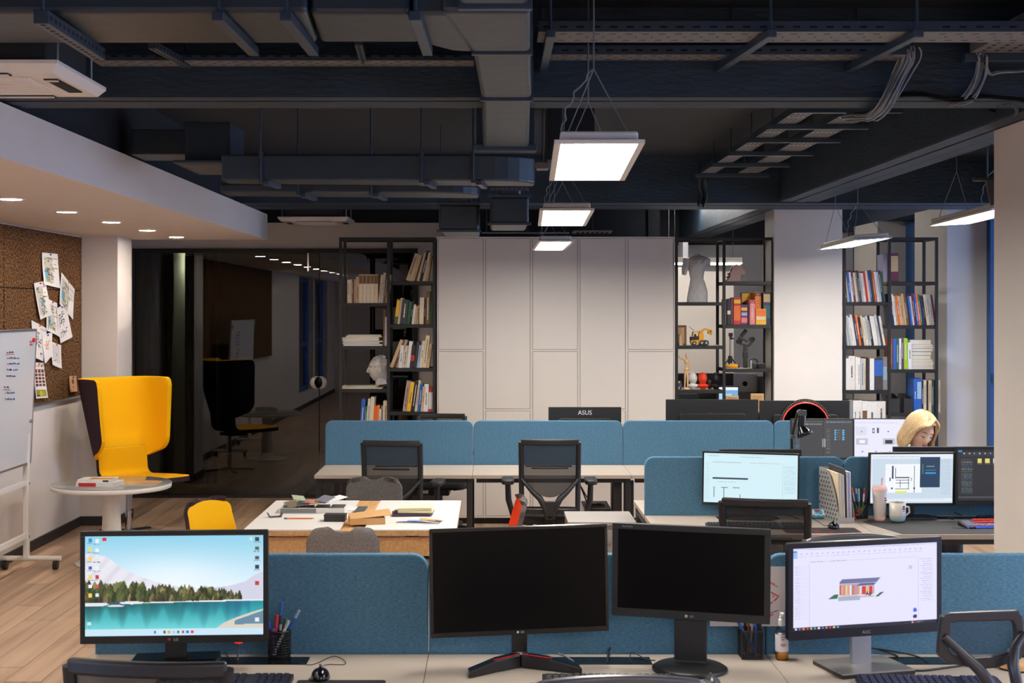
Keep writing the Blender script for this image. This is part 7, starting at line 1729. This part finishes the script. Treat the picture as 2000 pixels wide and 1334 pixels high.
sheet('curling sheet of grey notes on the cork board', [r4(440, 1098), r4(527, 1130), r4(520, 1333), r4(436, 1300)], 'notes', 8)
sheet('colour swatch sheet with red squares, lowest on the cork board', [r5(178, 188), r5(235, 190), r5(248, 380), r5(185, 385)], 'swatch', 9)
sheet('small brown card on the cork board behind the yellow chair', [r5(373, 262), r5(412, 262), r5(410, 345), r5(373, 350)], 'kraft', 10)
# rolling whiteboard
t = thing('whiteboard', 'rolling whiteboard with handwritten lists in front of the cork wall', 'whiteboard', (-3.49, 9.86, 0))
wb = lambda q: -3.455-.045*(1-q)
Y0, Y1, Z0, Z1 = 8.96, 10.77, .80, 1.805
def bp_(y, z, off=0): q = (z-Z0)/(Z1-Z0); return Vector((wb(q)+off, y, z))
mb = MB(); v = [bp_(Y0, Z0), bp_(Y1, Z0), bp_(Y1, Z1), bp_(Y0, Z1)]; v += [p-Vector((.018, 0, 0)) for p in v]
mb._add(v, [(0, 1, 2, 3), (7, 6, 5, 4), (0, 4, 5, 1), (1, 5, 6, 2), (2, 6, 7, 3), (3, 7, 4, 0)]); mb.build('panel', mat('whiteboard_enamel', (208, 212, 214), .2), t, world=True)
for a, b_ in ((bp_(Y0, Z0), bp_(Y1, Z0)), (bp_(Y0, Z1), bp_(Y1, Z1)), (bp_(Y0, Z0), bp_(Y0, Z1)), (bp_(Y1, Z0), bp_(Y1, Z1))): MB().bar(a-Vector((.008, 0, 0)), b_-Vector((.008, 0, 0)), .026, .016).build('frame_rail', alu, t, .002, world=True)
for y in (Y0+.08, Y1-.06):
    MB().box(-3.53, -3.49, y-.022, y+.022, .085, 1.28).build('post', white_mt, t, .004, world=True)
    MB().cyl((-3.76+.05, y, .085), (-3.25, y, .085), .020, n=14).build('foot_bar', white_mt, t, .003, world=True)
    for x in (-3.67, -3.29):
        MB().cyl((x-.016, y, .034), (x+.016, y, .034), .034, n=20).build('caster', blk_pl, t, .004, world=True); MB().cyl((x, y, .05), (x, y, .075), .01, n=8).build('caster_stem', blk_pl, t, world=True)
    MB().cyl((-3.49, y, .65), (-3.484, y, .65), .01, n=10).cyl((-3.49, y, .25), (-3.484, y, .25), .01, n=10).cyl((-3.5, y, 1.12), (-3.47, y, 1.12), .014, n=10).build('bolt', alu, t, world=True)
for z in (.655, .258): MB().box(-3.52, -3.497, Y0+.09, Y1-.07, z-.022, z+.022).build('rail', white_mt, t, .003, world=True)
inks = {'k': mat('ink_black', (44, 44, 52), .5), 'b': mat('ink_blue', (50, 92, 160), .5), 'r': mat('ink_red', (196, 60, 66), .5)}
acc = {'k': MB(), 'b': MB(), 'r': MB()}; r = random.Random(21)
def scrib(x0, x1, y, ink, h=7):
    pts = []; x = x0
    while x < x1:
        for dy in (r.uniform(.2, 1), -r.uniform(0, .3)): 
            Yp = FL*3.475/(VX-x); p = bp_(Yp, WZ(y-h*dy*.5, Yp), .0015); pts.append(p); x += r.uniform(.5, 1.4)
    if len(pts) > 1: acc[ink].tube(pts, .0022, 4)
def wrow(x0, y, parts):
    for a, b_, k in parts: scrib(x0+a, x0+b_, y, k)
wrow(9, 689, [(0, 3, 'k'), (5, 14, 'k')])
for y, a in ((700, 23), (711, 24), (723, 22)): wrow(11, y, [(0, 1.5, 'k'), (3, 10, 'k'), (12, a, 'b')])
wrow(11, 735, [(0, 1.5, 'k'), (3, 17, 'k')]); wrow(7, 757, [(0, 3, 'k'), (5, 10, 'k')])
for y in (768, 780): wrow(10, y, [(0, 1.5, 'k'), (3, 9, 'k'), (10, 18, 'b')])
for x0, x1, y in ((8, 24, 692), (7, 19, 761)): acc['r'].tube([bp_(FL*3.475/(VX-x), WZ(y, FL*3.475/(VX-x)), .0015) for x in (x0, (x0+x1)/2, x1)], .002, 4)
wrow(53, 668, [(0, 6, 'r')]); wrow(54, 674, [(0, 5, 'r')])
for k, nm in (('k', 'black'), ('b', 'blue'), ('r', 'red')): acc[k].build('handwriting', inks[k], t, world=True, kind='stuff')
Yp = FL*3.475/(VX-60); p = bp_(Yp, WZ(664, Yp), 0); MB().cyl(p, p+Vector((.014, 0, 0)), .016, n=16).build('magnet', mat('magnet_red', (206, 34, 34), .35), t, .003, world=True)
# round table
t = thing('round_table', 'white round pedestal table with a glass top by the yellow chair', 'table', (WX(218, 11.0), 11.0, 0))
MB().lathe([(0, .575), (.44, .575), (.452, .580), (.455, .59), (.455, .612), (0, .612)], 64).build('tabletop', white_pl, t)
MB().lathe([(0, .6124), (.452, .6124), (.4525, .6185), (.45, .6195), (0, .6195)], 64).build('glass_top', mat('tabletop_glass', (150, 152, 150), .06, spec=.8), t)
MB().lathe([(.16, .0), (.20, .012), (.12, .03), (.085, .05), (.078, .12), (.066, .44), (.064, .48)], 32).build('column', white_pl, t)
MB().lathe([(.0645, .48), (.0655, .482), (.066, .56), (.12, .575)], 32).build('collar', white_pl, t)
MB().lathe([(0, 0), (.275, 0), (.28, .006), (.26, .014), (.15, .024), (0, .026)], 48).build('base', white_pl, t)
def lying(label, p, w_, d, h, rz, c, band=None, mark=None):
    t = thing('book', label, 'book', tuple(p), math.radians(rz), 'books on the round table')
    MB().box(-w_/2, w_/2, -d/2, d/2, 0, .002).box(-w_/2, w_/2, -d/2, d/2, h-.002, h).box(-w_/2, w_/2, -d/2, -d/2+.003, .002, h-.002).build('cover', bmat(c), t); MB().box(-w_/2+.003, w_/2-.003, -d/2+.003, d/2-.004, .002, h-.002).build('pages', page_m, t)
    if band: MB().box(-w_/2+.02, w_*.02, -d/2-.0008, -d/2, .002, h-.002).build('spine_band', bmat(band), t)
    if mark: MB().box(-w_*.2, w_*.48, -d*.38, d*.2, h, h+.0006).build('cover_picture', mat('cover_gold', (176, 128, 50), .6, var=.6, scale=25), t); MB().box(w_*.25, w_*.42, -d/2-.0008, -d/2, .003, h-.003).build('spine_mark', bmat('charcoal'), t)
p = P(196, 951, 10.82); p.z = .6201
lying('white book with a red spine band, lower book on the round table', p, .30, .21, .032, -6, 'white', 'red')
lying('white book with a golden cover picture, upper book on the round table', p+Vector((-.02, .01, .0325)), .26, .19, .020, -2, 'white', None, True)
# ---------------------------------------------------------------- winged lounge chair
al = math.radians(43)
t = thing('lounge_chair', 'yellow winged lounge chair with plum back beside the round table', 'armchair', (WX(242, 12.45), 12.45, 0), -math.pi/2-al)
# local: +y faces forward (rotated so that it points right and towards the camera)
Wd, z0, z1, tip, rc = .67, .645, 1.362, .19, .15
def shell(u, v):
    z = z0+(z1-z0)*v; q = (z-z0)/(z1-z0); yb = -.215*q-.02
    seg = [(-Wd/2, tip), (-Wd/2, yb+rc)]; L1 = tip-(yb+rc); L2 = rc*math.pi/2; L3 = Wd-2*rc; T = 2*L1+2*L2+L3; s = u*T
    if s < L1: x, y = -Wd/2, tip-s
    elif s < L1+L2: a = (s-L1)/rc; x, y = -Wd/2+rc-rc*math.cos(a), yb+rc-rc*math.sin(a)
    elif s < L1+L2+L3: x, y = -Wd/2+rc+(s-L1-L2), yb
    elif s < L1+2*L2+L3: a = (s-L1-L2-L3)/rc; x, y = Wd/2-rc+rc*math.sin(a), yb+rc-rc*math.cos(a)
    else: x, y = Wd/2, yb+rc+(s-L1-2*L2-L3)
    k = 1-.10*(1-q); x *= k
    e = min(s, T-s); r_ = .075
    zlo = z0+.115*max(0, 1-e/.30)**1.2; zhi = z1
    if e < r_: dz = r_-math.sqrt(max(0, r_*r_-(r_-e)**2)); zhi -= dz; zlo += dz
    return (x, y, zlo+(zhi-zlo)*v)
MB().surf(lambda u, v: shell(1-u, v), 72, 16, 0, .042, True, 1, 0).build('wing_shell', [yel_f, plum_f], t, .010)
def seat(u, v):
    L = v*.90
    hw = .245
    if L < .24: y, z = -.02+.02*(L/.24), .76-L*.77
    elif L < .36: a = (L-.24)/.12*math.pi/2; y, z = .0+.085*(1-math.cos(a))*1.0, .575-.06*math.sin(a)
    else: y, z = .085+(L-.36), .515+.012*math.sin((L-.36)/.54*3.1)+.035*(1-0)
    if L >= .36: z = .515+.015*((L-.36)/.54); hw = .245+.075*min(1, (L-.36)/.25)
    e = (1-v)*.90; r_ = .14
    if e < r_: hw -= (r_-math.sqrt(max(0, r_*r_-(r_-e)**2)))*1.1
    return ((2*u-1)*hw, y, z)
MB().surf(seat, 16, 44, 0, .045, True, 1).build('seat', [yel_f, plum_f], t, .010)
MB().box(-.12, .12, .0, .24, .435, .472).build('seat_plate', blk, t, .004)
MB().cyl((0, .07, .19), (0, .07, .44), .022, n=16).build('stem', alu, t); MB().cyl((0, .07, .03), (0, .07, .19), .030, .028, 16).cyl((0, .07, .185), (0, .07, .2), .034, n=16).build('stem_sleeve', chrome, t)
for k in range(4):
    a = math.radians(20+90*k); MB().bar((0, .07, .035), (.30*math.cos(a), .07+.30*math.sin(a), .016), .04, .018).build('star_leg', blk, t, .004)
# dark curtains behind the glass, pale gap between them
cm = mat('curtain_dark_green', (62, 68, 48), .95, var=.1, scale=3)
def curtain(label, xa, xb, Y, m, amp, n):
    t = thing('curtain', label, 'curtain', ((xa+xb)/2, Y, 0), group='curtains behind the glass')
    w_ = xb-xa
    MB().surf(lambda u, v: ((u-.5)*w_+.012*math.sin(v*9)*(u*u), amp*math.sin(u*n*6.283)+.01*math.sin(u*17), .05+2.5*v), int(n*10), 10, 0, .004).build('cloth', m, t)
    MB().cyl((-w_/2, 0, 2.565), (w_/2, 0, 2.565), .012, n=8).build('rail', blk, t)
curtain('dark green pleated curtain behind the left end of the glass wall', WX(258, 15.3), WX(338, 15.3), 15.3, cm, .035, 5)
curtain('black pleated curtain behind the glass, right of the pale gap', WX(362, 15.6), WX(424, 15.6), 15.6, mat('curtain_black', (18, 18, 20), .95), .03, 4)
# ================================================================ the person
EX, EY = WX(1797, 9.62), 9.62
skin = mat('skin', (238, 200, 180), .55, var=.03, scale=30); hair_m = None
t = thing('person', 'blonde person in a pale top, head bent over the middle desk', 'person', (EX, EY, 0))
HM = Matrix.Translation((.004, 0, 1.135)) @ Matrix.Rotation(math.radians(17), 4, 'Z') @ Matrix.Rotation(math.radians(8), 4, 'Y') @ Matrix.Rotation(math.radians(24), 4, 'X')
def ring_loft(mb, rings, n=20, m=0):
    v = []; 
    for (x, y, z, a, b_) in rings: v += [(x+a*math.cos(2*math.pi*i/n), y+b_*math.sin(2*math.pi*i/n), z) for i in range(n)]
    f = [(k*n+i, k*n+(i+1) % n, (k+1)*n+(i+1) % n, (k+1)*n+i) for k in range(len(rings)-1) for i in range(n)]
    f += [tuple(range(n-1, -1, -1)), tuple((len(rings)-1)*n+i for i in range(n))]
    return mb._add(v, f, m, True)
body = head_mb(.99, 88, 72); body.xform(HM)
ring_loft(body, [(0, .16, .46, .16, .11), (0, .16, .56, .155, .11), (0, .13, .70, .135, .10), (0, .09, .86, .16, .105), (0, .06, .95, .175, .09), (0, .05, .99, .10, .07), (0, .045, 1.01, .058, .055), (.002, .02, 1.06, .052, .052), (.004, .005, 1.12, .052, .055)])
arms = [[(-.19, .05, .945), (-.235, -.05, .80), (-.24, -.14, .775), (-.14, -.36, .765), (-.11, -.42, .762)], [(.19, .05, .945), (.235, -.05, .80), (.24, -.14, .775), (.16, -.36, .765), (.13, -.42, .762)]]
for a in arms: body.tube(a, [.05, .042, .038, .027, .024], 12)
for s, a in ((-1, arms[0]), (1, arms[1])):
    w_ = Vector(a[-1]); body.tube([w_, w_+Vector((0, -.03, .0)), w_+Vector((-.0, -.085, -.002))], [.022, .034, .036], 12)
    for k, (dx, L) in enumerate(((-.027, .062), (-.009, .072), (.009, .068), (.026, .054))):
        q = w_+Vector((dx, -.082, -.002)); body.tube([q, q+Vector((dx*.1, -L*.45, .004)), q+Vector((dx*.15, -L*.8, -.006)), q+Vector((dx*.15, -L, -.016))], [.009, .0085, .0075, .006], 8)
    q = w_+Vector((-s*.028, -.03, -.002)); body.tube([q, q+Vector((-s*.022, -.025, -.004)), q+Vector((-s*.028, -.055, -.010))], [.011, .0095, .007], 8)
for s in (-1, 1): body.tube([(s*.10, .14, .52), (s*.115, -.10, .53), (s*.12, -.30, .52), (s*.12, -.31, .30), (s*.115, -.28, .10), (s*.115, -.33, .05), (s*.115, -.42, .035)], [.085, .08, .062, .055, .04, .04, .03], 12)
body.build('body', skin, t)
top_m = mat('pale_top', (222, 212, 200), .9, bump=.2, bscale=120)
cl = MB(); ring_loft(cl, [(0, .16, .50, .172, .125), (0, .16, .58, .168, .122), (0, .13, .70, .15, .114), (0, .09, .86, .174, .118), (0, .06, .95, .188, .10), (0, .05, .985, .12, .082), (0, .042, 1.0, .075, .068)])
for a in arms: cl.tube(a[:4], [.062, .053, .048, .036], 14)
cl.build('top', top_m, t)
tr = MB()
for s in (-1, 1): tr.tube([(s*.10, .16, .52), (s*.115, -.10, .53), (s*.12, -.30, .52), (s*.12, -.315, .30), (s*.115, -.285, .11)], [.098, .09, .072, .064, .052], 14)
tr.build('trousers', mat('dark_trousers', (44, 46, 58), .9), t)
for s in (-1, 1): MB().ball((s*.115, -.36, .037), (.045, .12, .036), 14, 8).build('shoe', mat('dark_shoe', (34, 30, 30), .5), t)
# hair: cap and locks
m, nt, b = node_mat('blonde_hair'); hair_m = m; b.inputs['Roughness'].default_value = .45
n = tex(nt, 'noise', 5, (70, 70, 3)); r_ = ramp(nt, n.outputs['Fac'], [(.25, (150, 118, 82)), (.5, (194, 164, 122)), (.75, (220, 196, 158))]); nt.links.new(r_.outputs[0], b.inputs['Base Color'])
hb = MB()
def hairpt(a, q):
    """a: azimuth (0 front, + to her left / viewer's right), q: 0 crown .. 1 end"""
    fa = abs(a)
    zend = -.150 if fa > 62 else (.084-(.234)*max(0, (fa-38)/24)**1.3 if fa > 38 else .084)
    if a < 0 and fa < 62: zend -= .012*math.exp(-((fa-30)/18)**2)
    z = .134-(.134-zend)*q
    ar = math.radians(a)
    zz = min(1, max(-1, z/.136)); rr_ = math.sqrt(max(.02, 1-zz*zz)) if z > 0 else 1+.10*min(1, -z/.09)-.28*max(0, (-z-.095)/.055)**1.5
    rx, ry = .098*rr_, .116*rr_
    g = 1+.014*math.sin(a*.55)+.010*math.sin(a*1.3+q*3)
    return (rx*math.sin(ar)*g+(.012 if a < 0 else -.002)*(-1 if a < 0 else 1)*q, -ry*math.cos(ar)*g+.012, z)
hb.surf(lambda u, v: hairpt(-180+360*u, v), 120, 26, 0, .012)
rl = random.Random(31)
P0 = (.034, -.060, .122)
def lock(pts, r0, n=7):
    q = [Vector(p) for p in pts]; o = []
    for i in range(len(q)-1):
        a0, a1, a2, a3 = q[max(i-1, 0)], q[i], q[i+1], q[min(i+2, len(q)-1)]
        for k in range(4):
            f = k/4; o.append(.5*((2*a1)+(a2-a0)*f+(2*a0-5*a1+4*a2-a3)*f*f+(3*a1-a0-3*a2+a3)*f**3))
    o.append(q[-1]); N = len(o); hb.tube(o, [r0*(.55+.6*math.sin(math.pi*min(.9, .12+i/N))) if i < N-1 else r0*.15 for i in range(N)], n)
for k in range(26):      # swept from the parting over the forehead to the viewer's left
    f = k/25; j = lambda s: rl.uniform(-s, s)
    lock([(P0[0]+j(.006), P0[1]+.10*f, P0[2]+.012*math.sin(f*3)), (-.02+j(.006), -.100+.085*f, .112-.018*(1-f)+j(.004)), (-.070-.004*f+j(.004), -.082+.065*f, .066+.02*f), (-.098-.008*f+j(.004), -.046+.045*f, -.01+j(.01)), (-.108-.006*f+j(.005), -.028+.04*f, -.085+j(.01)), (-.092+j(.008), -.026+.04*f, -.142+j(.01))], .0095)
for k in range(18):      # the other side
    f = k/17; j = lambda s: rl.uniform(-s, s)
    lock([(P0[0]+.004+j(.004), P0[1]+.1*f, P0[2]+.008*math.sin(f*3)), (.066+j(.004), -.074+.09*f, .082+j(.004)), (.092+j(.003), -.050+.08*f, .02), (.100+j(.004), -.042+.07*f, -.05+j(.01)), (.092+j(.006), -.046+.06*f, -.10), (.074+j(.006), -.048+.05*f, -.145+j(.01))], .009)
hb.v = [(a*(.90 if a < 0 else .96), b_, c_) for a, b_, c_ in hb.v]; hb.ball((0, .012, .128), (.05, .05, .012), 14, 6); hb.xform(HM); hb.build('hair', hair_m, t)
# face: lowered lids, brows, lips
fb_ = MB(); lash = MB(); lip = MB(); 
for s in (-1, 1):
    br = [(s*.014, -.0965, .031), (s*.030, -.0955, .037), (s*.048, -.083, .032)]; fb_.tube(br, [.0026, .0030, .0014], 6)
    ld = [(s*.018, -.0895, .004), (s*.026, -.0925, .0005), (s*.034, -.0915, .0005), (s*.045, -.081, .005)]; lash.tube(ld, [.0016, .0026, .0026, .0014], 6)
fb_.xform(HM).build('eyebrows', mat('brow_brown', (140, 102, 74), .8), t); lash.xform(HM).build('eyelashes', mat('lash_dark', (66, 40, 36), .7), t)
lip.ball((0, -.0965, -.0535), (.021, .0075, .0048), 14, 7).ball((0, -.0945, -.0645), (.019, .008, .0058), 14, 7); lip.xform(HM).build('lips', mat('lip_rose', (196, 112, 108), .45), t)
mesh_chair('black office chair the blonde person sits on', (EX+.02, 10.16, 0), 180, top=.93, bottom=.5)
